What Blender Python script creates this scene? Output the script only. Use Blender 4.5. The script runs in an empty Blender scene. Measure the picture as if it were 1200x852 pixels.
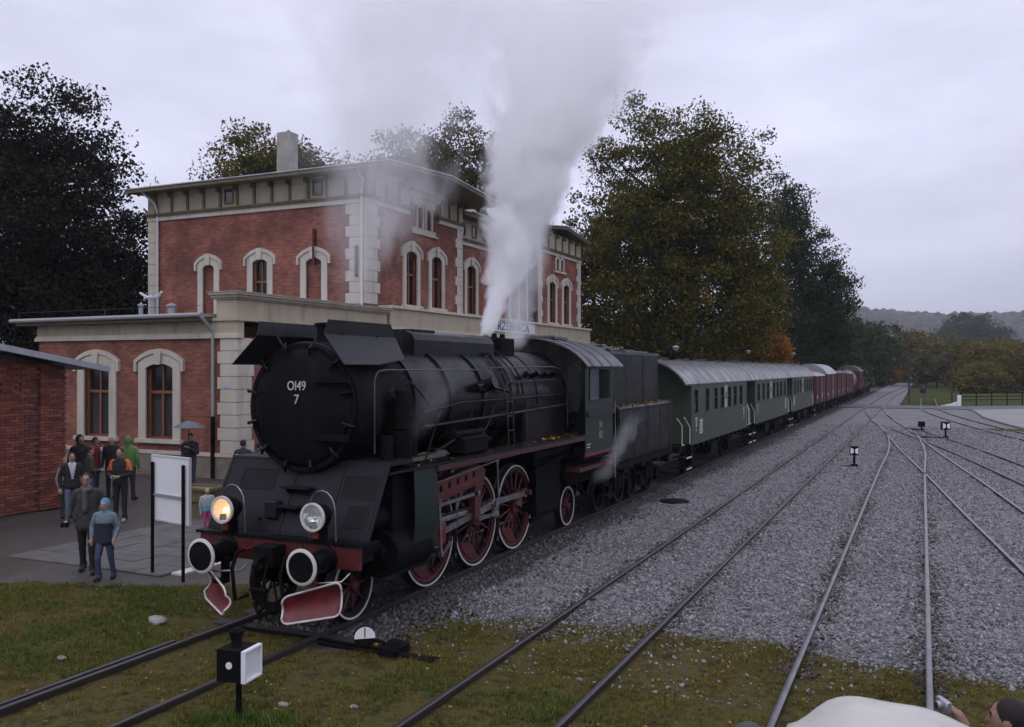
import bpy, math, random
import numpy as np
from mathutils import Vector, Matrix
from mathutils.geometry import tessellate_polygon

# ------------------------------------------------------------------ camera, sky, sun, exposure
scene = bpy.context.scene
col = scene.collection
YAW = math.atan((1081 - 600) / 1050.0)
cam_d = bpy.data.cameras.new('camera')
cam_d.sensor_width = 36.0
cam_d.lens = 31.5
cam_d.shift_y = 0.005
cam_d.clip_start = 0.1
cam_d.clip_end = 9000
cam = bpy.data.objects.new('camera', cam_d)
cam.location = (0, 0, 3.7)
cam.rotation_euler = (math.radians(90), 0, YAW)
col.objects.link(cam)
scene.camera = cam

SUN_EL, SUN_AZ = math.radians(48), math.radians(200)
world = bpy.data.worlds.new('World')
scene.world = world
world.use_nodes = True
wn, wl = world.node_tree.nodes, world.node_tree.links
bg = wn['Background']
sky = wn.new('ShaderNodeTexSky')
sky.sky_type = 'NISHITA'
sky.sun_disc = False
sky.sun_elevation = SUN_EL
sky.sun_rotation = SUN_AZ
sky.air_density, sky.dust_density = 1.0, 4.0
sc_ = wn.new('ShaderNodeVectorMath'); sc_.operation = 'SCALE'; sc_.inputs['Scale'].default_value = 0.06
wl.new(sky.outputs[0], sc_.inputs[0])
tc = wn.new('ShaderNodeTexCoord')
mp = wn.new('ShaderNodeMapping'); mp.inputs['Scale'].default_value = (1.6, 1.6, 4.5)
wl.new(tc.outputs['Generated'], mp.inputs['Vector'])
nz = wn.new('ShaderNodeTexNoise'); nz.inputs['Scale'].default_value = 1.25; nz.inputs['Detail'].default_value = 5; nz.inputs['Roughness'].default_value = 0.55
wl.new(mp.outputs[0], nz.inputs['Vector'])
cr = wn.new('ShaderNodeValToRGB')
cr.color_ramp.elements[0].position = 0.3; cr.color_ramp.elements[0].color = (0.415, 0.42, 0.535, 1)
cr.color_ramp.elements[1].position = 0.7; cr.color_ramp.elements[1].color = (0.66, 0.665, 0.83, 1)
wl.new(nz.outputs['Fac'], cr.inputs['Fac'])
# overcast sky: brighter towards the zenith
sx = wn.new('ShaderNodeSeparateXYZ'); wl.new(tc.outputs['Generated'], sx.inputs[0])
mx0 = wn.new('ShaderNodeMath'); mx0.operation = 'MAXIMUM'; mx0.inputs[1].default_value = 0.0; wl.new(sx.outputs['Z'], mx0.inputs[0])
ma = wn.new('ShaderNodeMath'); ma.operation = 'MULTIPLY_ADD'; ma.inputs[1].default_value = 0.75; ma.inputs[2].default_value = 0.86; wl.new(mx0.outputs[0], ma.inputs[0])
vs = wn.new('ShaderNodeVectorMath'); vs.operation = 'SCALE'; wl.new(cr.outputs['Color'], vs.inputs[0]); wl.new(ma.outputs[0], vs.inputs['Scale'])
mixw = wn.new('ShaderNodeMix'); mixw.data_type = 'RGBA'; mixw.inputs['Factor'].default_value = 0.93
wl.new(sc_.outputs[0], mixw.inputs[6]); wl.new(vs.outputs[0], mixw.inputs[7])
wl.new(mixw.outputs[2], bg.inputs['Color'])
bg.inputs['Strength'].default_value = 1.42

sd = bpy.data.lights.new('sun', 'SUN')
sd.energy = 0.5
sd.angle = math.radians(30)
sd.color = (1.0, 0.97, 0.93)
sun = bpy.data.objects.new('sun', sd)
sun.rotation_euler = (math.radians(90) - SUN_EL, 0, math.radians(20))
col.objects.link(sun)

vs_ = scene.view_settings
scene.display_settings.display_device = 'sRGB'
vs_.view_transform = 'Standard'; vs_.look = 'None'; vs_.exposure = 0.0; vs_.gamma = 1.0
vs_.use_curve_mapping = False
cy = scene.cycles
cy.use_denoising = True
cy.max_bounces = 9; cy.diffuse_bounces = 2; cy.glossy_bounces = 2; cy.transmission_bounces = 3; cy.transparent_max_bounces = 8
cy.volume_bounces = 8
cy.volume_step_rate = 0.6
cy.volume_max_steps = 256
cy.use_adaptive_sampling = True
cy.adaptive_threshold = 0.02

# ------------------------------------------------------------------ helpers
ORG = {}
R = random.Random(7)
NR = np.random.default_rng(7)
pi = math.pi


class MB:
    """collects shapes; build() links them as one mesh object"""
    def __init__(s):
        s.v = []; s.f = []; s.m = []; s.mi = 0

    def add(s, vs, fs):
        o = len(s.v)
        s.v.extend([tuple(p) for p in vs])
        for f in fs:
            s.f.append(tuple(i + o for i in f)); s.m.append(s.mi)
        return s

    def box(s, x0, x1, y0, y1, z0, z1, rot=None, piv=None):
        vs = [Vector((x, y, z)) for z in (z0, z1) for y in (y0, y1) for x in (x0, x1)]
        if rot is not None:
            p = Vector(piv) if piv else Vector(((x0 + x1) / 2, (y0 + y1) / 2, (z0 + z1) / 2))
            vs = [rot @ (q - p) + p for q in vs]
        return s.add(vs, [(0, 2, 3, 1), (4, 5, 7, 6), (0, 1, 5, 4), (2, 6, 7, 3), (0, 4, 6, 2), (1, 3, 7, 5)])

    def bbox(s, x0, x1, y0, y1, z0, z1, b=0.02):
        """box with chamfered edges"""
        cx, cy_, cz = (x0 + x1) / 2, (y0 + y1) / 2, (z0 + z1) / 2
        hx, hy, hz = abs(x1 - x0) / 2, abs(y1 - y0) / 2, abs(z1 - z0) / 2
        b = min(b, hx * .9, hy * .9, hz * .9)
        vs = []; idx = {}
        for sx_ in (-1, 1):
            for sy in (-1, 1):
                for sz in (-1, 1):
                    for a in range(3):
                        d = [hx - b, hy - b, hz - b]
                        d[a] += b
                        idx[(sx_, sy, sz, a)] = len(vs)
                        vs.append((cx + sx_ * d[0], cy_ + sy * d[1], cz + sz * d[2]))
        fs = []
        for a in range(3):
            o1, o2 = [(1, 2), (2, 0), (0, 1)][a]
            for sg in (-1, 1):
                q = []
                for p1, p2 in ((-1, -1), (1, -1), (1, 1), (-1, 1)):
                    k = [0, 0, 0]; k[a] = sg; k[o1] = p1; k[o2] = p2
                    q.append(idx[(k[0], k[1], k[2], a)])
                fs.append(tuple(q if sg > 0 else q[::-1]))
        for a in range(3):
            o1, o2 = [(1, 2), (2, 0), (0, 1)][a]
            for p1 in (-1, 1):
                for p2 in (-1, 1):
                    def K(t, w):
                        k = [0, 0, 0]; k[a] = t; k[o1] = p1; k[o2] = p2
                        return idx[(k[0], k[1], k[2], w)]
                    q = (K(-1, o1), K(1, o1), K(1, o2), K(-1, o2))
                    fs.append(q if p1 * p2 < 0 else q[::-1])
        for k0 in (-1, 1):
            for k1 in (-1, 1):
                for k2 in (-1, 1):
                    q = tuple(idx[(k0, k1, k2, a)] for a in range(3))
                    fs.append(q if k0 * k1 * k2 > 0 else q[::-1])
        return s.add(vs, fs)

    def cyl(s, p0, p1, r0, r1=None, n=12, cap=True):
        r1 = r0 if r1 is None else r1
        p0, p1 = Vector(p0), Vector(p1)
        d = (p1 - p0).normalized()
        a = d.orthogonal().normalized(); b = d.cross(a)
        vs = []
        for p, r in ((p0, r0), (p1, r1)):
            for i in range(n):
                t = 2 * pi * i / n
                vs.append(p + (a * math.cos(t) + b * math.sin(t)) * r)
        fs = [(i, (i + 1) % n, n + (i + 1) % n, n + i) for i in range(n)]
        if cap:
            fs += [tuple(range(n - 1, -1, -1)), tuple(range(n, 2 * n))]
        return s.add(vs, fs)

    def tube(s, pts, r, n=6, cap=True):
        pts = [Vector(p) for p in pts]
        rs = r if isinstance(r, (list, tuple)) else [r] * len(pts)
        vs = []; prev = None
        for i, p in enumerate(pts):
            d = (pts[min(i + 1, len(pts) - 1)] - pts[max(i - 1, 0)]).normalized()
            if prev is None:
                a = d.orthogonal().normalized()
            else:
                a = prev - d * prev.dot(d)
                a = a.normalized() if a.length > 1e-5 else d.orthogonal().normalized()
            prev = a
            b = d.cross(a)
            for k in range(n):
                t = 2 * pi * k / n
                vs.append(p + (a * math.cos(t) + b * math.sin(t)) * rs[i])
        fs = []
        for i in range(len(pts) - 1):
            for k in range(n):
                fs.append((i * n + k, i * n + (k + 1) % n, (i + 1) * n + (k + 1) % n, (i + 1) * n + k))
        if cap:
            fs += [tuple(range(n - 1, -1, -1)), tuple(range((len(pts) - 1) * n, len(pts) * n))]
        return s.add(vs, fs)

    def lathe(s, c, axis, prof, n=24, cap=True):
        """prof: list of (t along axis, radius)"""
        c = Vector(c); d = Vector(axis).normalized()
        a = d.orthogonal().normalized(); b = d.cross(a)
        vs = []
        for t, r in prof:
            for k in range(n):
                w = 2 * pi * k / n
                vs.append(c + d * t + (a * math.cos(w) + b * math.sin(w)) * max(r, 1e-4))
        fs = []
        for i in range(len(prof) - 1):
            for k in range(n):
                fs.append((i * n + k, i * n + (k + 1) % n, (i + 1) * n + (k + 1) % n, (i + 1) * n + k))
        if cap and prof[0][1] > 1e-3: fs.append(tuple(range(n - 1, -1, -1)))
        if cap and prof[-1][1] > 1e-3: fs.append(tuple(range((len(prof) - 1) * n, len(prof) * n)))
        return s.add(vs, fs)

    def prism(s, poly, fn, c0, c1):
        """poly: 2-D outline, fn(a,b,c)->xyz, extruded c0..c1"""
        n = len(poly)
        vs = [fn(a, b, c0) for a, b in poly] + [fn(a, b, c1) for a, b in poly]
        fs = [(i, (i + 1) % n, n + (i + 1) % n, n + i) for i in range(n)]
        fs += [tuple(range(n - 1, -1, -1)), tuple(range(n, 2 * n))]
        return s.add(vs, fs)

    def ring(s, inner, outer, fn, c0, c1, closed=False):
        """strip between two equally long outlines, extruded"""
        n = len(inner)
        vs = []
        for c in (c0, c1):
            vs += [fn(a, b, c) for a, b in inner]
            vs += [fn(a, b, c) for a, b in outer]
        fs = []
        m = n if closed else n - 1
        for i in range(m):
            j = (i + 1) % n
            fs.append((2 * n + i, 2 * n + j, 3 * n + j, 3 * n + i))
            fs.append((i, n + i, n + j, j))
            fs.append((i, j, 2 * n + j, 2 * n + i))
            fs.append((n + i, 3 * n + i, 3 * n + j, n + j))
        if not closed:
            for i in (0, n - 1):
                q = (i, 2 * n + i, 3 * n + i, n + i)
                fs.append(q if i == 0 else q[::-1])
        return s.add(vs, fs)

    def sheet(s, outer, holes, fn, c):
        polys = [[Vector((a, b, 0)) for a, b in outer]] + [[Vector((a, b, 0)) for a, b in h] for h in holes]
        flat = [p for pl in polys for p in pl]
        tri = tessellate_polygon(polys)
        return s.add([fn(p.x, p.y, c) for p in flat], tri)

    def sphere(s, c, r, nu=14, nv=8, sc=(1, 1, 1), rot=None):
        c = Vector(c); vs = []
        for i in range(nv + 1):
            ph = pi * i / nv
            for k in range(nu):
                th = 2 * pi * k / nu
                p = Vector((math.sin(ph) * math.cos(th) * sc[0], math.sin(ph) * math.sin(th) * sc[1], math.cos(ph) * sc[2])) * r
                if rot is not None: p = rot @ p
                vs.append(c + p)
        fs = []
        for i in range(nv):
            for k in range(nu):
                fs.append((i * nu + k, (i + 1) * nu + k, (i + 1) * nu + (k + 1) % nu, i * nu + (k + 1) % nu))
        return s.add(vs, fs)

    def build(s, name, mat, parent=None, smooth=None, origin=None, fix=False):
        V = np.array([tuple(p) for p in s.v], dtype=np.float64)
        if origin is None:
            lo, hi = V.min(0), V.max(0)
            origin = ((lo[0] + hi[0]) / 2, (lo[1] + hi[1]) / 2, lo[2])
        origin = Vector(origin)
        me = bpy.data.meshes.new(name)
        me.from_pydata((V - np.array(origin)).tolist(), [], s.f)
        mats = mat if isinstance(mat, (list, tuple)) else [mat]
        for m in mats: me.materials.append(m)
        if len(mats) > 1: me.polygons.foreach_set('material_index', s.m)
        if fix:
            import bmesh
            bm = bmesh.new(); bm.from_mesh(me)
            bmesh.ops.remove_doubles(bm, verts=bm.verts, dist=1e-5)
            bmesh.ops.recalc_face_normals(bm, faces=bm.faces); bm.to_mesh(me); bm.free()
        if smooth is not None:
            me.polygons.foreach_set('use_smooth', [True] * len(me.polygons))
            me.set_sharp_from_angle(angle=math.radians(smooth))
        me.update()
        o = bpy.data.objects.new(name, me)
        link(o, origin, parent)
        return o


def link(o, origin, parent=None):
    col.objects.link(o)
    origin = Vector(origin)
    ORG[o] = origin
    if parent is not None:
        o.parent = parent
        o.location = origin - ORG[parent]
    else:
        o.location = origin
    return o


def empty(name, loc):
    o = bpy.data.objects.new(name, None)
    o.empty_display_size = 0.2
    return link(o, loc)


def tag(o, label=None, cat=None, group=None, kind=None):
    if label: o['label'] = label
    if cat: o['category'] = cat
    if group: o['group'] = group
    if kind: o['kind'] = kind
    return o


def thing(name, loc, label, cat, group=None):
    return tag(empty(name, loc), label, cat, group)


def copy_tree(o, parent=None):
    c = o.copy(); col.objects.link(c)
    if parent is not None:
        c.parent = parent
    for ch in list(o.children):
        copy_tree(ch, c)
    return c


def np_mesh(name, V, F, mat, parent=None, smooth=False, origin=(0, 0, 0)):
    """fast mesh from numpy arrays; F is (n,3) or (n,4)"""
    V = np.asarray(V, dtype=np.float32) - np.array(origin, dtype=np.float32)
    F = np.asarray(F, dtype=np.int32)
    me = bpy.data.meshes.new(name)
    k = F.shape[1]
    me.vertices.add(len(V)); me.vertices.foreach_set('co', V.ravel())
    me.loops.add(F.size); me.loops.foreach_set('vertex_index', F.ravel())
    me.polygons.add(len(F)); me.polygons.foreach_set('loop_start', np.arange(0, F.size, k, dtype=np.int32))
    if smooth: me.polygons.foreach_set('use_smooth', np.ones(len(F), dtype=bool))
    me.materials.append(mat)
    me.update(calc_edges=True)
    o = bpy.data.objects.new(name, me)
    link(o, origin, parent)
    return o


# ------------------------------------------------------------------ materials
MATS = {}


def nmat(name):
    m = bpy.data.materials.new(name); m.use_nodes = True
    nt = m.node_tree
    return m, nt.nodes, nt.links, nt.nodes['Principled BSDF']


def ramp(nodes, stops):
    r = nodes.new('ShaderNodeValToRGB')
    el = r.color_ramp.elements
    while len(el) < len(stops): el.new(0.5)
    for e, (p, c) in zip(el, stops):
        e.position = p; e.color = (*c, 1)
    return r


def mat(name, c, c2=None, scale=6.0, rough=0.6, rough2=None, metal=0.0, bump=0.0, bscale=None, detail=5, streak=None, spec=0.5, stops=None, coat=0.0, grime=None):
    if name in MATS: return MATS[name]
    m, n, l, b = nmat(name)
    b.inputs['Roughness'].default_value = rough
    b.inputs['Metallic'].default_value = metal
    b.inputs['Specular IOR Level'].default_value = spec
    b.inputs['Coat Weight'].default_value = coat
    b.inputs['Base Color'].default_value = (*c, 1)
    if c2 is not None or stops or bump or rough2 is not None:
        g = n.new('ShaderNodeNewGeometry')
        vec = g.outputs['Position']
        if streak:
            mpn = n.new('ShaderNodeMapping'); mpn.inputs['Scale'].default_value = streak
            l.new(vec, mpn.inputs['Vector']); vec = mpn.outputs[0]
        t = n.new('ShaderNodeTexNoise'); t.inputs['Scale'].default_value = scale; t.inputs['Detail'].default_value = detail; t.inputs['Roughness'].default_value = 0.6
        l.new(vec, t.inputs['Vector'])
        if c2 is not None or stops:
            r = ramp(n, stops or [(0.33, c), (0.67, c2)])
            l.new(t.outputs['Fac'], r.inputs['Fac']); l.new(r.outputs[0], b.inputs['Base Color'])
            if grime:                                   # run-off streaks and stains: (colour, mapping scale, low, high, strength)
                gc, gs, g0, g1, ga = grime
                mg = n.new('ShaderNodeMapping'); mg.inputs['Scale'].default_value = gs; l.new(g.outputs['Position'], mg.inputs['Vector'])
                tg = n.new('ShaderNodeTexNoise'); tg.inputs['Scale'].default_value = 1.0; tg.inputs['Detail'].default_value = 7; tg.inputs['Roughness'].default_value = .65
                l.new(mg.outputs[0], tg.inputs['Vector'])
                rgm = n.new('ShaderNodeMapRange'); rgm.interpolation_type = 'SMOOTHSTEP'; rgm.inputs['From Min'].default_value = g0; rgm.inputs['From Max'].default_value = g1; rgm.inputs['To Max'].default_value = ga
                l.new(tg.outputs['Fac'], rgm.inputs['Value'])
                mxg = n.new('ShaderNodeMix'); mxg.data_type = 'RGBA'; l.new(rgm.outputs[0], mxg.inputs['Factor']); l.new(r.outputs[0], mxg.inputs[6]); mxg.inputs[7].default_value = (*gc, 1)
                l.new(mxg.outputs[2], b.inputs['Base Color'])
        if rough2 is not None:
            mr = n.new('ShaderNodeMapRange'); mr.inputs['From Min'].default_value = .35; mr.inputs['From Max'].default_value = .65
            mr.inputs['To Min'].default_value = rough; mr.inputs['To Max'].default_value = rough2
            l.new(t.outputs['Fac'], mr.inputs['Value']); l.new(mr.outputs[0], b.inputs['Roughness'])
        if bump:
            t2 = n.new('ShaderNodeTexNoise'); t2.inputs['Scale'].default_value = bscale or scale * 3; t2.inputs['Detail'].default_value = 4
            l.new(g.outputs['Position'], t2.inputs['Vector'])
            bp = n.new('ShaderNodeBump'); bp.inputs['Strength'].default_value = min(1, bump); bp.inputs['Distance'].default_value = 0.03
            l.new(t2.outputs['Fac'], bp.inputs['Height']); l.new(bp.outputs[0], b.inputs['Normal'])
    MATS[name] = m
    return m


def brick_mat(name, c1, c2, mortar, patch, bw=0.26, bh=0.075):
    m, n, l, b = nmat(name)
    g = n.new('ShaderNodeNewGeometry')
    sp = n.new('ShaderNodeSeparateXYZ'); l.new(g.outputs['Position'], sp.inputs[0])
    sn = n.new('ShaderNodeSeparateXYZ'); l.new(g.outputs['True Normal'], sn.inputs[0])
    ax = n.new('ShaderNodeMath'); ax.operation = 'ABSOLUTE'; l.new(sn.outputs['X'], ax.inputs[0])
    gt = n.new('ShaderNodeMath'); gt.operation = 'GREATER_THAN'; gt.inputs[1].default_value = 0.7; l.new(ax.outputs[0], gt.inputs[0])
    mx = n.new('ShaderNodeMix'); l.new(gt.outputs[0], mx.inputs[0]); l.new(sp.outputs['X'], mx.inputs[2]); l.new(sp.outputs['Y'], mx.inputs[3])
    cb = n.new('ShaderNodeCombineXYZ'); l.new(mx.outputs[0], cb.inputs[0]); l.new(sp.outputs['Z'], cb.inputs[1])
    t = n.new('ShaderNodeTexBrick')
    t.inputs['Scale'].default_value = 1.0; t.inputs['Brick Width'].default_value = bw; t.inputs['Row Height'].default_value = bh
    t.inputs['Mortar Size'].default_value = 0.006; t.inputs['Mortar Smooth'].default_value = 0.3; t.inputs['Bias'].default_value = 0.0
    t.inputs['Color1'].default_value = (*c1, 1); t.inputs['Color2'].default_value = (*c2, 1); t.inputs['Mortar'].default_value = (*mortar, 1)
    l.new(cb.outputs[0], t.inputs['Vector'])
    nz = n.new('ShaderNodeTexNoise'); nz.inputs['Scale'].default_value = 0.9; nz.inputs['Detail'].default_value = 6; nz.inputs['Roughness'].default_value = .65
    l.new(g.outputs['Position'], nz.inputs['Vector'])
    r = ramp(n, [(0.35, patch), (0.7, (1.0, 1.0, 1.0))]); l.new(nz.outputs['Fac'], r.inputs['Fac'])
    mm = n.new('ShaderNodeMix'); mm.data_type = 'RGBA'; mm.blend_type = 'MULTIPLY'; mm.inputs['Factor'].default_value = 1.0
    l.new(t.outputs['Color'], mm.inputs[6]); l.new(r.outputs[0], mm.inputs[7])
    l.new(mm.outputs[2], b.inputs['Base Color'])
    bp = n.new('ShaderNodeBump'); bp.inputs['Strength'].default_value = 0.6; bp.inputs['Distance'].default_value = 0.01; bp.invert = True
    l.new(t.outputs['Fac'], bp.inputs['Height']); l.new(bp.outputs[0], b.inputs['Normal'])
    b.inputs['Roughness'].default_value = 0.8
    MATS[name] = m
    return m


def leaf_mat(name, stops, trans=0.35, scale=0.35, mixn=0.55, spec=.07):
    m, n, l, b = nmat(name)
    g = n.new('ShaderNodeNewGeometry')
    nz = n.new('ShaderNodeTexNoise'); nz.inputs['Scale'].default_value = scale; nz.inputs['Detail'].default_value = 3
    l.new(g.outputs['Position'], nz.inputs['Vector'])
    mx = n.new('ShaderNodeMix'); mx.inputs[0].default_value = mixn
    l.new(nz.outputs['Fac'], mx.inputs[2]); l.new(g.outputs['Random Per Island'], mx.inputs[3])
    r = ramp(n, stops); l.new(mx.outputs[0], r.inputs['Fac']); l.new(r.outputs[0], b.inputs['Base Color'])
    b.inputs['Roughness'].default_value = 0.55
    b.inputs['Specular IOR Level'].default_value = spec
    tr = n.new('ShaderNodeBsdfTranslucent'); l.new(r.outputs[0], tr.inputs['Color'])
    ms = n.new('ShaderNodeMixShader'); ms.inputs[0].default_value = trans
    l.new(b.outputs[0], ms.inputs[1]); l.new(tr.outputs[0], ms.inputs[2])
    out = [x for x in n if x.type == 'OUTPUT_MATERIAL'][0]
    l.new(ms.outputs[0], out.inputs['Surface'])
    MATS[name] = m
    return m


M_BRICK = brick_mat('station_brick', (.38, .118, .068), (.20, .062, .042), (.28, .205, .165), (.42, .39, .40))
M_BRICK_DARK = brick_mat('shed_brick', (.24, .07, .04), (.17, .05, .035), (.16, .12, .1), (.5, .48, .5))
M_CREAM = mat('cream_stucco', (.53, .485, .41), (.43, .39, .325), scale=1.6, rough=.85, bump=.12, streak=(1, 1, .35), grime=((.17, .145, .11), (1.9, 1.9, .35), .52, .75, .55))
M_BAND = mat('ochre_stucco', (.42, .365, .27), (.34, .29, .205), scale=1.4, rough=.85, bump=.12, streak=(1, 1, .35), grime=((.15, .125, .09), (1.7, 1.7, .3), .52, .75, .6))
M_OLIVE = mat('olive_trim', (.15, .115, .065), (.10, .078, .044), scale=3, rough=.7)
M_PLINTH = mat('plinth_stone', (.22, .19, .15), (.15, .13, .1), scale=3, rough=.85, bump=.2)
M_ZINC = mat('zinc_sheet', (.42, .44, .47), (.30, .31, .34), scale=1.3, rough=.35, metal=.5, rough2=.6)
M_PIPE = mat('pipe_white', (.55, .55, .56), rough=.45)
M_PIPEG = mat('pipe_grey', (.25, .26, .27), rough=.5)
M_WOOD = mat('window_wood', (.22, .075, .03), (.15, .05, .02), scale=8, rough=.5)
M_GLASS = mat('dark_glass', (.025, .028, .032), rough=.06, spec=.7)
M_CURT = mat('lace_curtain', (.50, .51, .52), (.36, .37, .38), scale=5, rough=.9)
M_BLACK = mat('loco_black', (.003, .0033, .0042), (.007, .0078, .010), scale=2.2, rough=.24, rough2=.48, bump=.05, bscale=14, spec=.15, grime=((.055, .047, .040), (2.4, 2.0, .45), .52, .76, .7))
M_SOOT = mat('soot_black', (.004, .004, .0045), (.008, .008, .0085), scale=5, rough=.75, bump=.15, spec=.08)
M_SMOKE = mat('smokebox_black', (.004, .0045, .0055), (.008, .0085, .010), scale=3, rough=.5, rough2=.7, bump=.06, spec=.08, grime=((.040, .032, .026), (2.6, 2.6, .5), .52, .78, .6))
M_RED = mat('loco_red', (.17, .013, .016), (.07, .008, .010), scale=7, rough=.5, bump=.05)
M_DRED = mat('dull_red', (.075, .012, .014), (.035, .008, .009), scale=6, rough=.6)
M_WHITE = mat('white_paint', (.62, .60, .56), (.45, .43, .40), scale=9, rough=.6)
M_STEEL = mat('bright_steel', (.36, .35, .36), (.17, .16, .165), scale=7, rough=.32, metal=.8)
M_DSTEEL = mat('dark_steel', (.028, .028, .031), (.015, .014, .015), scale=6, rough=.5, metal=.2, spec=.3)
M_GREEN = mat('loco_green', (.007, .017, .0135), (.011, .024, .019), scale=3, rough=.4, spec=.3)
M_CGREEN = mat('coach_green', (.030, .042, .022), (.022, .032, .018), scale=1.6, rough=.4, streak=(1, 1, .4), grime=((.05, .043, .033), (1.2, 1.2, .35), .54, .8, .5))
M_CROOF = mat('coach_roof', (.12, .127, .125), (.07, .076, .072), scale=1.3, rough=.20, rough2=.38, grime=((.035, .036, .03), (1.2, .8, 1), .5, .75, .6))
M_CABROOF = mat('cab_roof', (.05, .052, .058), (.022, .022, .025), scale=2.5, rough=.25, rough2=.45, bump=.05)
M_WRED = mat('wagon_red', (.085, .016, .017), (.05, .012, .012), scale=2, rough=.6, grime=((.03, .022, .018), (1.2, 1.2, .35), .5, .75, .6))
M_COAL = mat('coal', (.012, .012, .013), (.03, .03, .032), scale=20, rough=.4)
M_RAIL = mat('rail_side', (.028, .02, .017), (.015, .012, .011), scale=6, rough=.6)
M_RAILTOP = mat('rail_head', (.18, .175, .19), (.10, .095, .10), scale=3, rough=.33, metal=.5)
M_RAILRUST = mat('rail_head_dull', (.05, .043, .045), (.035, .03, .03), scale=3, rough=.4, metal=.3)
M_SLEEPER = mat('sleeper_wood', (.035, .028, .024), (.02, .017, .016), scale=9, rough=.7, bump=.3)
M_BARK = mat('bark', (.035, .028, .022), (.018, .015, .012), scale=6, rough=.9, bump=.5)
# ------------------------------------------------------------------ ground
def vnoise(x, y, f=1.0, seed=0, octv=3):
    """cheap smooth noise about -1..1 for arrays"""
    rg = np.random.default_rng(1000 + seed)
    out = np.zeros(np.broadcast(x, y).shape); amp = 1.0; tot = 0
    for o in range(octv):
        for k in range(4):
            a = rg.uniform(0, 2 * pi); fr = f * rg.uniform(.7, 1.4) * 2 ** o
            out += amp * np.sin((x * math.cos(a) + y * math.sin(a)) * fr * 2 * pi + rg.uniform(0, 2 * pi)) / 2.2
        tot += amp; amp *= .55
    return out / tot


def sstep(a, b, x):
    t = np.clip((x - a) / (b - a), 0, 1)
    return t * t * (3 - 2 * t)


def ground_mat(name, stops, scale, rough, cell=None, cells=None, bump=.6, bdist=.03, big=None, spec=.35):
    m, n, l, b = nmat(name)
    g = n.new('ShaderNodeNewGeometry')
    t = n.new('ShaderNodeTexNoise'); t.inputs['Scale'].default_value = scale; t.inputs['Detail'].default_value = 8; t.inputs['Roughness'].default_value = .65
    l.new(g.outputs['Position'], t.inputs['Vector'])
    r = ramp(n, stops); l.new(t.outputs['Fac'], r.inputs['Fac'])
    colr = r.outputs[0]
    hgt = t.outputs['Fac']
    if cell:
        vo = n.new('ShaderNodeTexVoronoi'); vo.inputs['Scale'].default_value = cell
        l.new(g.outputs['Position'], vo.inputs['Vector'])
        sp = n.new('ShaderNodeSeparateColor'); l.new(vo.outputs['Color'], sp.inputs[0])
        r2 = ramp(n, cells); l.new(sp.outputs[0], r2.inputs['Fac'])
        mm = n.new('ShaderNodeMix'); mm.data_type = 'RGBA'; mm.blend_type = 'MULTIPLY'; mm.inputs['Factor'].default_value = 1
        l.new(r2.outputs[0], mm.inputs[6]); l.new(colr, mm.inputs[7]); colr = mm.outputs[2]
        vd = n.new('ShaderNodeMath'); vd.operation = 'SUBTRACT'; vd.inputs[0].default_value = 1
        l.new(vo.outputs['Distance'], vd.inputs[1]); hgt = vd.outputs[0]
    l.new(colr, b.inputs['Base Color'])
    bp = n.new('ShaderNodeBump'); bp.inputs['Strength'].default_value = bump; bp.inputs['Distance'].default_value = bdist
    l.new(hgt, bp.inputs['Height']); l.new(bp.outputs[0], b.inputs['Normal'])
    b.inputs['Roughness'].default_value = rough; b.inputs['Specular IOR Level'].default_value = spec
    MATS[name] = m
    return m


M_FIELD = ground_mat('field', [(.3, (.022, .034, .010)), (.5, (.045, .055, .015)), (.7, (.065, .055, .02))], .35, .95, spec=.03)
M_VERGE = ground_mat('verge_soil', [(.28, (.016, .013, .008)), (.42, (.048, .042, .015)), (.55, (.08, .066, .023)), (.66, (.052, .052, .015)), (.8, (.095, .066, .038))], 4.5, .9, bdist=.06, bump=1.0, spec=.08)
M_GRAVEL = ground_mat('gravel', [(.28, (.50, .48, .46)), (.45, (.88, .86, .85)), (.6, (1, 1, 1)), (.78, (.72, .68, .64))], .45, .7, cell=19,
                      cells=[(0, (.075, .074, .077)), (.4, (.145, .143, .15)), (.8, (.215, .212, .222)), (1, (.29, .286, .295))], bump=1.0, bdist=.04)
M_BED = ground_mat('oily_shaded_ballast', [(.3, (.5, .48, .46)), (.7, (1, 1, 1))], 1.2, .7, cell=20,
                   cells=[(0, (.022, .02, .02)), (.6, (.05, .046, .045)), (1, (.10, .095, .095))], bump=1.0, bdist=.04)  # dark from oil, and from shade under the train put into the colour
M_PLAZA = ground_mat('plaza_tarmac', [(.3, (.040, .036, .032)), (.5, (.065, .058, .052)), (.62, (.052, .042, .034)), (.8, (.08, .07, .06))], .55, .55, bump=.4, bdist=.02, spec=.22)
M_ROAD = ground_mat('asphalt', [(.3, (.06, .06, .063)), (.7, (.085, .085, .09))], 1.5, .7, bump=.2)
M_YARD = ground_mat('yard_concrete', [(.3, (.19, .185, .185)), (.7, (.25, .245, .245))], .4, .8, bump=.15)

g = MB(); g.box(-2500, 2500, -300, 4200, -.6, -.3)
tag(g.build('ground', M_FIELD), kind='structure')


def height_sheet(name, x0, x1, nx, y0, y1, ny, fn, m):
    xs = np.linspace(x0, x1, nx); ys = np.linspace(y0, y1, ny)
    X, Y = np.meshgrid(xs, ys)
    Z = fn(X, Y)
    V = np.stack([X, Y, Z], -1).reshape(-1, 3)
    i = np.arange(nx - 1); j = np.arange(ny - 1)
    I, J = np.meshgrid(i, j)
    a = (J * nx + I).ravel()
    F = np.stack([a, a + 1, a + nx + 1, a + nx], -1)
    o = np_mesh(name, V, F, m, smooth=True)
    return tag(o, kind='structure')


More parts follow.
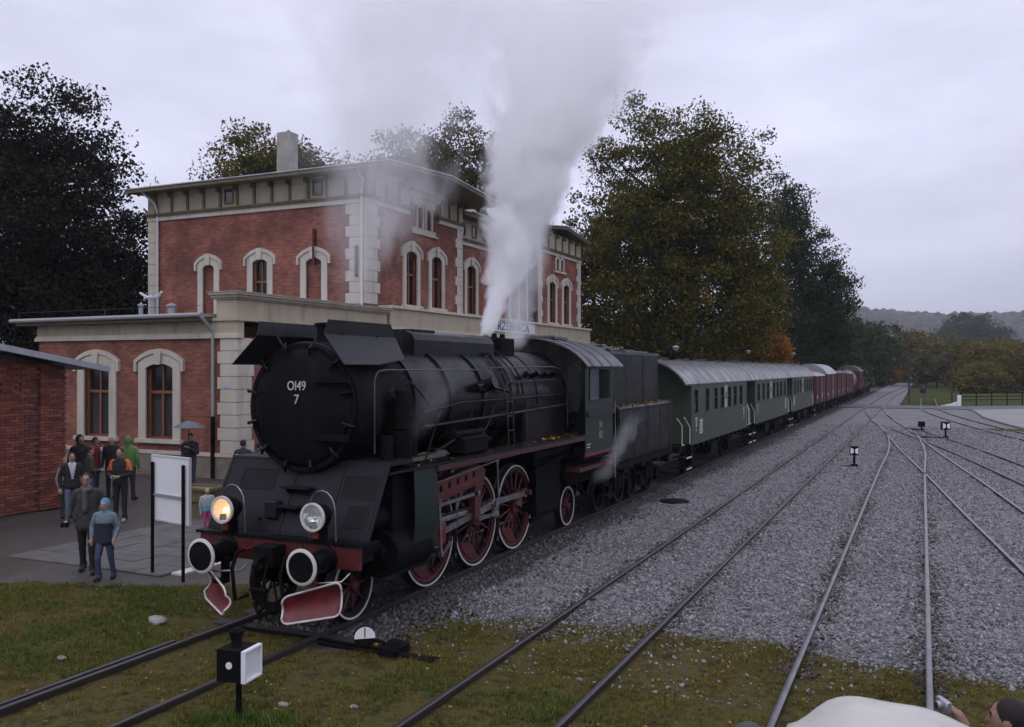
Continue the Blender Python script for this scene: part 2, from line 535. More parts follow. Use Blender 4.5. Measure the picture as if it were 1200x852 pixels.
def yb(X):
    return 11.35 + np.clip(X + 12.3, -30, 2.2) * .45


def z_verge(X, Y):
    z = -.095 + .018 * vnoise(X, Y, .35, 1) + .008 * vnoise(X, Y, 1.8, 2, 2)
    z = z - .17 * sstep(12.3, 14.2, Y + .55 * vnoise(X, Y, .35, 3)) * (X > -7.4)
    z = z - .10 * sstep(-8.9, -8.2, X) * sstep(-6.9, -7.6, X) * 0
    left = sstep(-9.6, -10.6, X)
    z = z + left * (.085 - .13 * sstep(-.1, .8, Y - yb(X) + .35 * vnoise(X, Y, .5, 4)))
    return z


def z_plaza(X, Y):
    return .0 + .01 * vnoise(X, Y, .25, 5) - .2 * sstep(.15, -.5, Y - yb(X) + .35 * vnoise(X, Y, .5, 4))


def z_gravel(X, Y):
    return -.075 + .018 * vnoise(X, Y, .3, 6) - .12 * sstep(13.2, 11.6, Y)


height_sheet('verge', -30, 14, 221, .5, 16, 90, z_verge, M_VERGE)
height_sheet('plaza', -90, -10.15, 200, 2, 75, 180, z_plaza, M_PLAZA)
height_sheet('gravel_bed', -7.0, 60, 180, 11, 92, 200, z_gravel, M_GRAVEL)
g = MB(); g.box(-7.0, -2.2, 99.0, 260, -.4, -.09)
tag(g.build('gravel_path', M_GRAVEL), kind='structure')
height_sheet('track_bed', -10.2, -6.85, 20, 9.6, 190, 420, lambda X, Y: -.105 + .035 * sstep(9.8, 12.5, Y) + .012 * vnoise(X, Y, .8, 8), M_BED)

# level crossing, yard
g = MB(); g.box(-14, 3.6, 92.0, 99.0, -.45, -.012)
tag(g.build('level_crossing', M_ROAD), kind='structure')
P2 = lambda a, b, c: (a, b, c)
g = MB(); g.prism([(5.8, 62), (9, 50), (20, 44), (60, 40), (60, 120), (8.3, 93), (4.05, 89), (4.2, 76), (5.0, 68)], P2, -.35, .06)
tag(g.build('yard', M_YARD), kind='structure')
g = MB(); g.prism([(3.6, 92), (4.0, 90), (60, 128), (60, 140), (3.6, 99)], P2, -.4, -.004)
tag(g.build('road', M_ROAD), kind='structure')

# ------------------------------------------------------------------ tracks
RP = [(-.065, -.16), (.065, -.16), (.065, -.145), (.014, -.13), (.014, -.045), (.036, -.036), (.036, -.006), (.028, 0), (-.028, 0), (-.036, -.006), (-.036, -.036), (-.014, -.045), (-.014, -.13), (-.065, -.145)]


def spline(pts, step=1.0):
    """Catmull-Rom through (x,y)"""
    P = [np.array(p, float) for p in pts]
    P = [2 * P[0] - P[1]] + P + [2 * P[-1] - P[-2]]
    out = []
    for i in range(1, len(P) - 2):
        n = max(1, int(np.linalg.norm(P[i + 1] - P[i]) / step))
        for k in range(n):
            t = k / n
            out.append(.5 * ((2 * P[i]) + (-P[i - 1] + P[i + 1]) * t + (2 * P[i - 1] - 5 * P[i] + 4 * P[i + 1] - P[i + 2]) * t * t + (-P[i - 1] + 3 * P[i] - 3 * P[i + 1] + P[i + 2]) * t ** 3))
    out.append(P[-2])
    return out


def sweep_rail(mb, path, off):
    n = len(path); k = len(RP); vs = []
    for i, p in enumerate(path):
        d = path[min(i + 1, n - 1)] - path[max(i - 1, 0)]
        d = d / np.linalg.norm(d)
        nx, ny = d[1], -d[0]
        for a, z in RP:
            vs.append((p[0] + nx * (off + a), p[1] + ny * (off + a), z))
    o = len(mb.v)
    mb.v.extend(vs)
    for i in range(n - 1):
        for j in range(k):
            mb.f.append((o + i * k + j, o + i * k + (j + 1) % k, o + (i + 1) * k + (j + 1) % k, o + (i + 1) * k + j))
            mb.m.append(1 if j in (6, 7, 8) else 0)
    mb.f.append(tuple(o + j for j in range(k))); mb.m.append(0)
    mb.f.append(tuple(o + (n - 1) * k + j for j in reversed(range(k)))); mb.m.append(0)


def make_track(label, pts, head, step=2.0, sleepers=None, check=None):
    root = thing('railway_track', (pts[0][0], pts[0][1], -.16), label, 'track')
    path = spline(pts, step)
    for s in (-1, 1):
        mb = MB(); sweep_rail(mb, path, s * .7535)
        mb.build('rail', [M_RAIL, head], root, smooth=40)
    for (cp, off) in (check or []):
        mb = MB(); sweep_rail(mb, spline(cp, step), off); mb.build('check_rail', [M_RAIL, head], root, smooth=40)
    if sleepers:
        src = None
        y0, y1, x = sleepers
        y = y0
        while y < y1:
            if src is None:
                mb = MB(); mb.bbox(x - 1.25, x + 1.25, y - .12, y + .12, -.3, -.07, .015)
                src = mb.build('sleeper', M_SLEEPER, root); o = src
            else:
                o = src.copy(); col.objects.link(o)
                o.location = src.location + Vector((R.uniform(-.03, .03), y - y0, R.uniform(-.012, .008)))
                o.rotation_euler.z = R.uniform(-.012, .012)
            y += .66
    return root


make_track('dark railway track carrying the steam locomotive and its train', [(-8.4, -6), (-8.4, 60), (-8.4, 130), (-8.3, 240)], M_RAILRUST, 3, sleepers=(10.4, 52, -8.4),
           check=[([(-8.4, -4), (-8.4, 9.2)], -.885)])
make_track('empty railway track on gravel right beside the train', [(-4.2, -6), (-4.2, 60), (-4.2, 100), (-4.0, 140), (-2.5, 190), (2, 250)], M_RAILRUST, 3)
make_track('railway track running straight from the tarpaulin covered trolley, bending off at the far points', [(-.68, -6), (-.68, 20), (-.68, 36), (-.64, 43), (-.85, 51), (-1.25, 57), (-1.75, 63), (-2.75, 72), (-3.6, 82), (-4.08, 92), (-4.2, 99)], M_RAILTOP, 1)
make_track('railway track crossing slantwise into the straight one at a frog', [(5.2, -6), (3.5, 8), (2.42, 19), (1.7, 26), (.98, 33.5), (-.2, 45), (-.9, 53), (-1.75, 62), (-2.7, 71), (-3.4, 80)], M_RAILTOP, 1)
make_track('short rusty siding joining the slanting track', [(9.5, 4), (6.6, 15), (4.7, 26), (3.4, 35), (2.2, 43), (1.0, 50), (-.1, 55.5), (-1.0, 60.5)], M_RAILRUST, 1)
make_track('curved siding passing the pale yard and the gauge frame', [(16, 20), (12.6, 30), (9.2, 40), (7.0, 48), (5.1, 56), (3.4, 66), (1.75, 78), (.9, 87), (.62, 95), (.62, 125)], M_RAILRUST, 1)


# ------------------------------------------------------------------ loose stones, grass, leaves (real geometry, uncountable)
def scatter_np(name, tv, tf, pos, scl, rotz, m, tilt=0.0, seed=1, label=None, cat=None):
    """tv: (variants, nv, 3) template vertices; tf: faces"""
    rg = np.random.default_rng(seed)
    n = len(pos); k = tv.shape[1]
    var = rg.integers(0, tv.shape[0], n)
    V = tv[var] * np.asarray(scl).reshape(n, 1, -1)
    if tilt:
        ax = rg.normal(0, tilt, n); ay = rg.normal(0, tilt, n)
        cx, sx_ = np.cos(ax)[:, None], np.sin(ax)[:, None]
        y, z = V[:, :, 1] * cx - V[:, :, 2] * sx_, V[:, :, 1] * sx_ + V[:, :, 2] * cx
        V[:, :, 1], V[:, :, 2] = y, z
        cx, sx_ = np.cos(ay)[:, None], np.sin(ay)[:, None]
        x, z = V[:, :, 0] * cx + V[:, :, 2] * sx_, -V[:, :, 0] * sx_ + V[:, :, 2] * cx
        V[:, :, 0], V[:, :, 2] = x, z
    c, s = np.cos(rotz)[:, None], np.sin(rotz)[:, None]
    x, y = V[:, :, 0] * c - V[:, :, 1] * s, V[:, :, 0] * s + V[:, :, 1] * c
    V = np.stack([x, y, V[:, :, 2]], -1) + pos[:, None, :]
    F = (tf[None] + (np.arange(n) * k)[:, None, None]).reshape(-1, tf.shape[1])
    o = np_mesh(name, V.reshape(-1, 3), F, m)
    return tag(o, label, cat, kind='stuff')


OCT_V = np.array([(1, 0, 0), (-1, 0, 0), (0, 1, 0), (0, -1, 0), (0, 0, 1), (0, 0, -1)], float)
OCT_F = np.array([(0, 2, 4), (2, 1, 4), (1, 3, 4), (3, 0, 4), (2, 0, 5), (1, 2, 5), (3, 1, 5), (0, 3, 5)])
rg = np.random.default_rng(11)
tv = np.stack([OCT_V * rg.uniform(.6, 1.25, (6, 1)) + rg.normal(0, .28, (6, 3)) for _ in range(24)])
N = 112000
yy = 10.2 + 54 * rg.random(N) ** 2.2
xx = rg.uniform(-7.0, 1.5, N) + rg.uniform(0, 1, N) * (yy - 8) * .1
dens = .5 + .5 * vnoise(xx, yy, .25, 9)
keep = (np.abs(np.abs(xx + 4.2) - .7535) > .06) & (np.abs(np.abs(xx + .68) - .7535) > .06) & (rg.random(N) < .7 + .5 * dens) & (rg.random(N) < sstep(11.6, 12.9, yy + .55 * vnoise(xx, yy, .35, 3)) + .02)
xx, yy = xx[keep], yy[keep]; n = len(xx)
pos = np.stack([xx, yy, np.maximum(z_gravel(xx, yy), z_verge(xx, np.minimum(yy, 15.9))) + rg.uniform(-.006, .012, n)], -1)
m, nn, ll, b = nmat('loose_stone')
gn = nn.new('ShaderNodeNewGeometry'); rr = ramp(nn, [(0, (.062, .061, .063)), (.4, (.135, .133, .14)), (.75, (.215, .212, .222)), (1, (.32, .316, .325))])
ll.new(gn.outputs['Random Per Island'], rr.inputs['Fac']); ll.new(rr.outputs[0], b.inputs['Base Color']); b.inputs['Roughness'].default_value = .7
M_STONE = m
sc = np.clip(rg.lognormal(-3.82, .30, n), .011, .04) * (1 + .012 * (yy - 12))
scatter_np('loose_gravel', tv, OCT_F, pos, sc, rg.uniform(0, 6.28, n), M_STONE, tilt=.6, seed=3, label='loose grey crushed stone spread between the tracks', cat='gravel')

# stones along the train, dark from oil and from shade painted into the colour
N = 16000
yy = 10.5 + 45 * rg.random(N) ** 1.6; xx = np.where(rg.random(N) < .75, -7.55 + np.abs(rg.normal(0, .45, N)), rg.uniform(-9.1, -7.6, N))
kk = np.abs(np.abs(xx + 8.4) - .7535) > .07
xx, yy = xx[kk], yy[kk]; n = len(xx)
pos = np.stack([xx, yy, -.075 + 0 * xx], -1)
m, nn, ll, b = nmat('oily_shaded_stone')
gn = nn.new('ShaderNodeNewGeometry'); rr = ramp(nn, [(0, (.02, .019, .019)), (.6, (.05, .047, .047)), (1, (.13, .125, .13))])
ll.new(gn.outputs['Random Per Island'], rr.inputs['Fac']); ll.new(rr.outputs[0], b.inputs['Base Color']); b.inputs['Roughness'].default_value = .6
scatter_np('oily_shaded_gravel', tv, OCT_F, pos, np.clip(rg.lognormal(-3.5, .3, n), .015, .06), rg.uniform(0, 6.28, n), m, tilt=.6, seed=4, label='oily ballast stones along the train track, with shade painted into their dark colour', cat='gravel')

# rusty and sooty stones hugging the rails, a few weeds
N = 15000
yy = 11.5 + 45 * rg.random(N) ** 1.8; side_ = rg.choice([-1, 1], N); tr_ = rg.random(N) < .5
xx = np.where(tr_, -4.2, -.68) + side_ * .7535 + rg.choice([-1, 1], N) * (.06 + np.abs(rg.normal(0, .10, N)))
kk = rg.random(N) < np.clip(.45 + .8 * vnoise(xx, yy, .35, 14), .05, 1); xx, yy = xx[kk], yy[kk]; n = len(xx)
pos = np.stack([xx, yy, np.maximum(z_gravel(xx, yy), z_verge(xx, np.minimum(yy, 15.9))) + .008], -1)
m, nn, ll, b = nmat('rusty_stone')
gn = nn.new('ShaderNodeNewGeometry'); rr = ramp(nn, [(0, (.018, .014, .012)), (.6, (.05, .036, .029)), (1, (.11, .085, .07))])
ll.new(gn.outputs['Random Per Island'], rr.inputs['Fac']); ll.new(rr.outputs[0], b.inputs['Base Color']); b.inputs['Roughness'].default_value = .8
scatter_np('rusty_gravel', tv, OCT_F, pos, np.clip(rg.lognormal(-3.75, .3, n), .012, .045), rg.uniform(0, 6.28, n), m, tilt=.6, seed=8, label='rust stained stones along the rails of the empty tracks', cat='gravel')

# grass
GV = []
for v in range(10):
    bl = []
    for k in range(7):
        a = rg.uniform(0, 6.28); h = rg.uniform(.5, 1.1); lean = rg.uniform(.1, .9); w = .055
        bx, by = rg.normal(0, .16, 2)
        dx, dy = math.cos(a), math.sin(a)
        bl += [(bx - dy * w, by + dx * w, -.1), (bx + dy * w, by - dx * w, -.1), (bx + dx * lean * h, by + dy * lean * h, h)]
    GV.append(bl)
GV = np.array(GV)
GF = np.array([(3 * k, 3 * k + 1, 3 * k + 2) for k in range(7)])
M_GRASS = leaf_mat('grass_blades', [(.2, (.045, .045, .010)), (.38, (.095, .092, .018)), (.54, (.165, .14, .03)), (.72, (.23, .16, .05)), (.9, (.13, .07, .025))], trans=.3, scale=.5, mixn=.45, spec=.08)
M_GRASSG = leaf_mat('green_grass', [(.2, (.035, .065, .012)), (.5, (.07, .12, .022)), (.85, (.15, .16, .04))], trans=.3, scale=.5, spec=.1)


def grass_patch(name, label, N, x0, x1, y0, y1, cond, hgt, m, seed):
    rg = np.random.default_rng(seed)
    x = rg.uniform(x0, x1, N); y = rg.uniform(y0, y1, N)
    k = rg.random(N) < cond(x, y)
    x, y = x[k], y[k]; n = len(x)
    z = z_verge(x, y)
    s = rg.uniform(.6, 1.4, n) * hgt
    sc = np.stack([s * rg.uniform(1.1, 2.0, n), s * rg.uniform(1.1, 2.0, n), s], -1)
    scatter_np(name, GV, GF, np.stack([x, y, z], -1), sc, rg.uniform(0, 6.28, n), m, tilt=.1, seed=seed, label=label, cat='grass')


offrail = lambda x: ((np.abs(np.abs(x + 8.4) - .7535) > .12) & (np.abs(np.abs(x + 4.2) - .7535) > .1) & (np.abs(np.abs(x + .68) - .7535) > .1)) * 1.0
c_dry = lambda x, y: offrail(x) * np.clip(.6 + 1.2 * vnoise(x, y, .5, 20), .06, 1) * (1 - sstep(11.9, 13.4, y + .55 * vnoise(x, y, .35, 3)) * (x > -7.2)) * (1 - sstep(-.5, .5, y - yb(x)) * (x < -10)) * (1 - .8 * (np.abs(x + 8.4) < 1.0) * (y > 10))
c_green = lambda x, y: offrail(x) * np.clip(vnoise(x, y, .3, 22) * 1.5 - .3 + .95 * (x < -9.4), 0, 1) * (1 - sstep(-.6, .2, y - yb(x)) * (x < -10)) * (1 - sstep(11, 12, y)) * ((x < -9.4) | (x > -7.4))
grass_patch('dry_grass', 'short olive and straw coloured grass between the near rails', 105000, -17, 4, 4.5, 14.2, c_dry, .045, M_GRASS, 31)
grass_patch('green_grass', 'fresh green grass on the bank before the platform', 24000, -18, -3, 4.5, 12.2, c_green, .07, M_GRASSG, 32)
# one lush tuft at the foot of the near point lantern
grass_patch('grass_tuft', 'lush green grass tuft at the foot of the box shaped point lantern', 900, -7.4, -5.9, 6.9, 7.9, lambda x, y: np.exp(-((x + 6.5) / .45) ** 2 - ((y - 7.45) / .35) ** 2), .10, M_GRASSG, 33)

# fallen leaves
LV = np.array([[(-.5, -.4, 0), (.5, -.4, .12), (.5, .4, 0), (-.5, .4, .15)], [(-.5, -.3, .1), (.5, -.4, 0), (.4, .5, .1), (-.4, .4, 0)]])
LF = np.array([(0, 1, 2, 3)])
M_FALLEN = leaf_mat('fallen_leaves', [(.1, (.10, .045, .015)), (.45, (.22, .12, .03)), (.7, (.32, .2, .04)), (.95, (.10, .06, .03))], trans=.15, scale=1.0, mixn=.85)
N = 3200
x = rg.uniform(-17, 3, N); y = 5 + 13 * rg.random(N); z = np.where(y < 12.5, z_verge(x, y) + .03, np.maximum(z_gravel(x, y), -.1) + .035)
z = np.where(x < -10.3, np.maximum(z_verge(x, np.minimum(y, 15.5)), z_plaza(x, y)) + .02, z)
k = (y < 11.5) | (rg.random(N) < .22)
scatter_np('fallen_leaves', LV, LF, np.stack([x, y, z], -1)[k], rg.uniform(.018, .042, k.sum()), rg.uniform(0, 6.28, k.sum()), M_FALLEN, tilt=.3, seed=6, label='brown and yellow leaves fallen on the verge and gravel', cat='leaves')

# a few pale stones in the grass
M_PALE = mat('pale_stone', (.30, .29, .27), (.2, .19, .18), scale=12, rough=.8, bump=.3)
for (u_, v_, s, lab) in ((184, 731, .12, 'pale block of stone lying in the green bank beside the rails'), (72, 771, .055, 'scrap of white litter in the grass on the bank'), (332, 822, .055, 'small pale stone in the grass beside the box shaped lantern'), (415, 824, .04, 'small pebble in the grass between the lantern and the empty track')):
    D_ = 1050 * 3.75 / (v_ - 432.); r_ = (u_ - 600) / 1050.; x = D_ * (-math.sin(YAW) + r_ * math.cos(YAW)); y = D_ * (math.cos(YAW) + r_ * math.sin(YAW))
    mb = MB(); mb.sphere((x, y, z_verge(np.array(x), np.array(y)) + s * .2), s, 9, 6, (1.3, .9, .6))
    mb.v = [(a + R.uniform(-.1, .1) * s, b_ + R.uniform(-.1, .1) * s, c + R.uniform(-.1, .1) * s) for a, b_, c in mb.v]
    tag(mb.build('stone', M_PALE, smooth=35), lab, 'stone', 'pale stones in the grass')

# paving slabs of the platform
M_SLAB = mat('paving_slab', (.105, .098, .09), (.07, .065, .06), scale=1.5, rough=.5, rough2=.7, bump=.12, bscale=25)
pv = MB(); pv.box(-16.35, -12.3, 11.85, 30.2, -.3, .012)
pave = pv.build('pavement', mat('slab_joint', (.05, .046, .04), rough=.9)); tag(pave, kind='structure')
src = None
for j in range(27):
    for i in range(6):
        x = -12.32 - .67 * (i + .5); y = 11.85 + .68 * (j + .5)
        if src is None:
            mb = MB(); mb.bbox(x - .325, x + .325, y - .33, y + .33, -.03, .028, .008)
            src = mb.build('paving_slab', M_SLAB, pave); o = src; b0 = Vector((x, y, 0))
        else:
            o = src.copy(); col.objects.link(o); o.location = src.location + Vector((x, y, 0)) - b0 + Vector((R.uniform(-.006, .006), R.uniform(-.006, .006), R.uniform(-.007, .006)))
        o.rotation_euler = (R.uniform(-.008, .008), R.uniform(-.008, .008), R.uniform(-.006, .006))
# kerb stones and white line along the platform edge
for k, (a, b_) in enumerate(((12.1, 13.5), (13.9, 15.1), (15.5, 30))):
    mb = MB(); mb.box(-12.28, -12.02, a, b_, -.2, .034)
    tag(mb.build('platform_edge_line', M_WHITE), kind='structure')
# ------------------------------------------------------------------ station building
FY = lambda Y: (lambda a, b, c: (a, Y - c, b))        # facade looking along -Y : a = X, b = Z, c = outward
FX = lambda X: (lambda a, b, c: (X + c, a, b))        # facade looking along +X : a = Y, b = Z, c = outward


def arch(x0, x1, z0, zs, rise, n=8):
    """outline of an opening with a segmental head; starts bottom left, goes over the top to bottom right"""
    pts = [(x0, z0), (x0, zs)]
    w = x1 - x0
    for i in range(1, n):
        t = i / n
        pts.append((x0 + w * t, zs + rise * math.sin(pi * t) ** .8))
    pts += [(x1, zs), (x1, z0)]
    return pts


def facade(parent, name, fn, outer, holes, m, depth=.22, skip_reveal=()):
    mb = MB(); mb.sheet(outer, holes, fn, 0)
    for k, h in enumerate(holes):
        n = len(h)
        vs = [fn(a, b, 0) for a, b in h] + [fn(a, b, -depth) for a, b in h]
        mb.add(vs, [(i, (i + 1) % n, n + (i + 1) % n, n + i) for i in range(n)])
    return mb.build(name, m, parent)


def window(parent, fn, x0, x1, z0, zs, rise, sw=.24, blind=False, keystone=.3, transom=.62, sill=True, dep=.2, ears=True, glazed='glass'):
    """surround, keystone, sill and a wooden window with panes (or a bricked-up field)"""
    inner = arch(x0, x1, z0, zs, rise)
    outer = arch(x0 - sw, x1 + sw, z0, zs + sw * .55, rise + sw * .5)
    mb = MB(); mb.ring(inner, outer, fn, -.05, .07)
    if ears:                                   # hood moulding
        hi = arch(x0 - sw - .07, x1 + sw + .07, zs - .12, zs + sw * .55, rise + sw * .5)
        ho = arch(x0 - sw - .17, x1 + sw + .17, zs - .12, zs + sw * .55 + .08, rise + sw * .5 + .08)
        mb.ring(hi, ho, fn, -.03, .12)
        mb.ring([(a, b) for a, b in outer[1:-1]], [(a, b) for a, b in hi[1:-1]], fn, -.02, .055)
    s = mb.build('window_surround', M_CREAM, parent)
    if keystone:
        xm = (x0 + x1) / 2; zt = zs + rise
        mb = MB(); mb.prism([(xm - .11, zt - .04), (xm + .11, zt - .04), (xm + .17, zt + sw + keystone * .6), (xm - .17, zt + sw + keystone * .6)], fn, -.02, .15)
        mb.build('keystone', M_CREAM, parent)
    if sill:
        mb = MB(); mb.prism([(x0 - sw - .1, z0 - .14), (x1 + sw + .1, z0 - .14), (x1 + sw + .1, z0), (x0 - sw - .1, z0)], fn, -.05, .16)
        mb.build('window_sill', M_CREAM, parent)
    if blind:
        mb = MB(); mb.sheet([(x0 - .01, z0), (x1 + .01, z0), (x1 + .01, zs + rise), (x0 - .01, zs + rise)], [], fn, -.13)
        mb.build('bricked_up_field', M_BRICK, parent)
        return
    fr = .07
    win = MB()
    win.ring(arch(x0 + fr, x1 - fr, z0 + fr, zs, rise - .02), inner, fn, -dep, -dep + .07)
    win.prism([(x0, z0), (x1, z0), (x1, z0 + fr), (x0, z0 + fr)], fn, -dep + .002, -dep + .072)
    zt = z0 + (zs - z0) * transom; xm = (x0 + x1) / 2
    win.prism([(x0 + fr, zt - .05), (x1 - fr, zt - .05), (x1 - fr, zt + .05), (x0 + fr, zt + .05)], fn, -dep + .001, -dep + .085)
    win.prism([(xm - .045, z0 + fr), (xm + .045, z0 + fr), (xm + .045, zt - .05), (xm - .045, zt - .05)], fn, -dep + .003, -dep + .08)
    win.prism([(xm - .03, zt + .05), (xm + .03, zt + .05), (xm + .03, zs + rise - .03), (xm - .03, zs + rise - .03)], fn, -dep + .003, -dep + .07)
    w = win.build('window', M_WOOD, parent)
    for (a0, a1, b0, b1) in ((x0 + fr, xm - .045, z0 + fr, zt - .05), (xm + .045, x1 - fr, z0 + fr, zt - .05), (x0 + fr, xm - .03, zt + .05, zs + rise), (xm + .03, x1 - fr, zt + .05, zs + rise)):
        mb = MB(); mb.prism([(a0, b0), (a1, b0), (a1, b1), (a0, b1)], fn, -dep + .01, -dep + .025); mb.build('pane', M_PANE, w)
    if glazed == 'curtain':
        mb = MB(); mb.sheet([(x0, z0), (x1, z0), (x1, zt), (x0, zt)], [], fn, -dep - .08); mb.build('curtain', M_CURT, w)
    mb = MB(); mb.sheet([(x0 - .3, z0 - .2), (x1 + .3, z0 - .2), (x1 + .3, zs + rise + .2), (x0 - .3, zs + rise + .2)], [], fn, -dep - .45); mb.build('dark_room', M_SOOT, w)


m, nn, ll, b = nmat('window_pane')
b.inputs['Base Color'].default_value = (.02, .022, .025, 1); b.inputs['Roughness'].default_value = .05; b.inputs['Alpha'].default_value = .45
M_PANE = m

ST = thing('station_building', (-26, 40, 0), 'red brick station building with cream quoins and arched windows', 'building')
WX0, WX1, WY = -30.3, -20.75, 23.3          # low wing
UX0, UX1, UY = -33.7, -21.35, 31.8          # upper storey
PY = 40.45                                   # end of the near pavilion
QY0, QY1 = 50.3, 57.8                        # far pavilion
MX = -21.95


def quoins(fn, a, z0, z1, h, w1, w2, side, fn2=None, a2=None, side2=1):
    """alternating quoin stones up a corner, each a part; a second facade gets its own leg"""
    n = int(round((z1 - z0) / h)); h = (z1 - z0) / n
    for i in range(n):
        w = w1 if i % 2 else w2
        mb = MB()
        p = [(a, z0 + i * h + .015), (a + side * w, z0 + i * h + .015), (a + side * w, z0 + (i + 1) * h - .015), (a, z0 + (i + 1) * h - .015)]
        if side < 0: p = p[::-1]
        mb.prism(p, fn, -.04, .062)
        if fn2:
            w = w2 if i % 2 else w1
            p = [(a2 - side2 * .06, z0 + i * h + .015), (a2 + side2 * w, z0 + i * h + .015), (a2 + side2 * w, z0 + (i + 1) * h - .015), (a2 - side2 * .06, z0 + (i + 1) * h - .015)]
            if side2 < 0: p = p[::-1]
            mb.prism(p, fn2, -.04, .06)
        mb.build('quoin_stone', M_CREAM, ST, fix=True)
    # backing strip so that the joints read as shadow lines
    mb = MB(); w = min(w1, w2)
    p = [(a, z0), (a + side * w, z0), (a + side * w, z1), (a, z1)]
    mb.prism(p if side > 0 else p[::-1], fn, -.03, .035)
    if fn2:
        p = [(a2, z0), (a2 + side2 * w, z0), (a2 + side2 * w, z1), (a2, z1)]
        mb.prism(p if side2 > 0 else p[::-1], fn2, -.03, .035)
    mb.build('quoin_backing', M_CREAM, ST)


# --- low wing
f = FY(WY)
wins = [(-24.8, -23.53), (-27.85, -26.58)]
facade(ST, 'wall', f, [(WX0, .75), (WX1, .75), (WX1, 4.75), (WX0, 4.75)], [arch(a, b_, 1.25, 3.72, .16) for a, b_ in wins], M_BRICK)
for a, b_ in wins: window(ST, f, a, b_, 1.25, 3.72, .16, sw=.34, keystone=.18, glazed='curtain', transom=.66)
mb = MB(); mb.box(WX0 - .08, WX1 + .1, WY - .1, WY + .4, 0, .75); mb.box(WX1 - .4, WX1 + .1, WY + .4, 58, 0, .75)
mb.build('plinth', M_PLINTH, ST)
mb = MB(); mb.box(WX0 - .09, WX1 + .13, WY - .13, WY + .2, .74, .86); mb.build('plinth_course', M_CREAM, ST)
mb = MB(); mb.box(WX0 - .04, WX1 + .05, WY - .05, WY + .3, 4.75, 5.42); mb.build('frieze', M_BAND, ST)
mb = MB(); mb.box(WX0 - .1, WX1 + .12, WY - .12, WY + .2, 4.72, 4.84); mb.build('string_course', M_CREAM, ST)
mb = MB(); mb.box(WX0 - .07, WX1 + .09, WY - .085, WY + .2, 4.84, 4.9); mb.build('string_course', M_CREAM, ST)
f2 = FX(WX1)
dw = [(25.2, 26.5), (28.6, 29.9)]
facade(ST, 'wall', f2, [(WY, .75), (32.4, .75), (32.4, 4.75), (WY, 4.75)], [arch(a, b_, 1.25, 3.72, .16) for a, b_ in dw], M_BRICK)
for a, b_ in dw: window(ST, f2, a, b_, 1.25, 3.72, .16, sw=.34, keystone=.18)
quoins(f, WX1, .86, 4.72, .44, .78, .66, -1, f2, WY, 1)
# side wall to the west, closed back
mb = MB(); mb.box(WX0, WX0 + .3, WY + .02, 34, 0, 5.4); mb.build('wall', M_BRICK, ST)
# attic block over the track side
mb = MB(); mb.box(WX1 - .85, WX1 + .03, WY - .03, 32.45, 5.4, 6.02); mb.build('parapet', M_BAND, ST)
mb = MB(); mb.box(WX1 - .95, WX1 + .12, WY - .12, 32.5, 5.30, 5.40); mb.box(WX1 - .93, WX1 + .10, WY - .10, 32.5, 6.02, 6.08); mb.box(WX1 - .98, WX1 + .17, WY - .17, 32.55, 6.08, 6.17); mb.box(WX1 - 1.02, WX1 + .24, WY - .24, 32.6, 6.17, 6.25)
mb.build('parapet_cornice', M_BAND, ST)
mb = MB(); mb.box(WX1 - 1.04, WX1 + .27, WY - .27, 32.62, 6.25, 6.275); mb.build('parapet_flashing', M_ZINC, ST)
# low roof
mb = MB()
mb.add([(WX0 - .7, WY - .55, 5.52), (WX1 - .98, WY - .55, 5.52), (WX1 - .98, UY, 6.0), (WX0 - .7, UY, 6.0), (WX0 - .7, WY - .55, 5.42), (WX1 - .98, WY - .55, 5.42), (WX1 - .98, UY, 5.9), (WX0 - .7, UY, 5.9)],
       [(0, 1, 2, 3), (4, 7, 6, 5), (0, 4, 5, 1), (1, 5, 6, 2), (2, 6, 7, 3), (3, 7, 4, 0)])
lr = mb.build('low_roof', M_ZINC, ST)
mb = MB(); mb.box(WX0 - .62, WX1 - .99, WY - .5, WY - .05, 5.30, 5.415); mb.build('eave', M_OLIVE, ST)
mb = MB(); mb.tube([(WX0 - .75, WY - .62, 5.47), (WX1 - .96, WY - .62, 5.49)], .075, 8); mb.build('gutter', M_PIPEG, ST)
for (x, y, h, r) in ((-29.6, 27.5, .55, .09), (-28.4, 27.0, .8, .09), (-27.0, 26.6, .45, .14)):
    mb = MB(); zb = 5.52 + (y - WY) * .055
    mb.cyl((x, y, zb - .1), (x, y, zb + h), r, n=10); mb.lathe((x, y, zb + h), (0, 0, 1), [(0, r * 1.5), (.06, r * 1.5), (.14, .01)], 10); mb.build('roof_vent', M_PIPEG, lr, smooth=40)
mb = MB(); mb.tube([(-31, WY - .3, 5.5), (-31, WY - .3, 5.85)], .02); mb.tube([(-31, WY - .3, 5.8), (-22, WY - .3, 5.82)], .008); mb.tube([(-26.5, WY - .3, 5.5), (-26.5, WY - .3, 5.85)], .02)
mb.build('roof_wire', M_DSTEEL, lr)
# downpipe of the low wing
mb = MB(); mb.tube([(-21.72, WY - .62, 5.42), (-21.68, WY - .4, 5.2), (-21.66, WY - .14, 4.9), (-21.66, WY - .14, 2.1)], .055, 8); mb.build('downpipe', M_PIPEG, ST)
mb = MB(); mb.tube([(-21.66, WY - .14, 2.1), (-21.66, WY - .14, .02)], .075, 8); mb.build('downpipe_foot', M_BLACK, ST)
mb = MB(); mb.box(-21.25, -21.0, WY - .075, WY - .06, 3.05, 3.17); mb.build('house_number_plate', mat('plate_white', (.5, .52, .58), (.2, .25, .4), scale=30, rough=.5), ST)

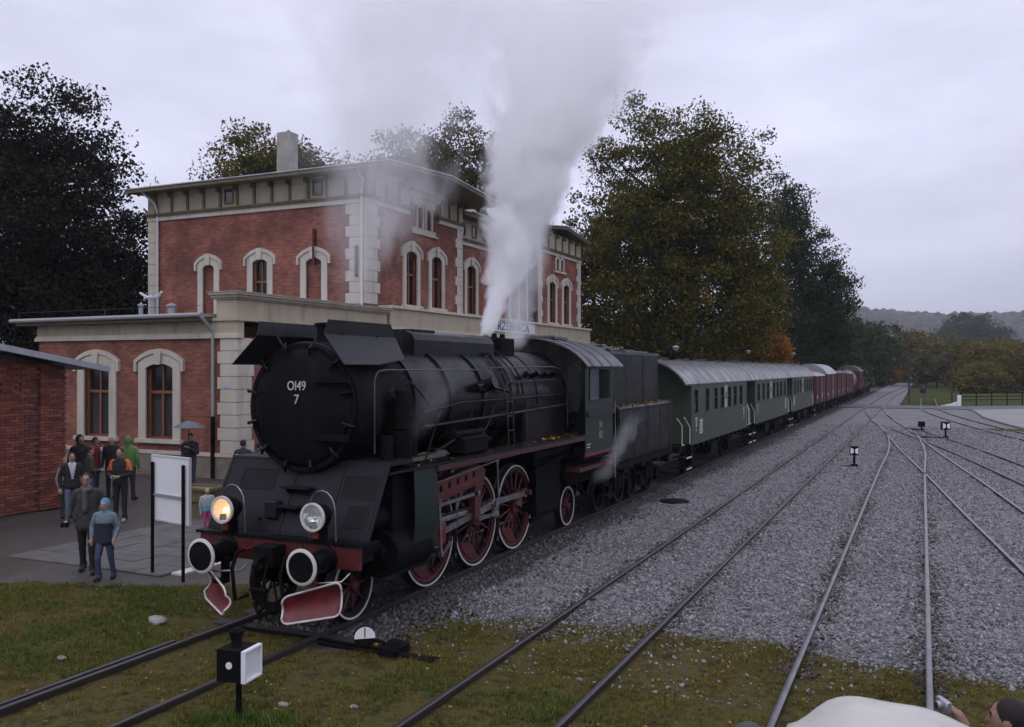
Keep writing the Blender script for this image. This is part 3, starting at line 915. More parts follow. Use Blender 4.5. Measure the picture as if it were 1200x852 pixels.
# --- upper storey, near pavilion, end facade
f = FY(UY)
ZB, ZT = 6.0, 10.72
blind = [(-30.3, -29.62), (-24.42, -23.6)]
real = (-27.38, -26.55)
hol = [arch(a, b_, 6.05, 8.35, .16) for a, b_ in blind] + [arch(real[0], real[1], 6.55, 8.45, .16)]
facade(ST, 'wall', f, [(UX0, 5.6), (UX1, 5.6), (UX1, ZT), (UX0, ZT)], hol, M_BRICK)
for a, b_ in blind: window(ST, f, a, b_, 6.05, 8.35, .16, sw=.3, blind=True, keystone=.3, sill=False)
window(ST, f, real[0], real[1], 6.55, 8.45, .16, sw=.3, keystone=.3, transom=.55)
quoins(f, UX0, 5.6, ZT, .52, .52, .52, 1)
# pavilion, track facade
f2 = FX(UX1)
pw = [(34.98, 35.95), (37.3, 38.3)]
tw = [(36.0, 36.42), (36.82, 37.24)]
hol = [arch(a, b_, 6.6, 8.9, .2) for a, b_ in pw] + [arch(a, b_, 10.25, 11.1, .16) for a, b_ in tw]
facade(ST, 'wall', f2, [(UY, 5.6), (PY, 5.6), (PY, 10.75), (37.95, 10.75), (37.95, 11.6), (35.3, 11.6), (35.3, 10.75), (UY, 10.75)], hol, M_BRICK)
for a, b_ in pw: window(ST, f2, a, b_, 6.6, 8.9, .2, sw=.26, keystone=.32, transom=.62)
for a, b_ in tw: window(ST, f2, a, b_, 10.25, 11.1, .16, sw=.14, keystone=0, transom=.5, sill=False, ears=False)
mb = MB(); mb.box(UX1 - .02, UX1 + .045, 35.55, 37.7, 10.02, 10.24); mb.box(UX1 - .02, UX1 + .12, 35.45, 37.8, 9.94, 10.03)
mb.prism([(35.6, 11.28), (37.65, 11.28), (37.65, 11.6), (35.6, 11.6)], f2, -.02, .045); mb.build('window_panel', M_CREAM, ST)
mb = MB(); mb.box(UX1 - .05, UX1 + .2, 35.3, 35.5, 10.9, 11.8); mb.box(UX1 - .05, UX1 + .2, 37.75, 37.95, 10.9, 11.8); mb.box(UX1 - .05, UX1 + .26, 35.2, 38.05, 11.62, 11.84); mb.build('window_canopy', M_OLIVE, ST)
quoins(f2, UY, 6.45, 10.72, .46, 1.0, .8, 1, f, UX1, -1)
quoins(f2, PY, 6.45, 10.72, .46, .75, .6, -1)


def entablature(parent, fn, a0, a1, z, brackets, gap=None, fwins=()):
    """white band, frieze with brackets, dark cornice mouldings"""
    for u0, u1 in ([(a0 - .05, gap[0]), (gap[1], a1 + .05)] if gap else [(a0 - .05, a1 + .05)]):
        mb = MB(); mb.prism([(u0, z), (u1, z), (u1, z + .2), (u0, z + .2)], fn, -.05, .09); mb.build('white_band', M_CREAM, parent)
    segs = [(a0 - .02, a1 + .02)] if not gap else [(a0 - .02, gap[0]), (gap[1], a1 + .02)]
    for u0, u1 in segs:
        mb = MB(); mb2 = MB()
        mb.prism([(u0, z + .2), (u1, z + .2), (u1, z + .34), (u0, z + .34)], fn, -.05, .17)
        mb.prism([(u0, z + .27), (u1, z + .27), (u1, z + .34), (u0, z + .34)], fn, .17, .22)
        mb2.prism([(u0, z + .34), (u1, z + .34), (u1, z + 1.36), (u0, z + 1.36)], fn, -.04, .05)
        mb.build('cornice', M_OLIVE, parent); mb2.build('frieze', M_BAND, parent)
    for x in brackets:
        mb = MB(); mb.prism([(x - .06, z + .34), (x + .06, z + .34), (x + .06, z + 1.36), (x - .06, z + 1.36)], fn, .05, .13)
        mb.prism([(x - .05, z + 1.05), (x + .05, z + 1.05), (x + .05, z + 1.3), (x - .05, z + 1.3)], fn, .13, .36)
        mb.build('eave_bracket', M_OLIVE, parent)
    for x in fwins:
        w = MB(); w.ring([(x - .2, z + .55), (x + .2, z + .55), (x + .2, z + 1.1), (x - .2, z + 1.1)], [(x - .27, z + .48), (x + .27, z + .48), (x + .27, z + 1.17), (x - .27, z + 1.17)], fn, .04, .1, True)
        w = w.build('frieze_window', M_OLIVE, parent)
        mb = MB(); mb.prism([(x - .2, z + .55), (x + .2, z + .55), (x + .2, z + 1.1), (x - .2, z + 1.1)], fn, .045, .06); mb.build('pane', M_GLASS, w)


br = [UX0 + .55 + i * .985 for i in range(13)]
entablature(ST, f, UX0, UX1, 10.72, [x for x in br], fwins=[(br[4] + br[5]) / 2, (br[9] + br[10]) / 2])
entablature(ST, f2, UY, PY, 10.72, [32.3, 33.3, 34.3, 39.0, 39.9], gap=(35.28, 37.97))


def slab_roof(parent, name, pts_low, pts_up, th, m, m_edge):
    pass


def gable_roof(x0, x1, y0, y1, ze, rise):
    """low gable, ridge along X; soffit boarding below, sheet metal above"""
    ym = (y0 + y1) / 2
    for nm, dz, th, m_, gr in (('soffit', -.16, .15, M_OLIVE, 0), ('roof', 0, .05, M_ZINC, .05)):
        mb = MB(); vs = []
        for x in (x0 - gr, x1 + gr):
            for (y, z) in ((y0 - gr, ze + dz), (ym, ze + rise + dz), (y1 + gr, ze + dz)):
                vs.append((x, y, z)); vs.append((x, y, z + th))
        fs = [(0, 6, 8, 2), (2, 8, 10, 4), (1, 3, 9, 7), (3, 5, 11, 9), (0, 1, 7, 6), (4, 10, 11, 5), (0, 2, 3, 1), (2, 4, 5, 3), (6, 7, 9, 8), (8, 9, 11, 10)]
        mb.add(vs, fs); mb.build(nm, m_, ST)


gable_roof(UX0 - .55, UX1 + 1.75, UY - .95, PY + .9, 12.12, .38)
mb = MB(); mb.prism([(UY, 12.05), (PY, 12.05), ((UY + PY) / 2, 12.44)], f2, -.1, .03); mb.build('gable', M_BAND, ST)
# band under the upper windows
mb = MB(); mb.box(UX1 - .3, WX1 + .06, 32.63, 58.02, 5.5, 6.3); mb.build('band', M_BAND, ST)
mb = MB(); mb.box(UX1 - .3, WX1 + .16, 32.66, 58.06, 6.3, 6.42); mb.box(UX1 - .3, WX1 + .12, 32.64, 58.04, 5.38, 5.5); mb.build('band_moulding', M_CREAM, ST)
# downpipes
mb = MB(); mb.tube([(UX1 + .1, UY - .9, 12.1), (UX1 + .05, UY - .3, 11.6), (UX1 - .12, UY - .14, 11.2), (UX1 - .12, UY - .14, 6.3)], .055, 8); mb.build('downpipe', M_PIPE, ST)
mb = MB(); mb.tube([(UX0 + .3, UY - .9, 12.1), (UX0 + .62, UY - .25, 11.5), (UX0 + .66, UY - .12, 11.1), (UX0 + .66, UY - .12, 5.8)], .05, 8); mb.build('downpipe', M_PIPE, ST)
for (x, z0, z1) in ((-23.95, 8.2, 9.75), (-21.75, 7.6, 8.9)):
    mb = MB(); mb.box(x - .06, x + .06, UY - .16, UY - .02, z0, z1); mb.build('wall_duct', M_DRED, ST)
# chimney
mb = MB(); mb.bbox(-29.35, -28.55, 35.8, 36.5, 12.2, 15.5, .03); mb.build('chimney', mat('chimney_render', (.34, .325, .29), (.24, .23, .2), scale=2, rough=.9, bump=.2), ST)
# roof body of the pavilion (back)
mb = MB(); mb.box(UX0, UX0 + .3, UY + .03, 58, 0, 12.0); mb.box(UX0 + .3, UX1 - .3, 57.7, 58, 0, 12.0); mb.build('wall', M_BRICK, ST)

# --- middle part
f3 = FX(MX)
mw = [(42.1, 43.15), (44.9, 45.95), (47.6, 48.65)]
facade(ST, 'wall', f3, [(PY, 5.6), (QY0, 5.6), (QY0, 10.2), (PY, 10.2)], [arch(a, b_, 6.6, 9.0, .2) for a, b_ in mw], M_BRICK)
for a, b_ in mw: window(ST, f3, a, b_, 6.6, 9.0, .2, sw=.26, keystone=.32)
entablature(ST, f3, PY + .1, QY0 - .1, 10.2, [], fwins=[41.6, 42.9, 44.3, 45.7, 47.1, 48.5])
mb = MB(); mb.box(MX - 6, MX + .75, PY + .02, QY0 - .02, 11.56, 11.78); mb.build('soffit', M_OLIVE, ST)
mb = MB(); mb.box(MX - 6, MX + .85, PY + .92, QY0 - .92, 11.78, 11.84); mb.build('roof', M_ZINC, ST)
mb = MB(); mb.bbox(-23.6, -22.6, 42.4, 44.6, 11.84, 12.5, .02); mb.build('chimney', M_CREAM, ST)
mb = MB(); mb.lathe((-22.3, 46.0, 12.7), (.8, -.6, .15), [(0, .02), (.02, .25), (.08, .42)], 16); mb.tube([(-22.35, 46.05, 11.8), (-22.35, 46.05, 12.7)], .03); mb.build('satellite_dish', M_PIPE, ST, smooth=40)
# far pavilion
f4 = FX(UX1)
qw = [(52.15, 53.2), (54.6, 55.65)]; qt = [(53.35, 53.8), (54.1, 54.55)]
facade(ST, 'wall', f4, [(QY0, 5.6), (QY1, 5.6), (QY1, 10.9), (QY0, 10.9)], [arch(a, b_, 6.6, 9.0, .2) for a, b_ in qw] + [arch(a, b_, 10.05, 10.65, .12) for a, b_ in qt], M_BRICK)
for a, b_ in qw: window(ST, f4, a, b_, 6.6, 9.0, .2, sw=.26, keystone=.32)
for a, b_ in qt: window(ST, f4, a, b_, 10.05, 10.65, .12, sw=.14, keystone=0, sill=False, ears=False)
mb = MB(); mb.box(UX1 - .02, UX1 + .12, 53.0, 54.9, 9.85, 9.98); mb.build('window_panel', M_CREAM, ST)
quoins(f4, QY0, 6.45, 10.9, .46, .75, .6, 1)
quoins(f4, QY1, 6.45, 10.9, .46, .75, .6, -1)
entablature(ST, f4, QY0, QY1, 10.9, [50.7, 51.9, 53.1, 54.3, 55.5, 56.7], fwins=[])
gable_roof(UX0 - .55, UX1 + .6, QY0 - .9, QY1 + .4, 12.3, .5)
mb = MB(); mb.box(UX1 + .0, UX1 + .3, PY, PY + .3, 5.6, 5.7); mb.tube([(MX + .1, 49.9, 11.6), (MX + .1, 49.9, 6.4)], .055, 8); mb.build('downpipe', M_PIPE, ST)
# ground storey along the tracks
f5 = FX(WX1)
gd = [(34.2, 35.4), (37.2, 38.4), (41.2, 42.6), (44.4, 45.8), (47.6, 49.0), (51.6, 52.8), (54.8, 56.0)]
facade(ST, 'wall', f5, [(32.4, .75), (58, .75), (58, 5.4), (32.4, 5.4)], [arch(a, b_, 1.0, 3.7, .2) for a, b_ in gd], M_BRICK)
for a, b_ in gd: window(ST, f5, a, b_, 1.0, 3.7, .2, sw=.3, keystone=.2)
mb = MB(); mb.box(WX0 + .3, WX1 - .5, 57.6, 57.95, 0, 6); mb.build('wall', M_BRICK, ST)

# station clock on a bracket and the name board
ck = thing('station_clock', (-21.0, 45.4, 10.5), 'round dark station clock on a wall bracket', 'clock')
mb = MB(); mb.tube([(MX + .05, 45.4, 10.5), (-21.3, 45.4, 10.5)], .03); mb.tube([(MX + .05, 45.4, 10.9), (-21.3, 45.4, 10.6)], .02); mb.build('bracket', M_BLACK, ck)
mb = MB(); mb.cyl((-21.0, 45.3, 10.5), (-21.0, 45.5, 10.5), .36, n=24); mb.build('clock_case', M_BLACK, ck, smooth=40)
mb = MB(); mb.cyl((-21.0, 45.28, 10.5), (-21.0, 45.3, 10.5), .3, n=24); dial = mb.build('dial', mat('dial', (.3, .32, .36), rough=.4), ck, smooth=40)
mb = MB(); mb.box(-21.01, -20.99, 45.265, 45.275, 10.5, 10.74); mb.box(-21.0, -20.85, 45.265, 45.275, 10.49, 10.51); mb.build('clock_hand', M_BLACK, dial)


def text_obj(name, body, size, m, parent, loc, rot, ext=.004, align='CENTER', sx=1.0, bold=0.0):
    c = bpy.data.curves.new(name, 'FONT'); c.body = body; c.size = size; c.extrude = ext; c.align_x = align; c.align_y = 'CENTER'; c.offset = bold; c.resolution_u = 3
    t = bpy.data.objects.new(name, c); col.objects.link(t)
    dg = bpy.context.evaluated_depsgraph_get()
    me = bpy.data.meshes.new_from_object(t.evaluated_get(dg))
    bpy.data.objects.remove(t); bpy.data.curves.remove(c)
    me.materials.clear(); me.materials.append(m)
    o = bpy.data.objects.new(name, me); link(o, loc, parent)
    o.rotation_euler = rot; o.scale = (sx, 1, 1)
    return o


RX = (pi / 2, 0, pi / 2)                     # text readable from +X
nb = thing('name_board', (WX1 + .07, 45.0, 5.62), 'white station name board with black letters on the cream band', 'sign')
M_SIGNW = mat('sign_white', (.6, .62, .66), rough=.5); M_INK = mat('sign_ink', (.02, .025, .05), rough=.5)
mb = MB(); mb.bbox(WX1 + .065, WX1 + .12, 41.7, 48.3, 5.68, 6.26, .015); mb.build('board', M_SIGNW, nb)
text_obj('lettering', 'TRZEBNICA', .62, M_INK, nb, (WX1 + .126, 45.0, 5.98), RX, sx=1.45, bold=.012)

# --- small brick shed on the left
SH = thing('brick_shed', (-24, 13, 0), 'small dark red brick shed with overhanging sheet roof at the platform', 'building')
SX = -20.75
mb = MB()
zr = lambda y: 4.2 - (y - 14.88) * .17
mb.prism([(6.0, 0), (16.75, 0), (16.75, zr(16.75) - .12), (10.4, zr(10.4) - .12), (6.0, zr(14.8) - .12)], lambda a, b, c: (SX - .035 + c, a, b), -6.5, 0)
shw = mb.build('wall', mat('shed_mortar', (.12, .09, .075), (.08, .06, .05), scale=5, rough=.9), SH)
M_SB = []
for k, c in enumerate(((.22, .06, .038), (.17, .045, .032), (.26, .085, .05), (.13, .04, .032))):
    M_SB.append(mat('shed_brick_%d' % k, c, tuple(v * .7 for v in c), scale=9, rough=.85, bump=.2))
bs = {}
cnt = 0; rest = MB()
for j in range(50):
    z = .04 + j * .077
    for i in range(34):
        y = 16.72 - (i + .5 * (j % 2)) * .262
        y0, y1 = y - .252, y
        if y1 > 16.74: y1 = 16.74
        if z + .07 > zr(y1) - .14: continue
        proud = 0
        if y1 > 16.0: proud = .07; y0 = max(y0, 15.95)
        elif y1 > 15.95: y1 = 15.95
        if y1 - y0 < .03: continue
        if False: pass                       # corner pilaster
        if 3.3 > z > 3.05 and y <= 15.95 and (i % 2 == 0): proud = .055     # corbel course
        if z >= 3.3 and y <= 15.95: proud = .06
        x1 = SX + proud + R.uniform(-.003, .003)
        if cnt < 300 and y1 > 14.6:
            key = (R.randrange(4), i == 0 and j % 2 == 0, proud > 0)
            k = key[0]
            full = abs((y1 - y0) - .252) < .002
            if full and (k, proud) in bs:
                s0, c0 = bs[(k, proud)]
                o = s0.copy(); col.objects.link(o); o.location = s0.location + Vector((R.uniform(-.004, .004), y0 - c0[0], z - c0[1]))
            else:
                mb = MB(); mb.bbox(SX - .05, x1, y0, y1, z, z + .066, .006); o = mb.build('brick', M_SB[k], shw)
                if full: bs[(k, proud)] = (o, (y0, z))
            cnt += 1
        else:
            rest.mi = R.randrange(4); rest.box(SX - .05, x1, y0, y1, z, z + .066)
o = rest.build('bricks', M_SB, shw); tag(o, kind='stuff')
mb = MB(); vs = []
for y, dz in ((17.65, 0), (10.4, 0)):
    for x in (SX - 7, SX + .55):
        vs += [(x, y, zr(y) - .06), (x, y, zr(y) + .0)]
mb.add(vs, [(1, 3, 7, 5), (0, 4, 6, 2), (0, 2, 3, 1), (2, 6, 7, 3), (6, 4, 5, 7), (4, 0, 1, 5)]); mb.build('roof', M_PIPEG, SH)
mb = MB(); vs = []
for y in (10.4, 3.1):
    for x in (SX - 7, SX + .55):
        zz = zr(10.4) - (10.4 - y) * .17
        vs += [(x, y, zz - .06), (x, y, zz)]
mb.add(vs, [(1, 3, 7, 5), (0, 4, 6, 2), (0, 2, 3, 1), (2, 6, 7, 3), (6, 4, 5, 7), (4, 0, 1, 5)]); mb.build('roof', M_PIPEG, SH)
mb = MB(); vs = []
for y in (17.68, 10.4):
    for x in (SX + .5, SX + .58):
        vs += [(x, y, zr(y) - .12), (x, y, zr(y) + .035)]
mb.add(vs, [(1, 3, 7, 5), (0, 4, 6, 2), (0, 2, 3, 1), (2, 6, 7, 3), (6, 4, 5, 7), (4, 0, 1, 5)]); mb.build('verge_trim', M_ZINC, SH)
# ------------------------------------------------------------------ steam locomotive
TX = -8.4
LO = thing('steam_locomotive', (TX, 15, 0), 'black steam locomotive with red spoked wheels, green cab side and one lit headlamp', 'locomotive')
BZ = 3.12


def P(x, y, z): return (TX + x, y, z)


# frame and ash pan
mb = MB(); mb.box(TX - .55, TX - .5, 10.5, 20.6, .55, 1.5); mb.box(TX + .5, TX + .55, 10.5, 20.6, .55, 1.5); mb.box(TX - .5, TX + .5, 10.6, 20.5, .9, 1.3)
mb.box(TX - .85, TX + .85, 17.6, 19.1, .75, 2.0); mb.box(TX - .7, TX + .7, 17.7, 19.0, .45, .75); mb.box(TX - 1.0, TX + 1.0, 19.2, 21.6, 1.0, 1.5)
mb.build('frame', M_SOOT, LO)
# boiler
mb = MB(); mb.lathe(P(0, 12.35, BZ), (0, 1, 0), [(0, .93), (2.6, .93), (4.6, .95), (6.95, .97)], 48); boiler = mb.build('boiler', M_BLACK, LO, smooth=35)
for y in (12.5, 13.7, 15.0, 16.25, 17.5, 18.7):
    mb = MB(); mb.lathe(P(0, y, BZ), (0, 1, 0), [(0, .94), (.005, .972), (.055, .972), (.06, .94)], 48, cap=False); mb.build('boiler_band', M_BLACK, boiler, smooth=35)
# firebox sides (below the boiler)
mb = MB(); mb.bbox(TX - .95, TX + .95, 16.9, 19.25, 1.9, 3.1, .06); mb.build('firebox', M_BLACK, LO)
# smokebox
mb = MB(); mb.lathe(P(0, 10.85, BZ), (0, 1, 0), [(0, .90), (.02, .97), (.06, .985), (1.5, .985), (1.52, .93)], 56); mb.build('smokebox', M_SMOKE, LO, smooth=35)
mb = MB(); mb.prism([(-.55, 1.3), (.55, 1.3), (.7, 2.5), (-.7, 2.5)], lambda a, b, c: P(a, 11.2 + c, b), 0, 1.0); mb.build('smokebox_saddle', M_SOOT, LO)
mb = MB(); mb.lathe(P(0, 10.86, BZ), (0, -1, 0), [(0, .90), (.05, .885), (.09, .80), (.125, .6), (.145, .35), (.15, 0)], 56)
door = mb.build('smokebox_door', M_SMOKE, LO, smooth=60)
mb = MB(); mb.lathe(P(0, 10.84, BZ), (0, -1, 0), [(0, .955), (.035, .955), (.035, .885), (0, .885)], 56, cap=False); mb.build('door_ring', M_SMOKE, door, smooth=35)
for k in range(12):
    a = 2 * pi * (k + .5) / 12
    mb = MB(); c, s = math.cos(a), math.sin(a)
    mb.tube([P(c * .80, 10.74, BZ + s * .80), P(c * .90, 10.72, BZ + s * .90), P(c * 1.0, 10.77, BZ + s * 1.0)], [.022, .026, .02], 6)
    mb.cyl(P(c * .91, 10.80, BZ + s * .91), P(c * .91, 10.67, BZ + s * .91), .022, n=8); mb.build('door_clamp', M_BLACK, door)
for z in (-.42, .42):
    mb = MB(); mb.box(TX + .32, TX + .93, 10.665, 10.715, BZ + z - .045, BZ + z + .045); mb.build('door_hinge', M_SMOKE, door)
mb = MB(); mb.tube([P(-.62, 10.72, BZ - .3), P(-.62, 10.66, BZ - .28), P(-.62, 10.66, BZ + .22), P(-.62, 10.72, BZ + .24)], .012, 6); mb.build('door_handrail', M_BLACK, door)
M_LET = mat('number_paint', (.50, .49, .47), rough=.6)
text_obj('lettering', 'Ol49', .20, M_LET, door, P(.0, 10.698, BZ + .32), (pi / 2 + .0, 0, 0), sx=.85)
text_obj('lettering', '7', .20, M_LET, door, P(.0, 10.696, BZ + .12), (pi / 2, 0, 0))
mb = MB()
for y in (10.98, 11.04, 12.24, 12.30):
    for k in range(60): a = 2 * pi * k / 60; mb.sphere(P(math.cos(a) * .987, y, BZ + math.sin(a) * .987), .013, 5, 3)
for k in range(72): a = 2 * pi * k / 72; mb.sphere(P(math.cos(a) * .925, 10.803, BZ + math.sin(a) * .925), .011, 5, 3)
tag(mb.build('rivets', M_SMOKE, LO), kind='stuff')
# smoke deflectors
M_DEFL = mat('deflector_black', (.006, .006, .008), (.028, .029, .034), scale=1.5, rough=.36, rough2=.55, bump=.03, spec=.2)
for s in (-1, 1):
    prof = [(.62, 4.41), (.60, 4.2), (1.01, 3.76)]
    fy0 = [10.62, 10.55, 10.46]; ry0 = [12.28, 12.45, 11.35]
    mb = MB(); vs = []
    n = 0
    for off in (0, .012):
        for k, (x, z) in enumerate(prof):
            vs.append(P(s * (x + off), fy0[k], z)); vs.append(P(s * (x + off), ry0[k], z))
        vs.append(P(s * (.93 + off), 12.2, 3.85))
    # 0,1 top  2,3 fold  4,5 low  6 low rear
    def q(b): return [(b, b + 1, b + 3, b + 2), (b + 2, b + 3, b + 6, b + 5, b + 4)]
    fs = q(0) + [t[::-1] for t in q(7)]
    rim = [0, 1, 3, 6, 5, 4, 2]
    for a, b_ in zip(rim, rim[1:] + rim[:1]): fs.append((a, a + 7, b_ + 7, b_))
    mb.add(vs, fs); d = mb.build('smoke_deflector', M_DEFL, LO, fix=True)
    for y in (11.0, 11.9):
        mb = MB(); mb.tube([P(s * .62, y, 4.22), P(s * .45, y, 3.98)], .02); mb.build('deflector_stay', M_BLACK, d)
# chimney between the deflectors
mb = MB(); mb.lathe(P(0, 11.75, BZ + .9), (0, 0, 1), [(0, .42), (.08, .36), (.2, .33), (.34, .35), (.36, .38), (.39, .38), (.40, .33), (.36, .29), (.2, .28), (.2, 0)], 24); mb.build('chimney', M_SOOT, LO, smooth=40)
# long dome casing and the turret box
mb = MB(); pr = [(-.46, 3.85), (.46, 3.85), (.46, 4.2), (.40, 4.31), (.28, 4.36), (-.28, 4.36), (-.40, 4.31), (-.46, 4.2)]
mb.prism(pr, lambda a, b, c: P(a, c, b), 13.3, 16.45); dome = mb.build('dome_casing', M_BLACK, LO)
mb = MB(); mb.box(TX - .3, TX + .3, 13.5, 14.3, 4.358, 4.395); mb.build('casing_hatch', M_BLACK, dome)
mb = MB(); mb.bbox(TX - .42, TX + .42, 16.85, 17.55, 3.95, 4.34, .02); tb = mb.build('valve_box', M_SOOT, LO)
for x, y in ((-.1, 17.2), (.2, 17.4), (.2, 17.0)):
    mb = MB(); mb.cyl(P(x, y, 4.33), P(x, y, 4.44), .07, .05, 10); mb.build('safety_valve', M_SOOT, tb, smooth=40)
# pipes, handrails, ladder on the boiler side
pipes = MB()


def arc(y, r, a0, a1, n=8):
    return [P(math.cos(a0 + (a1 - a0) * i / n) * r, y, BZ + math.sin(a0 + (a1 - a0) * i / n) * r) for i in range(n + 1)]


for k, y in enumerate((15.95, 16.15, 16.7)):
    mb = MB(); mb.tube(arc(y, 1.0, math.radians(100 - k * 4), math.radians(15 - k * 6), 12), .022, 6); mb.build('feed_pipe', M_BLACK, LO, smooth=50)
mb = MB(); mb.tube([P(.995, 12.6, 2.98)] + [P(1.02, y, 3.05 + .004 * y) for y in (14, 16, 18, 19.2)], .02, 6); mb.build('pipe', M_BLACK, LO, smooth=50)
mb = MB(); mb.tube([P(1.0, 12.6, 2.75), P(1.06, 15, 2.8), P(1.06, 19.2, 2.9)], .03, 6); mb.build('pipe', M_BLACK, LO, smooth=50)
M_COPPER = mat('handrail_steel', (.085, .07, .065), (.04, .034, .034), scale=6, rough=.4, metal=.5)
mb = MB(); mb.tube([P(1.1, 11.1, 2.45), P(1.1, 11.1, 3.55), P(1.1, 11.2, 3.66), P(1.1, 11.4, 3.68), P(1.08, 14.6, 3.68)], .012, 6); mb.build('handrail', M_COPPER, LO, smooth=50)
mb = MB(); mb.tube([P(1.0, 15.1, 3.7), P(1.06, 15.3, 3.72), P(1.06, 18.2, 3.74), P(1.06, 18.75, 3.66), P(1.08, 19.0, 3.3), P(1.08, 19.0, 2.4)], .013, 6); mb.build('handrail', M_COPPER, LO, smooth=50)
mb = MB(); mb.tube([P(1.05, 15.6, 3.30), P(1.08, 15.8, 3.42), P(1.08, 18.2, 3.46), P(1.08, 18.6, 3.34), P(1.06, 18.7, 2.5)], .018, 6); mb.build('steam_pipe', M_BLACK, LO, smooth=50)
for y in (17.0, 17.5, 18.0, 18.4):
    mb = MB(); mb.cyl(P(.88, y, 3.55), P(1.0, y, 3.63), .06, n=10); mb.build('washout_plug', M_BLACK, LO, smooth=40)
mb = MB(); mb.cyl(P(.9, 15.0, 3.35), P(1.18, 15.0, 3.45), .12, n=14); mb.cyl(P(1.0, 14.6, 3.35), P(1.0, 15.3, 3.35), .07, n=10); mb.cyl(P(1.0, 15.3, 3.35), P(1.05, 15.9, 3.25), .035, n=8); mb.build('check_valve', M_BLACK, LO, smooth=40)
# ladder
mb = MB()
for dy in (0, .26):
    mb.tube([P(.72, 15.55 + dy, 3.95), P(1.02, 15.6 + dy, 3.55), P(1.12, 15.65 + dy, 3.0), P(1.14, 15.7 + dy, 2.23)], .016, 6)
ladder = mb.build('ladder', M_DSTEEL, LO, smooth=50)
for z in (2.5, 2.78, 3.06, 3.34, 3.62):
    x = 1.13 if z < 3.1 else 1.12 - (z - 3.1) * .3
    mb = MB(); mb.cyl(P(x, 15.62 + (3.0 - z) * .06, z), P(x, 15.9 + (3.0 - z) * .06, z), .013, n=6); mb.build('rung', M_DSTEEL, ladder)
# feed pump / lubricators on the platform near the smokebox
mb = MB()
mb.cyl(P(1.15, 11.75, 2.22), P(1.15, 11.75, 2.75), .17, n=16); mb.cyl(P(1.15, 11.75, 2.78), P(1.15, 11.75, 3.25), .14, n=16); mb.cyl(P(1.15, 11.75, 3.25), P(1.15, 11.75, 3.36), .07, n=10)
mb.cyl(P(1.15, 11.35, 2.22), P(1.15, 11.35, 2.7), .10, n=12); mb.cyl(P(1.0, 12.25, 2.3), P(1.0, 12.25, 2.95), .13, n=12)
mb.build('air_pump', M_SOOT, LO, smooth=40)
mb = MB(); mb.bbox(TX + .95, TX + 1.3, 13.6, 14.5, 2.22, 2.52, .03); mb.cyl(P(1.12, 13.5, 2.56), P(1.12, 14.6, 2.56), .07, n=10); mb.cyl(P(1.12, 14.5, 2.4), P(1.12, 14.9, 2.4), .05, n=8); mb.build('lubricator', M_SOOT, LO, smooth=40)
for pts in ([(1.0, 11.5, 3.2), (1.12, 11.5, 3.35), (1.12, 11.62, 3.4), (1.1, 11.7, 3.3), (1.05, 11.9, 3.25)], [(1.1, 12.0, 2.3), (1.25, 12.6, 2.35), (1.2, 13.4, 2.5)], [(1.15, 11.75, 3.35), (1.2, 11.9, 3.5), (1.1, 12.2, 3.45), (1.05, 12.8, 3.1)],
            [(1.2, 14.4, 2.5), (1.1, 14.9, 2.7), (1.02, 15.3, 3.0)], [(1.15, 12.5, 2.24), (1.2, 12.8, 2.9), (1.05, 13.2, 3.0)]):
    mb = MB(); mb.tube([P(*p) for p in pts], .014, 6); mb.build('copper_pipe', M_BLACK, LO, smooth=50)
# running boards with red valance
for s in (-1, 1):
    mb = MB(); mb.box(*sorted((TX + s * .95, TX + s * 1.42)), 11.0, 19.25, 2.16, 2.2); rb = mb.build('running_board', M_BLACK, LO)
    mb = MB(); mb.box(*sorted((TX + s * 1.405, TX + s * 1.43)), 12.4, 19.2, 2.07, 2.158); mb.build('valance', mat('valance_red', (.05, .010, .011), (.018, .007, .007), scale=3, rough=.6), rb)
    for y in (12.6, 14.2, 15.9, 17.7):
        mb = MB(); mb.box(*sorted((TX + s * .6, TX + s * 1.35)), y - .02, y + .02, 2.0, 2.16); mb.build('board_bracket', M_SOOT, LO)
# air reservoir tanks under the running board, springs
mb = MB(); mb.cyl(P(1.0, 16.9, 1.95), P(1.0, 19.0, 1.95), .17, n=16); mb.build('air_reservoir', M_SOOT, LO, smooth=40)
mb = MB(); mb.box(TX + .6, TX + .95, 17.5, 18.9, .6, 1.6); mb.box(TX + .62, TX + 1.05, 18.9, 20.7, 1.15, 1.45); mb.cyl(P(.9, 17.4, 1.5), P(1.0, 19.1, 1.75), .05, n=8); mb.cyl(P(.8, 17.5, .45), P(.8, 18.9, .55), .06, n=8); mb.build('ash_pan_gear', M_SOOT, LO)
# front apron
mb = MB()
ap = [(-1.45, 10.42, 1.30), (1.45, 10.42, 1.30), (1.45, 10.98, 2.34), (-1.45, 10.98, 2.34)]
ap2 = [(x, y + .03, z + .0) for x, y, z in ap]
vs = [P(*p) for p in ap] + [P(*p) for p in ap2]
mb.add(vs, [(0, 1, 2, 3), (7, 6, 5, 4), (0, 4, 5, 1), (1, 5, 6, 2), (2, 6, 7, 3), (3, 7, 4, 0)])
mb.box(TX - 1.45, TX + 1.45, 10.985, 11.6, 2.29, 2.34)
M_APRON = mat('apron_black', (.010, .0105, .013), (.017, .018, .022), scale=3, rough=.42, rough2=.6, bump=.03, spec=.14)
apron = mb.build('front_apron', M_APRON, LO)
AU = Vector((0, .56, 1.04)).normalized()      # up the apron
AN = Vector((0, -1.04, .56)).normalized()     # out of it


def AP(x, t, d=0.0):
    p = Vector((x, 10.42, 1.30)) + AU * t + AN * d
    return P(*p)


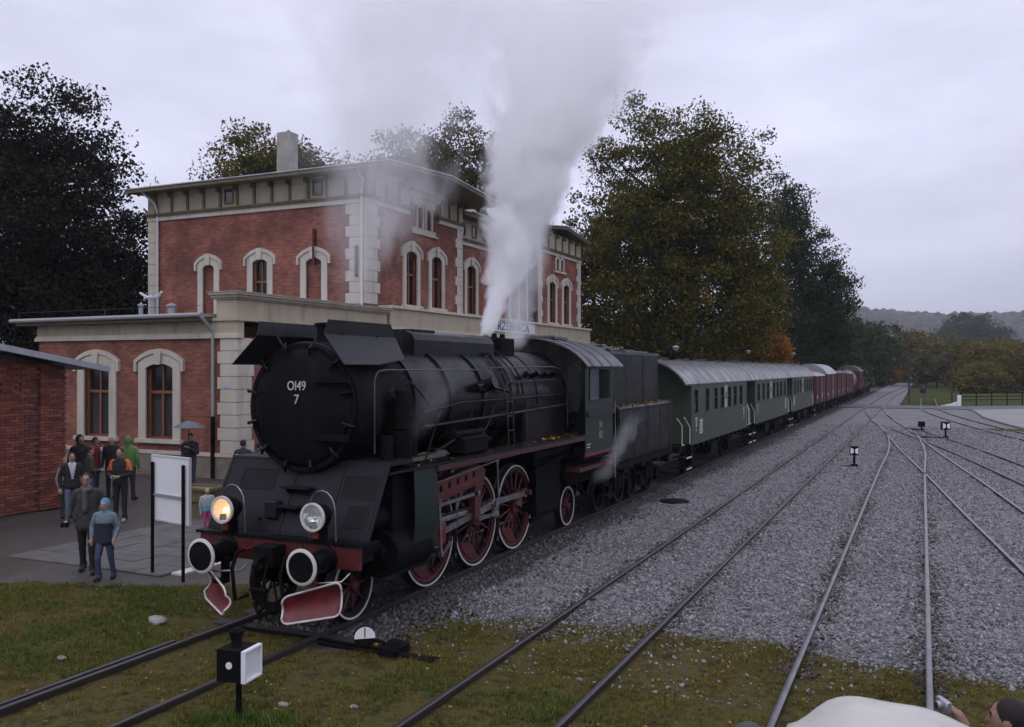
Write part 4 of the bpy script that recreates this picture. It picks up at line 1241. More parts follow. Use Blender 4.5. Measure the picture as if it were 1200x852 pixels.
def apron_plate(name, x0, x1, t0, t1, d, m, par):
    mb = MB(); vs = []
    for dd in (-.005, d):
        vs += [AP(x0, t0, dd), AP(x1, t0, dd), AP(x1, t1, dd), AP(x0, t1, dd)]
    mb.add(vs, [(4, 5, 6, 7), (3, 2, 1, 0), (0, 1, 5, 4), (1, 2, 6, 5), (2, 3, 7, 6), (3, 0, 4, 7)])
    return mb.build(name, m, par)


M_HATCH = mat('hatch_dark', (.003, .003, .004), rough=.6, spec=.2)
for (a, b_, c, d_) in ((-1.1, -.5, .68, .98), (.78, 1.33, .62, .95), (.98, 1.3, .2, .5)):
    pl = apron_plate('apron_hatch', a, b_, c, d_, .004, M_HATCH, apron)
    for (e0, e1, g0, g1) in ((a - .02, b_ + .02, c - .02, c), (a - .02, b_ + .02, d_, d_ + .02), (a - .02, a, c, d_), (b_, b_ + .02, c, d_)):
        apron_plate('hatch_edge', e0, e1, g0, g1, .009, M_APRON, apron)
apron_plate('apron_seam', -.12, -.10, .02, 1.16, .012, M_APRON, apron)
apron_plate('apron_seam', .70, .715, .02, 1.16, .010, M_APRON, apron)
mb = MB()
for k in range(26):
    for x in (-1.4, 1.4): mb.sphere(AP(x, .03 + k * .044, .004), .011, 6, 4)
for k in range(58):
    for t in (.03, 1.15): mb.sphere(AP(-1.4 + k * .049, t, .004), .011, 6, 4)
tag(mb.build('rivets', M_APRON, apron), kind='stuff')
for (x0, x1, t) in ((-.22, .28, .72), (-.2, .18, .42)):            # foot steps on the apron
    mb = MB(); a, b_ = AP(x0, t, 0), AP(x1, t, .16)
    mb.box(a[0], b_[0], b_[1] - .02, a[1] + .05, a[2], a[2] + .025)
    for x in (x0 + .08, x1 - .08): mb.prism([(a[1] + .03, a[2]), (b_[1], a[2]), (a[1] - .04, a[2] - .12)], lambda p, q_, c: (TX + x + c, p, q_), -.012, .012)
    mb.build('step', M_APRON, apron)
mb = MB(); a = AP(-.32, .36, 0); mb.bbox(TX - .42, TX - .2, a[1] - .12, a[1] + .05, a[2] - .12, a[2] + .14, .02); mb.build('lamp_bracket', M_APRON, apron)
# platform edge above the beam and red buffer beam
mb = MB(); mb.box(TX - 1.47, TX + 1.47, 10.2, 10.6, 1.26, 1.30); mb.build('front_platform', M_BLACK, LO)
mb = MB(); mb.bbox(TX - 1.42, TX + 1.42, 10.24, 10.32, .93, 1.255, .01)
M_BEAM = mat('beam_red_shaded', (.10, .009, .011), (.045, .006, .007), scale=5, rough=.55)  # red darkened to paint in the shadow on the front beam
beam = mb.build('buffer_beam', M_BEAM, LO)
for sx in (-1.2, 1.16):
    mb = MB(); mb.prism([(10.32, 1.2), (11.1, 1.2), (11.1, 1.1), (10.32, .8)], lambda p, q_, c: (TX + sx + c, p, q_), 0, .04); mb.build('beam_gusset', M_SOOT, LO)
for x in (-1.0, -.45, .45, 1.0):
    mb = MB(); mb.box(TX + x - .02, TX + x + .02, 10.225, 10.24, .95, 1.24); mb.build('beam_strip', M_BEAM, beam)
# buffers
for s in (-1, 1):
    x = s * .875
    mb = MB(); mb.lathe(P(x, 10.24, 1.05), (0, -1, 0), [(0, .19), (.03, .19), (.04, .155), (.36, .145), (.37, .11), (.52, .11), (.53, .14)], 24); bf = mb.build('buffer', M_BLACK, LO, smooth=35)
    mb = MB(); mb.lathe(P(x, 9.72, 1.05), (0, -1, 0), [(0, .235), (.02, .245), (.04, .245), (.05, .2), (.055, 0)] if s < 0 else [(0, .235), (.02, .245), (.04, .245), (.045, .2), (.05, 0)], 32); hd = mb.build('buffer_head', M_SOOT, bf, smooth=35)
    mb = MB(); mb.lathe(P(x, 9.695, 1.05), (0, -1, 0), [(0, .248), (.012, .248), (.022, .235), (.026, .205), (-.002, .205)], 36, cap=False); mb.build('white_ring', M_WHITE, bf, smooth=35)
    # hand grip hanging under the buffers
    mb = MB(); mb.tube([P(x - .1, 9.9, .82), P(x + .1, 9.9, .80), P(x + .35, 10.1, .80), P(x + .42, 10.2, .9)], .014, 6); mb.build('grab_iron', M_STEEL, LO, smooth=50)
# screw coupling, hook and brake hoses
mb = MB(); mb.box(TX - .17, TX + .17, 9.95, 10.25, .92, 1.2); mb.tube([P(0, 10.0, 1.05), P(0, 9.85, 1.06), P(0, 9.78, .98), P(0, 9.84, .9), P(0, 9.92, .93)], .045, 8); mb.build('draw_hook', M_SOOT, LO, smooth=50)
mb = MB()
for x in (-.09, .09): mb.tube([P(x, 9.95, 1.0), P(x * 1.1, 9.86, .75), P(x * 1.1, 9.88, .5), P(x * .6, 9.92, .42)], .026, 7)
mb.cyl(P(-.14, 9.87, .62), P(.14, 9.87, .62), .035, n=8); mb.tube([P(-.1, 9.9, .42), P(0, 9.86, .3), P(.1, 9.9, .42)], .03, 7); mb.build('screw_coupling', M_SOOT, LO, smooth=50)
for x, e in ((-.5, .4), (.36, .42)):
    mb = MB(); mb.tube([P(x, 10.25, 1.1), P(x, 10.0, 1.08), P(x - .05, 9.95, .85), P(x - .02, 9.98, e), P(x + .12, 10.1, e + .06)], .03, 7); mb.build('brake_hose', M_SOOT, LO, smooth=50)
mb = MB(); mb.cyl(P(-.5, 10.25, 1.12), P(-.5, 10.12, 1.12), .035, n=8); mb.cyl(P(-.45, 10.13, 1.1), P(-.3, 10.1, 1.16), .015, n=6); mb.build('angle_cock', M_RED, LO, smooth=50)
# guard plates (ploughs)
for s in (-1, 1):
    mb = MB(); rim = MB()
    A = Vector((s * .50 + (.12 if s < 0 else 0), 9.78, .44)); B = Vector((s * 1.2 + (.12 if s < 0 else 0), 10.15, .52))
    ux = (B - A); L_ = ux.length; ux.normalize()
    up0 = Vector((0, 0, 1)); out = ux.cross(up0) * (1 if s > 0 else -1)
    if out.y > 0: out = -out
    nu, nv = 48, 10
    hgt = lambda t: .36 + .10 * t

    def pt(t, v, d=0.0):
        e = min(1, (min(t, 1 - t)) / .13); e = math.sqrt(max(0, 1 - (1 - e) ** 2))
        h = hgt(t) * (.58 + .42 * e)
        z0 = -.19 + .03 * t + (hgt(t) - h) / 2
        zz = z0 + h * v
        cv = .16 * (v - .45) ** 2 * 2 + .06 * (1 - v)          # concave sheet, toe forward
        return P(*(A + ux * (L_ * t) + up0 * zz + out * (cv + d)))
    for (m_, d, lst) in ((mb, 0, None),):
        vs = []
        for d_ in (0, -.012):
            for j in range(nv + 1):
                for i in range(nu + 1): vs.append(pt(i / nu, j / nv, d_))
        n1 = (nu + 1) * (nv + 1); fs = []
        for j in range(nv):
            for i in range(nu):
                a = j * (nu + 1) + i
                fs.append((a, a + 1, a + nu + 2, a + nu + 1)); fs.append((n1 + a, n1 + a + nu + 1, n1 + a + nu + 2, n1 + a + 1))
        m_.add(vs, fs)
    pl = mb.build('guard_plate', M_RED, LO, smooth=50)
    bd = [(i / nu, 0) for i in range(nu + 1)] + [(1, j / nv) for j in range(1, nv + 1)] + [(i / nu, 1) for i in range(nu - 1, -1, -1)] + [(0, j / nv) for j in range(nv - 1, 0, -1)]
    pts = [pt(t, v, .004) for t, v in bd]; pts.append(pts[0])
    rim.tube(pts, .015, 6, cap=False); rim.build('white_edge', M_WHITE, pl, smooth=50)
    mb = MB(); mb.box(*sorted((TX + s * .74, TX + s * .80)), 10.0, 10.12, .6, 1.0); mb.box(*sorted((TX + s * .70, TX + s * .86)), 9.9, 10.02, .62, .68); mb.build('plate_hanger', M_RED if s > 0 else M_SOOT, LO)
# head lamps
m, nn, ll, b = nmat('lit_lamp')
b.inputs['Base Color'].default_value = (.6, .42, .2, 1); b.inputs['Emission Color'].default_value = (1.0, .52, .18, 1); b.inputs['Emission Strength'].default_value = .5; b.inputs['Roughness'].default_value = .3
M_LIT = m
m, nn, ll, b = nmat('bulb_glow')
b.inputs['Emission Color'].default_value = (1.0, .86, .62, 1); b.inputs['Emission Strength'].default_value = 9
M_BULB = m
M_REFL = mat('lamp_reflector', (.6, .62, .58), rough=.12, metal=1.0)
m, nn, ll, b = nmat('lamp_glass'); b.inputs['Base Color'].default_value = (1, 1, 1, 1); b.inputs['Roughness'].default_value = .03; b.inputs['Alpha'].default_value = .12
M_LGLASS = m
for s in (-1, 1):
    x, y, z = s * .80, 10.12, 1.66
    mb = MB(); mb.lathe(P(x, y, z), (0, 1, 0), [(-.08, .17), (-.08, .19), (0, .19), (.1, .17), (.22, .1), (.26, 0)], 28, cap=False); lp = mb.build('headlamp', M_SOOT, LO, smooth=40)
    mb = MB(); mb.lathe(P(x, y - .08, z), (0, -1, 0), [(0, .165), (0, .2), (.03, .2), (.035, .185), (.03, .165), (0, .165)], 32, cap=False); mb.build('lamp_rim', M_WHITE, lp, smooth=35)
    mb = MB(); mb.lathe(P(x, y - .081, z), (0, 1, 0), [(0, .166), (.06, .14), (.11, .09), (.13, 0.0)], 28, cap=False); mb.build('reflector', M_LIT if s < 0 else M_REFL, lp, smooth=60)
    mb = MB(); mb.sphere(P(x, y - .02, z - .015), .034, 10, 6); mb.build('bulb', M_BULB if s < 0 else M_REFL, lp, smooth=60)
    mb = MB(); mb.cyl(P(x - .02, y - .05, z - .07), P(x - .02, y - .055, z - .15), .045, .05, 12); mb.build('lamp_socket', M_SOOT, lp)
    mb = MB(); mb.lathe(P(x, y - .10, z), (0, -1, 0), [(0, .17), (.012, .1), (.016, 0)], 24); mb.build('lens', M_LGLASS, lp, smooth=60)
    mb = MB(); mb.box(TX + x - .07, TX + x + .07, y, y + .16, 1.30, 1.5); mb.build('lamp_foot', M_SOOT, lp)
    mb = MB(); mb.box(TX + x - .05, TX + x + .05, y - .05, y - .01, 1.36, 1.44); mb.build('lamp_tag', M_RED, lp)
    mb = MB(); pts = [P(x + .22 + .0, y + .14, 1.31), P(x + .22, y + .12, 1.72)] + [P(x + .22 * math.cos(a), y + .12, 1.72 + .28 * math.sin(a)) for a in [pi * k / 8 for k in range(1, 8)]] + [P(x - .22, y + .12, 1.72), P(x - .22, y + .14, 1.31)]
    mb.tube(pts, .011, 6); mb.build('lamp_guard_rail', M_STEEL, LO, smooth=50)
# cylinders
for s in (-1, 1):
    mb = MB(); mb.cyl(P(s * 1.05, 11.25, .95), P(s * 1.05, 12.3, .95), .36, n=24); mb.cyl(P(s * 1.0, 10.95, 1.5), P(s * 1.0, 12.55, 1.5), .2, n=20); mb.cyl(P(s * 1.05, 11.1, .95), P(s * 1.05, 11.27, .95), .2, n=16)
    mb.box(*sorted((TX + s * .5, TX + s * 1.25)), 11.35, 12.2, .8, 2.1); mb.build('cylinder', M_SOOT, LO, smooth=35)
    mb = MB(); mb.cyl(P(s * 1.05, 10.5, .93), P(s * 1.05, 11.1, .93), .055, n=12); mb.build('tail_rod_tube', M_DSTEEL, LO, smooth=40)
    # green cover sheet, curling in below
    mb = MB(); pr = [(1.40, 2.15), (1.42, 1.7), (1.42, 1.3), (1.38, .95), (1.28, .68), (1.2, .58)]
    vs = []
    for off in (0, -.015):
        for y in (11.72, 12.42):
            for (x, z) in pr: vs.append(P(s * (x + off), y - (.0 if z > 1 else (1 - z) * .5 * (y < 12)), z))
    k = len(pr); fs = []
    for i in range(k - 1):
        fs.append((i, i + 1, k + i + 1, k + i)); fs.append((2 * k + i, 3 * k + i, 3 * k + i + 1, 2 * k + i + 1))
        fs.append((i, 2 * k + i, 2 * k + i + 1, i + 1)); fs.append((k + i, k + i + 1, 3 * k + i + 1, 3 * k + i))
    mb.add(vs, fs); mb.build('cylinder_cover', M_GREEN, LO, smooth=50, fix=True)


# wheels
M_WHEEL = mat('wheel_red_shaded', (.115, .010, .012), (.04, .006, .007), scale=7, rough=.55, grime=((.012, .010, .009), (5, 5, 5), .5, .7, .7))  # red darkened to paint in shade under the engine, besides real grime


def wheel(parent, y, r, s, spokes, crank=None, m=M_WHEEL, xo=.72, ring=M_WHITE):
    x = s * xo
    mb = MB(); mb.lathe(P(x, y, r), (s, 0, 0), [(-.10, r * .80), (-.10, r + .028), (-.075, r + .028), (-.06, r), (.045, r - .004), (.05, r - .02), (.05, r - .075), (-.02, r - .085), (-.02, r * .80)], 48, cap=False)
    w = mb.build('wheel', M_DSTEEL, parent, smooth=35)
    mb = MB(); mb.lathe(P(x, y, r), (s, 0, 0), [(.045, r - .004), (.056, r - .008), (.057, r - .034), (.045, r - .038)], 48, cap=False); mb.build('white_tyre_line', ring, w, smooth=35)
    mb = MB(); mb.lathe(P(x, y, r), (s, 0, 0), [(-.05, r - .08), (-.05, r * .855), (.03, r * .855), (.035, r - .08)], 48, cap=False); mb.build('rim', m, w, smooth=35)
    mb = MB(); mb.lathe(P(x, y, r), (s, 0, 0), [(-.06, r * .17), (.07, r * .17), (.09, r * .14), (.10, 0)], 24); mb.build('hub', m, w, smooth=40)
    if not spokes:
        mb = MB(); mb.lathe(P(x, y, r), (s, 0, 0), [(-.03, r * .82), (.0, r * .5), (.03, r * .2), (-.06, 0)], 32); mb.build('wheel_disc', m, w, smooth=35)
    for k in range(spokes):
        a = 2 * pi * k / spokes
        mb = MB(); c, q_ = math.cos(a), math.sin(a)
        mb.tube([P(x, y + c * r * .17, r + q_ * r * .17), P(x - s * .01, y + c * r * .86, r + q_ * r * .86)], [.024, .016], 6); mb.build('spoke', m, w)
    if crank is not None:
        c, q_ = math.cos(crank), math.sin(crank)
        mb = MB(); mb.tube([P(x + s * .03, y, r), P(x + s * .03, y + c * .33, r + q_ * .33)], [.16, .12], 12); mb.cyl(P(x, y + c * .33, r + q_ * .33), P(x + s * .34, y + c * .33, r + q_ * .33), .055, n=12); mb.build('crank', m, w, smooth=40)
        # crescent balance weight opposite the crank
        a0 = crank + pi; pr_i, pr_o = [], []
        for i in range(9):
            a = a0 - .62 + 1.24 * i / 8
            pr_o.append((math.cos(a) * r * .84, math.sin(a) * r * .84))
            rr_ = r * (.84 - .30 * math.sin(pi * i / 8))
            pr_i.append((math.cos(a) * rr_, math.sin(a) * rr_))
        mb = MB(); mb.ring(pr_i, pr_o, lambda p, q2, c2: P(x + s * c2, y + p, r + q2), -.04, .045); mb.build('balance_weight', m, w)
    return w


CR = math.radians(62)
DY = (13.3, 15.05, 16.8); DR = .86
for s in (-1, 1):
    for y in DY: wheel(LO, y, DR, s, 15, CR if s > 0 else CR + pi / 2)
    wheel(LO, 11.05, .5, s, 9)
    wheel(LO, 19.8, .46, s, 9)
for y, r in ((11.05, .5), (13.3, DR), (15.05, DR), (16.8, DR), (19.8, .46)):
    mb = MB(); mb.cyl(P(-.72, y, r), P(.72, y, r), .09, n=12); mb.build('axle', M_SOOT, LO)
# rods and motion
M_MRED = mat('motion_red', (.12, .013, .015), (.06, .009, .010), scale=6, rough=.55)
cc, cs = math.cos(CR) * .33, math.sin(CR) * .33


def rod(parent, name, a, b_, h, th, m, he=None):
    a, b_ = Vector(P(*a)), Vector(P(*b_))
    d = (b_ - a).normalized(); n_ = Vector((1, 0, 0)); u = n_.cross(d).normalized()
    mb = MB(); vs = []
    for p, hh in ((a, h), (b_, he or h)):
        for q1, q2 in ((-1, -1), (1, -1), (1, 1), (-1, 1)): vs.append(p + u * (hh / 2 * q1) + n_ * (th / 2 * q2))
    mb.add(vs, [(0, 1, 2, 3), (7, 6, 5, 4), (0, 4, 5, 1), (1, 5, 6, 2), (2, 6, 7, 3), (3, 7, 4, 0)])
    for p, hh in ((a, h), (b_, he or h)): mb.cyl(p - n_ * th * .7, p + n_ * th * .7, hh * .85, n=14)
    return mb.build(name, m, parent)


rod(LO, 'coupling_rod', (.90, DY[0] + cc, DR + cs - .02), (.90, DY[1] + cc, DR + cs - .02), .11, .05, M_STEEL)
rod(LO, 'coupling_rod', (.915, DY[1] + cc, DR + cs - .02), (.915, DY[2] + cc, DR + cs - .02), .11, .05, M_STEEL)
rod(LO, 'connecting_rod', (1.03, 13.05, .93), (1.03, DY[1] + cc, DR + cs), .10, .055, M_STEEL, .13)
rod(LO, 'piston_rod', (1.05, 12.3, .95), (1.05, 13.05, .95), .07, .07, M_STEEL)
mb = MB(); mb.bbox(TX + .97, TX + 1.12, 12.9, 13.25, .78, 1.12, .02); mb.build('crosshead', M_RED, LO)
mb = MB(); mb.bbox(TX + .98, TX + 1.1, 12.35, 14.05, 1.12, 1.2, .01); mb.build('slide_bar', M_STEEL, LO)
mb = MB()                                     # perforated motion bracket girder, climbing rearwards
gy0, gy1 = 12.45, 14.55
hol = [[(gy0 + .55 + k * .30 - .05, .02 - .05), (gy0 + .55 + k * .30 + .05, .02 - .05), (gy0 + .55 + k * .30 + .05, .02 + .06), (gy0 + .55 + k * .30 - .05, .02 + .06)] for k in range(5)]
fn = lambda a, b, c: P(1.12 + c, a, 1.62 + (a - gy0) * .10 + b)
mb.sheet([(gy0, -.15), (gy1, -.15), (gy1, .19), (gy0, .15)], hol, fn, .03); mb.sheet([(gy0, -.15), (gy1, -.15), (gy1, .19), (gy0, .15)], hol, fn, -.03)
mb.prism([(gy0, -.17), (gy1, -.17), (gy1, -.15), (gy0, -.15)], fn, -.06, .06); mb.prism([(gy0, .15), (gy1, .19), (gy1, .21), (gy0, .17)], fn, -.06, .06)
for h in hol:
    vs = [fn(a, b, .03) for a, b in h] + [fn(a, b, -.03) for a, b in h]; mb.add(vs, [(0, 4, 5, 1), (1, 5, 6, 2), (2, 6, 7, 3), (3, 7, 4, 0)])
mb.build('motion_girder', M_MRED, LO)
mb = MB(); mb.prism([(14.3, .9), (14.5, .9), (14.55, 1.4), (14.75, 1.85), (14.45, 2.0), (14.3, 1.5)], lambda a, b, c: P(1.0 + c, a, b), 0, .12); mb.build('expansion_link', M_DRED, LO)
rod(LO, 'radius_rod', (1.1, 12.6, 1.42), (1.1, 14.45, 1.46), .06, .04, M_STEEL)
rod(LO, 'combination_lever', (1.14, 12.95, 1.5), (1.14, 13.02, .62), .06, .04, M_STEEL)
rod(LO, 'union_link', (1.16, 13.02, .62), (1.16, 13.3, .75), .05, .03, M_STEEL)
rod(LO, 'return_crank', (1.1, DY[1] + cc, DR + cs), (1.1, DY[1] + .12, DR + .12), .09, .05, M_STEEL)
rod(LO, 'eccentric_rod', (1.14, DY[1] + .12, DR + .12), (1.14, 14.42, 1.0), .06, .04, M_STEEL)
rod(LO, 'reach_rod', (1.22, 13.2, 2.0), (1.22, 18.9, 2.06), .035, .02, M_DSTEEL)
rod(LO, 'drain_rod', (1.3, 12.5, 1.86), (1.3, 14.9, 2.02), .02, .02, M_STEEL)
for y in (14.17, 15.93): # sand pipes and brake hangers
    mb = MB(); mb.tube([P(.78, y, 2.1), P(.8, y + .02, 1.2), P(.76, y + .06, .3)], .02, 6); mb.build('sand_pipe', M_STEEL, LO, smooth=50)
    mb = MB(); mb.box(TX + .66, TX + .8, y - .06, y + .05, .4, 1.1); mb.build('brake_hanger', M_SOOT, LO)
# cab
CY0, CY1, CX = 19.25, 21.25, 1.42


def roof_arc(hw, ze, zt, n=12, ang=None):
    out = []
    for i in range(n + 1):
        t = -1 + 2 * i / n
        a = t * math.radians(62)
        out.append((hw * math.sin(a) / math.sin(math.radians(62)), ze + (zt - ze) * (math.cos(a) - math.cos(math.radians(62))) / (1 - math.cos(math.radians(62)))))
    return out


cab = LO
arcp = roof_arc(CX, 3.80, 4.36)
hole = [(.98, 2.75), (1.24, 2.75), (1.30, 3.1), (1.26, 3.55), (1.12, 3.72), (.98, 3.72)]
mb = MB(); fn = lambda a, b, c: P(a, CY0 + c, b)
mb.sheet([(-CX, 2.2), (CX, 2.2)] + arcp[::-1], [hole, [(-a, b) for a, b in hole][::-1]], fn, 0); mb.build('cab_front_wall', M_BLACK, cab)
for s in (-1, 1):
    hs = [(s * a, b) for a, b in hole]
    ho = [(s * (1.13 + (a - 1.13) * 1.16), 3.24 + (b - 3.24) * 1.07) for a, b in hole]
    mb = MB(); mb.ring(hs, ho, fn, -.03, .01, True); wf = mb.build('cab_front_window', M_DSTEEL, cab, fix=True)
    mb = MB(); mb.prism(hs, fn, .01, .02); mb.build('pane', M_GLASS, wf, fix=True)
for s in (-1, 1):
    fn = lambda a, b, c: P(s * (CX + c), a, b)
    win = [(19.55, 2.98), (20.25, 2.98), (20.25, 3.68), (19.55, 3.68)]; win2 = [(20.35, 2.98), (21.0, 2.98), (21.0, 3.68), (20.35, 3.68)]
    mb = MB(); mb.sheet([(CY0, 1.72), (CY1, 1.72), (CY1, 3.8), (CY0, 3.8)], [win, win2], fn, 0); mb.sheet([(CY0, 1.72), (CY1, 1.72), (CY1, 3.8), (CY0, 3.8)], [win, win2], fn, -.04); mb.build('side_wall', M_GREEN, cab)
    mb = MB(); mb.prism(win, fn, -.03, -.015); mb.build('pane', mat('misty_glass', (.12, .13, .14), rough=.12, spec=.7), cab)
    for wd in (win, win2):
        o_ = [(wd[0][0] - .03, wd[0][1] - .03), (wd[1][0] + .03, wd[1][1] - .03), (wd[2][0] + .03, wd[2][1] + .03), (wd[3][0] - .03, wd[3][1] + .03)]
        mb = MB(); mb.ring(wd, o_, fn, -.02, .02, True); mb.build('cab_window_frame', M_GREEN, cab, fix=True)
    mb = MB(); mb.prism([(20.3, 3.0), (20.34, 3.0), (20.34, 3.66), (20.3, 3.66)], fn, 0, .22); mb.build('weather_pane', M_DSTEEL, cab)
    mb = MB(); mb.prism([(CY0 + .05, 2.62), (CY1 - .05, 2.62), (CY1 - .05, 2.72), (CY0 + .05, 2.72)], fn, 0, .07); mb.prism([(CY0 + .05, 2.60), (CY1 - .05, 2.60), (CY1 - .05, 2.625), (CY0 + .05, 2.625)], fn, .005, .075); mb.build('arm_rest', M_DSTEEL, cab)
    mb = MB(); mb.prism([(CY0, 1.68), (CY1, 1.68), (CY1, 1.75), (CY0, 1.75)], fn, -.03, .012); mb.build('cab_red_edge', M_RED, cab)
    mb = MB(); mb.prism([(20.15, 2.05), (20.42, 2.05), (20.42, 2.22), (20.15, 2.22)], fn, 0, .012); mb.prism([(20.18, 2.3), (20.4, 2.3), (20.4, 2.44), (20.18, 2.44)], fn, 0, .012); mb.build('number_plate', mat('brass_plate', (.20, .17, .11), (.05, .05, .04), scale=18, rough=.4), cab)
    mb = MB(); mb.prism([(19.35, 1.95), (19.6, 1.95), (19.6, 1.97), (19.35, 1.97)], fn, 0, .006); mb.prism([(19.35, 1.88), (19.55, 1.88), (19.55, 1.9), (19.35, 1.9)], fn, 0, .006); mb.build('stencil_line', M_LET, cab)
    mb = MB(); mb.tube([P(s * 1.46, 21.3, 1.0), P(s * 1.46, 21.3, 2.9)], .016); mb.build('handrail', M_STEEL, cab)
    # steps below the cab
    mb = MB(); mb.box(*sorted((TX + s * 1.15, TX + s * 1.42)), 20.9, 21.4, .55, .59); mb.box(*sorted((TX + s * 1.15, TX + s * 1.42)), 20.9, 21.4, 1.0, 1.04); mb.box(*sorted((TX + s * 1.28, TX + s * 1.3)), 20.92, 20.95, .55, 1.7); mb.box(*sorted((TX + s * 1.28, TX + s * 1.3)), 21.35, 21.38, .55, 1.7); mb.build('cab_step', M_SOOT, cab)
    mb = MB(); mb.box(*sorted((TX + s * .9, TX + s * 1.40)), 18.95, 21.3, 1.36, 1.44); mb.build('cab_footplate_edge', M_DRED, cab)
mb = MB(); mb.box(TX - 1.38, TX + 1.38, CY0 + .02, CY1 + .4, 1.6, 1.68); mb.box(TX - 1.0, TX + 1.0, CY0 + .05, CY0 + .4, 1.68, 3.2); mb.build('cab_floor', M_SOOT, cab)
mb = MB(); ar = roof_arc(CX + .10, 3.76, 4.42, 16); ar2 = [(a * .995, b - .03) for a, b in ar]
mb.ring(ar2, ar, lambda a, b, c: P(a, c, b), CY0 - .12, CY1 + .55); roof = mb.build('cab_roof', M_CABROOF, cab, smooth=40, fix=True)
for y in (19.5, 20.2, 20.9):
    mb = MB(); mb.tube([P(a, y, b + .004) for a, b in ar], .012, 5); mb.build('roof_seam', M_CABROOF, roof)
mb = MB(); mb.bbox(TX - .4, TX + .4, 19.9, 20.8, 4.38, 4.5, .03); mb.build('roof_vent', M_CABROOF, roof)

# fallen leaves on the running board, coal space and cab
rg2 = np.random.default_rng(5)


def leaf_litter(name, label, n, x0, x1, y0, y1, z, big=.055):
    p = np.stack([rg2.uniform(x0, x1, n), rg2.uniform(y0, y1, n), np.full(n, z)], -1)
    scatter_np(name, LV, LF, p, rg2.uniform(.5, 1, n) * big, rg2.uniform(0, 6.28, n), M_FALLEN, tilt=.3, seed=n, label=label, cat='leaves')


leaf_litter('fallen_leaves', 'yellow leaves lying on the running board of the steam locomotive', 60, TX + 1.15, TX + 1.4, 11.5, 19, 2.215)
leaf_litter('fallen_leaves', 'yellow leaves heaped at the firebox on the running board', 45, TX + 1.05, TX + 1.38, 17.2, 19.2, 2.23, .09)

# ------------------------------------------------------------------ tender
TE = thing('tender', (TX, 24.4, 0), 'black coal tender with high coal bunker coupled behind the locomotive cab', 'tender')
mb = MB(); mb.bbox(TX - 1.42, TX + 1.42, 21.75, 27.0, 1.3, 2.72, .05); tank = mb.build('tank', M_BLACK, TE)
mb = MB(); mb.bbox(TX - 1.05, TX + 1.05, 21.95, 26.75, 2.70, 4.12, .03); bun = mb.build('coal_bunker', M_BLACK, TE)
mb = MB(); mb.box(TX - 1.07, TX + 1.07, 21.93, 22.0, 4.08, 4.16); mb.box(TX - 1.08, TX - 1.0, 22.0, 26.77, 4.08, 4.16); mb.box(TX + 1.0, TX + 1.08, 22.0, 26.77, 4.08, 4.16); mb.build('bunker_rim', M_CABROOF, bun)
mb = MB()
for i in range(420):
    x, y = rg2.uniform(-.95, .95), rg2.uniform(22.05, 26.6)
    mb.sphere(P(x, y, 4.1 + max(0, .22 - abs(x) * .15 - abs(y - 23.2) * .06) + rg2.uniform(-.03, .05)), rg2.uniform(.05, .11), 5, 3)
mb.box(TX - 1.0, TX + 1.0, 22.0, 26.7, 3.9, 4.1); o = mb.build('coal', M_COAL, TE); tag(o, kind='stuff')
mb = MB()
for y in (22.1, 23.6, 25.1, 26.6):
    for k in range(18): mb.sphere(P(1.052, y, 2.76 + k * .075), .012, 5, 3)
for k in range(60): mb.sphere(P(1.422, 21.85 + k * .086, 2.62), .012, 5, 3); mb.sphere(P(1.422, 21.85 + k * .086, 1.4), .012, 5, 3)
tag(mb.build('rivets', M_BLACK, TE), kind='stuff')
for y in (23.1, 24.4, 25.7):
    mb = MB(); mb.box(TX + 1.418, TX + 1.428, y - .03, y + .03, 1.34, 2.68); mb.build('tank_seam', M_BLACK, TE)
for y in (23.55, 25.15):
    mb = MB(); mb.box(TX + 1.048, TX + 1.058, y - .03, y + .03, 2.74, 4.08); mb.build('bunker_seam', M_BLACK, TE)
mb = MB(); mb.tube([P(1.44, 26.85, 1.2), P(1.46, 26.85, 2.6), P(1.40, 26.85, 2.75)], .014, 6); mb.build('handrail', M_COPPER, TE, smooth=50)
mb = MB(); mb.box(TX - 1.38, TX + 1.38, 21.7, 27.15, 1.12, 1.3); mb.box(TX - 1.25, TX + 1.25, 27.0, 27.2, .85, 1.25)
for y in (22.4, 24.0, 25.6, 26.7): mb.box(TX + 1.2, TX + 1.4, y - .12, y + .12, 1.0, 1.14)
mb.build('underframe', M_SOOT, TE)
for yb_ in (22.9, 25.8):
    mb = MB(); mb.box(TX + .88, TX + .98, yb_ - 1.15, yb_ + 1.15, .45, .75); mb.box(TX - .98, TX - .88, yb_ - 1.15, yb_ + 1.15, .45, .75); mb.box(TX - .9, TX + .9, yb_ - .2, yb_ + .2, .6, 1.1)
    for dy in (-.85, .85): mb.box(TX + .95, TX + 1.08, yb_ + dy - .15, yb_ + dy + .15, .35, .68)
    for k in range(3): mb.box(TX + .98, TX + 1.06, yb_ - .4 + k * .3, yb_ - .2 + k * .3, .5, .9)
    mb.build('bogie_frame', M_SOOT, TE)
    for dy in (-.85, .85):
        for s in (-1, 1): wheel(TE, yb_ + dy, .46, s, 0, None, M_SOOT, ring=M_DSTEEL)
leaf_litter('fallen_leaves', 'brown leaves lying along the ledge of the tender tank', 160, TX + 1.08, TX + 1.4, 21.8, 26.9, 2.735, .08)
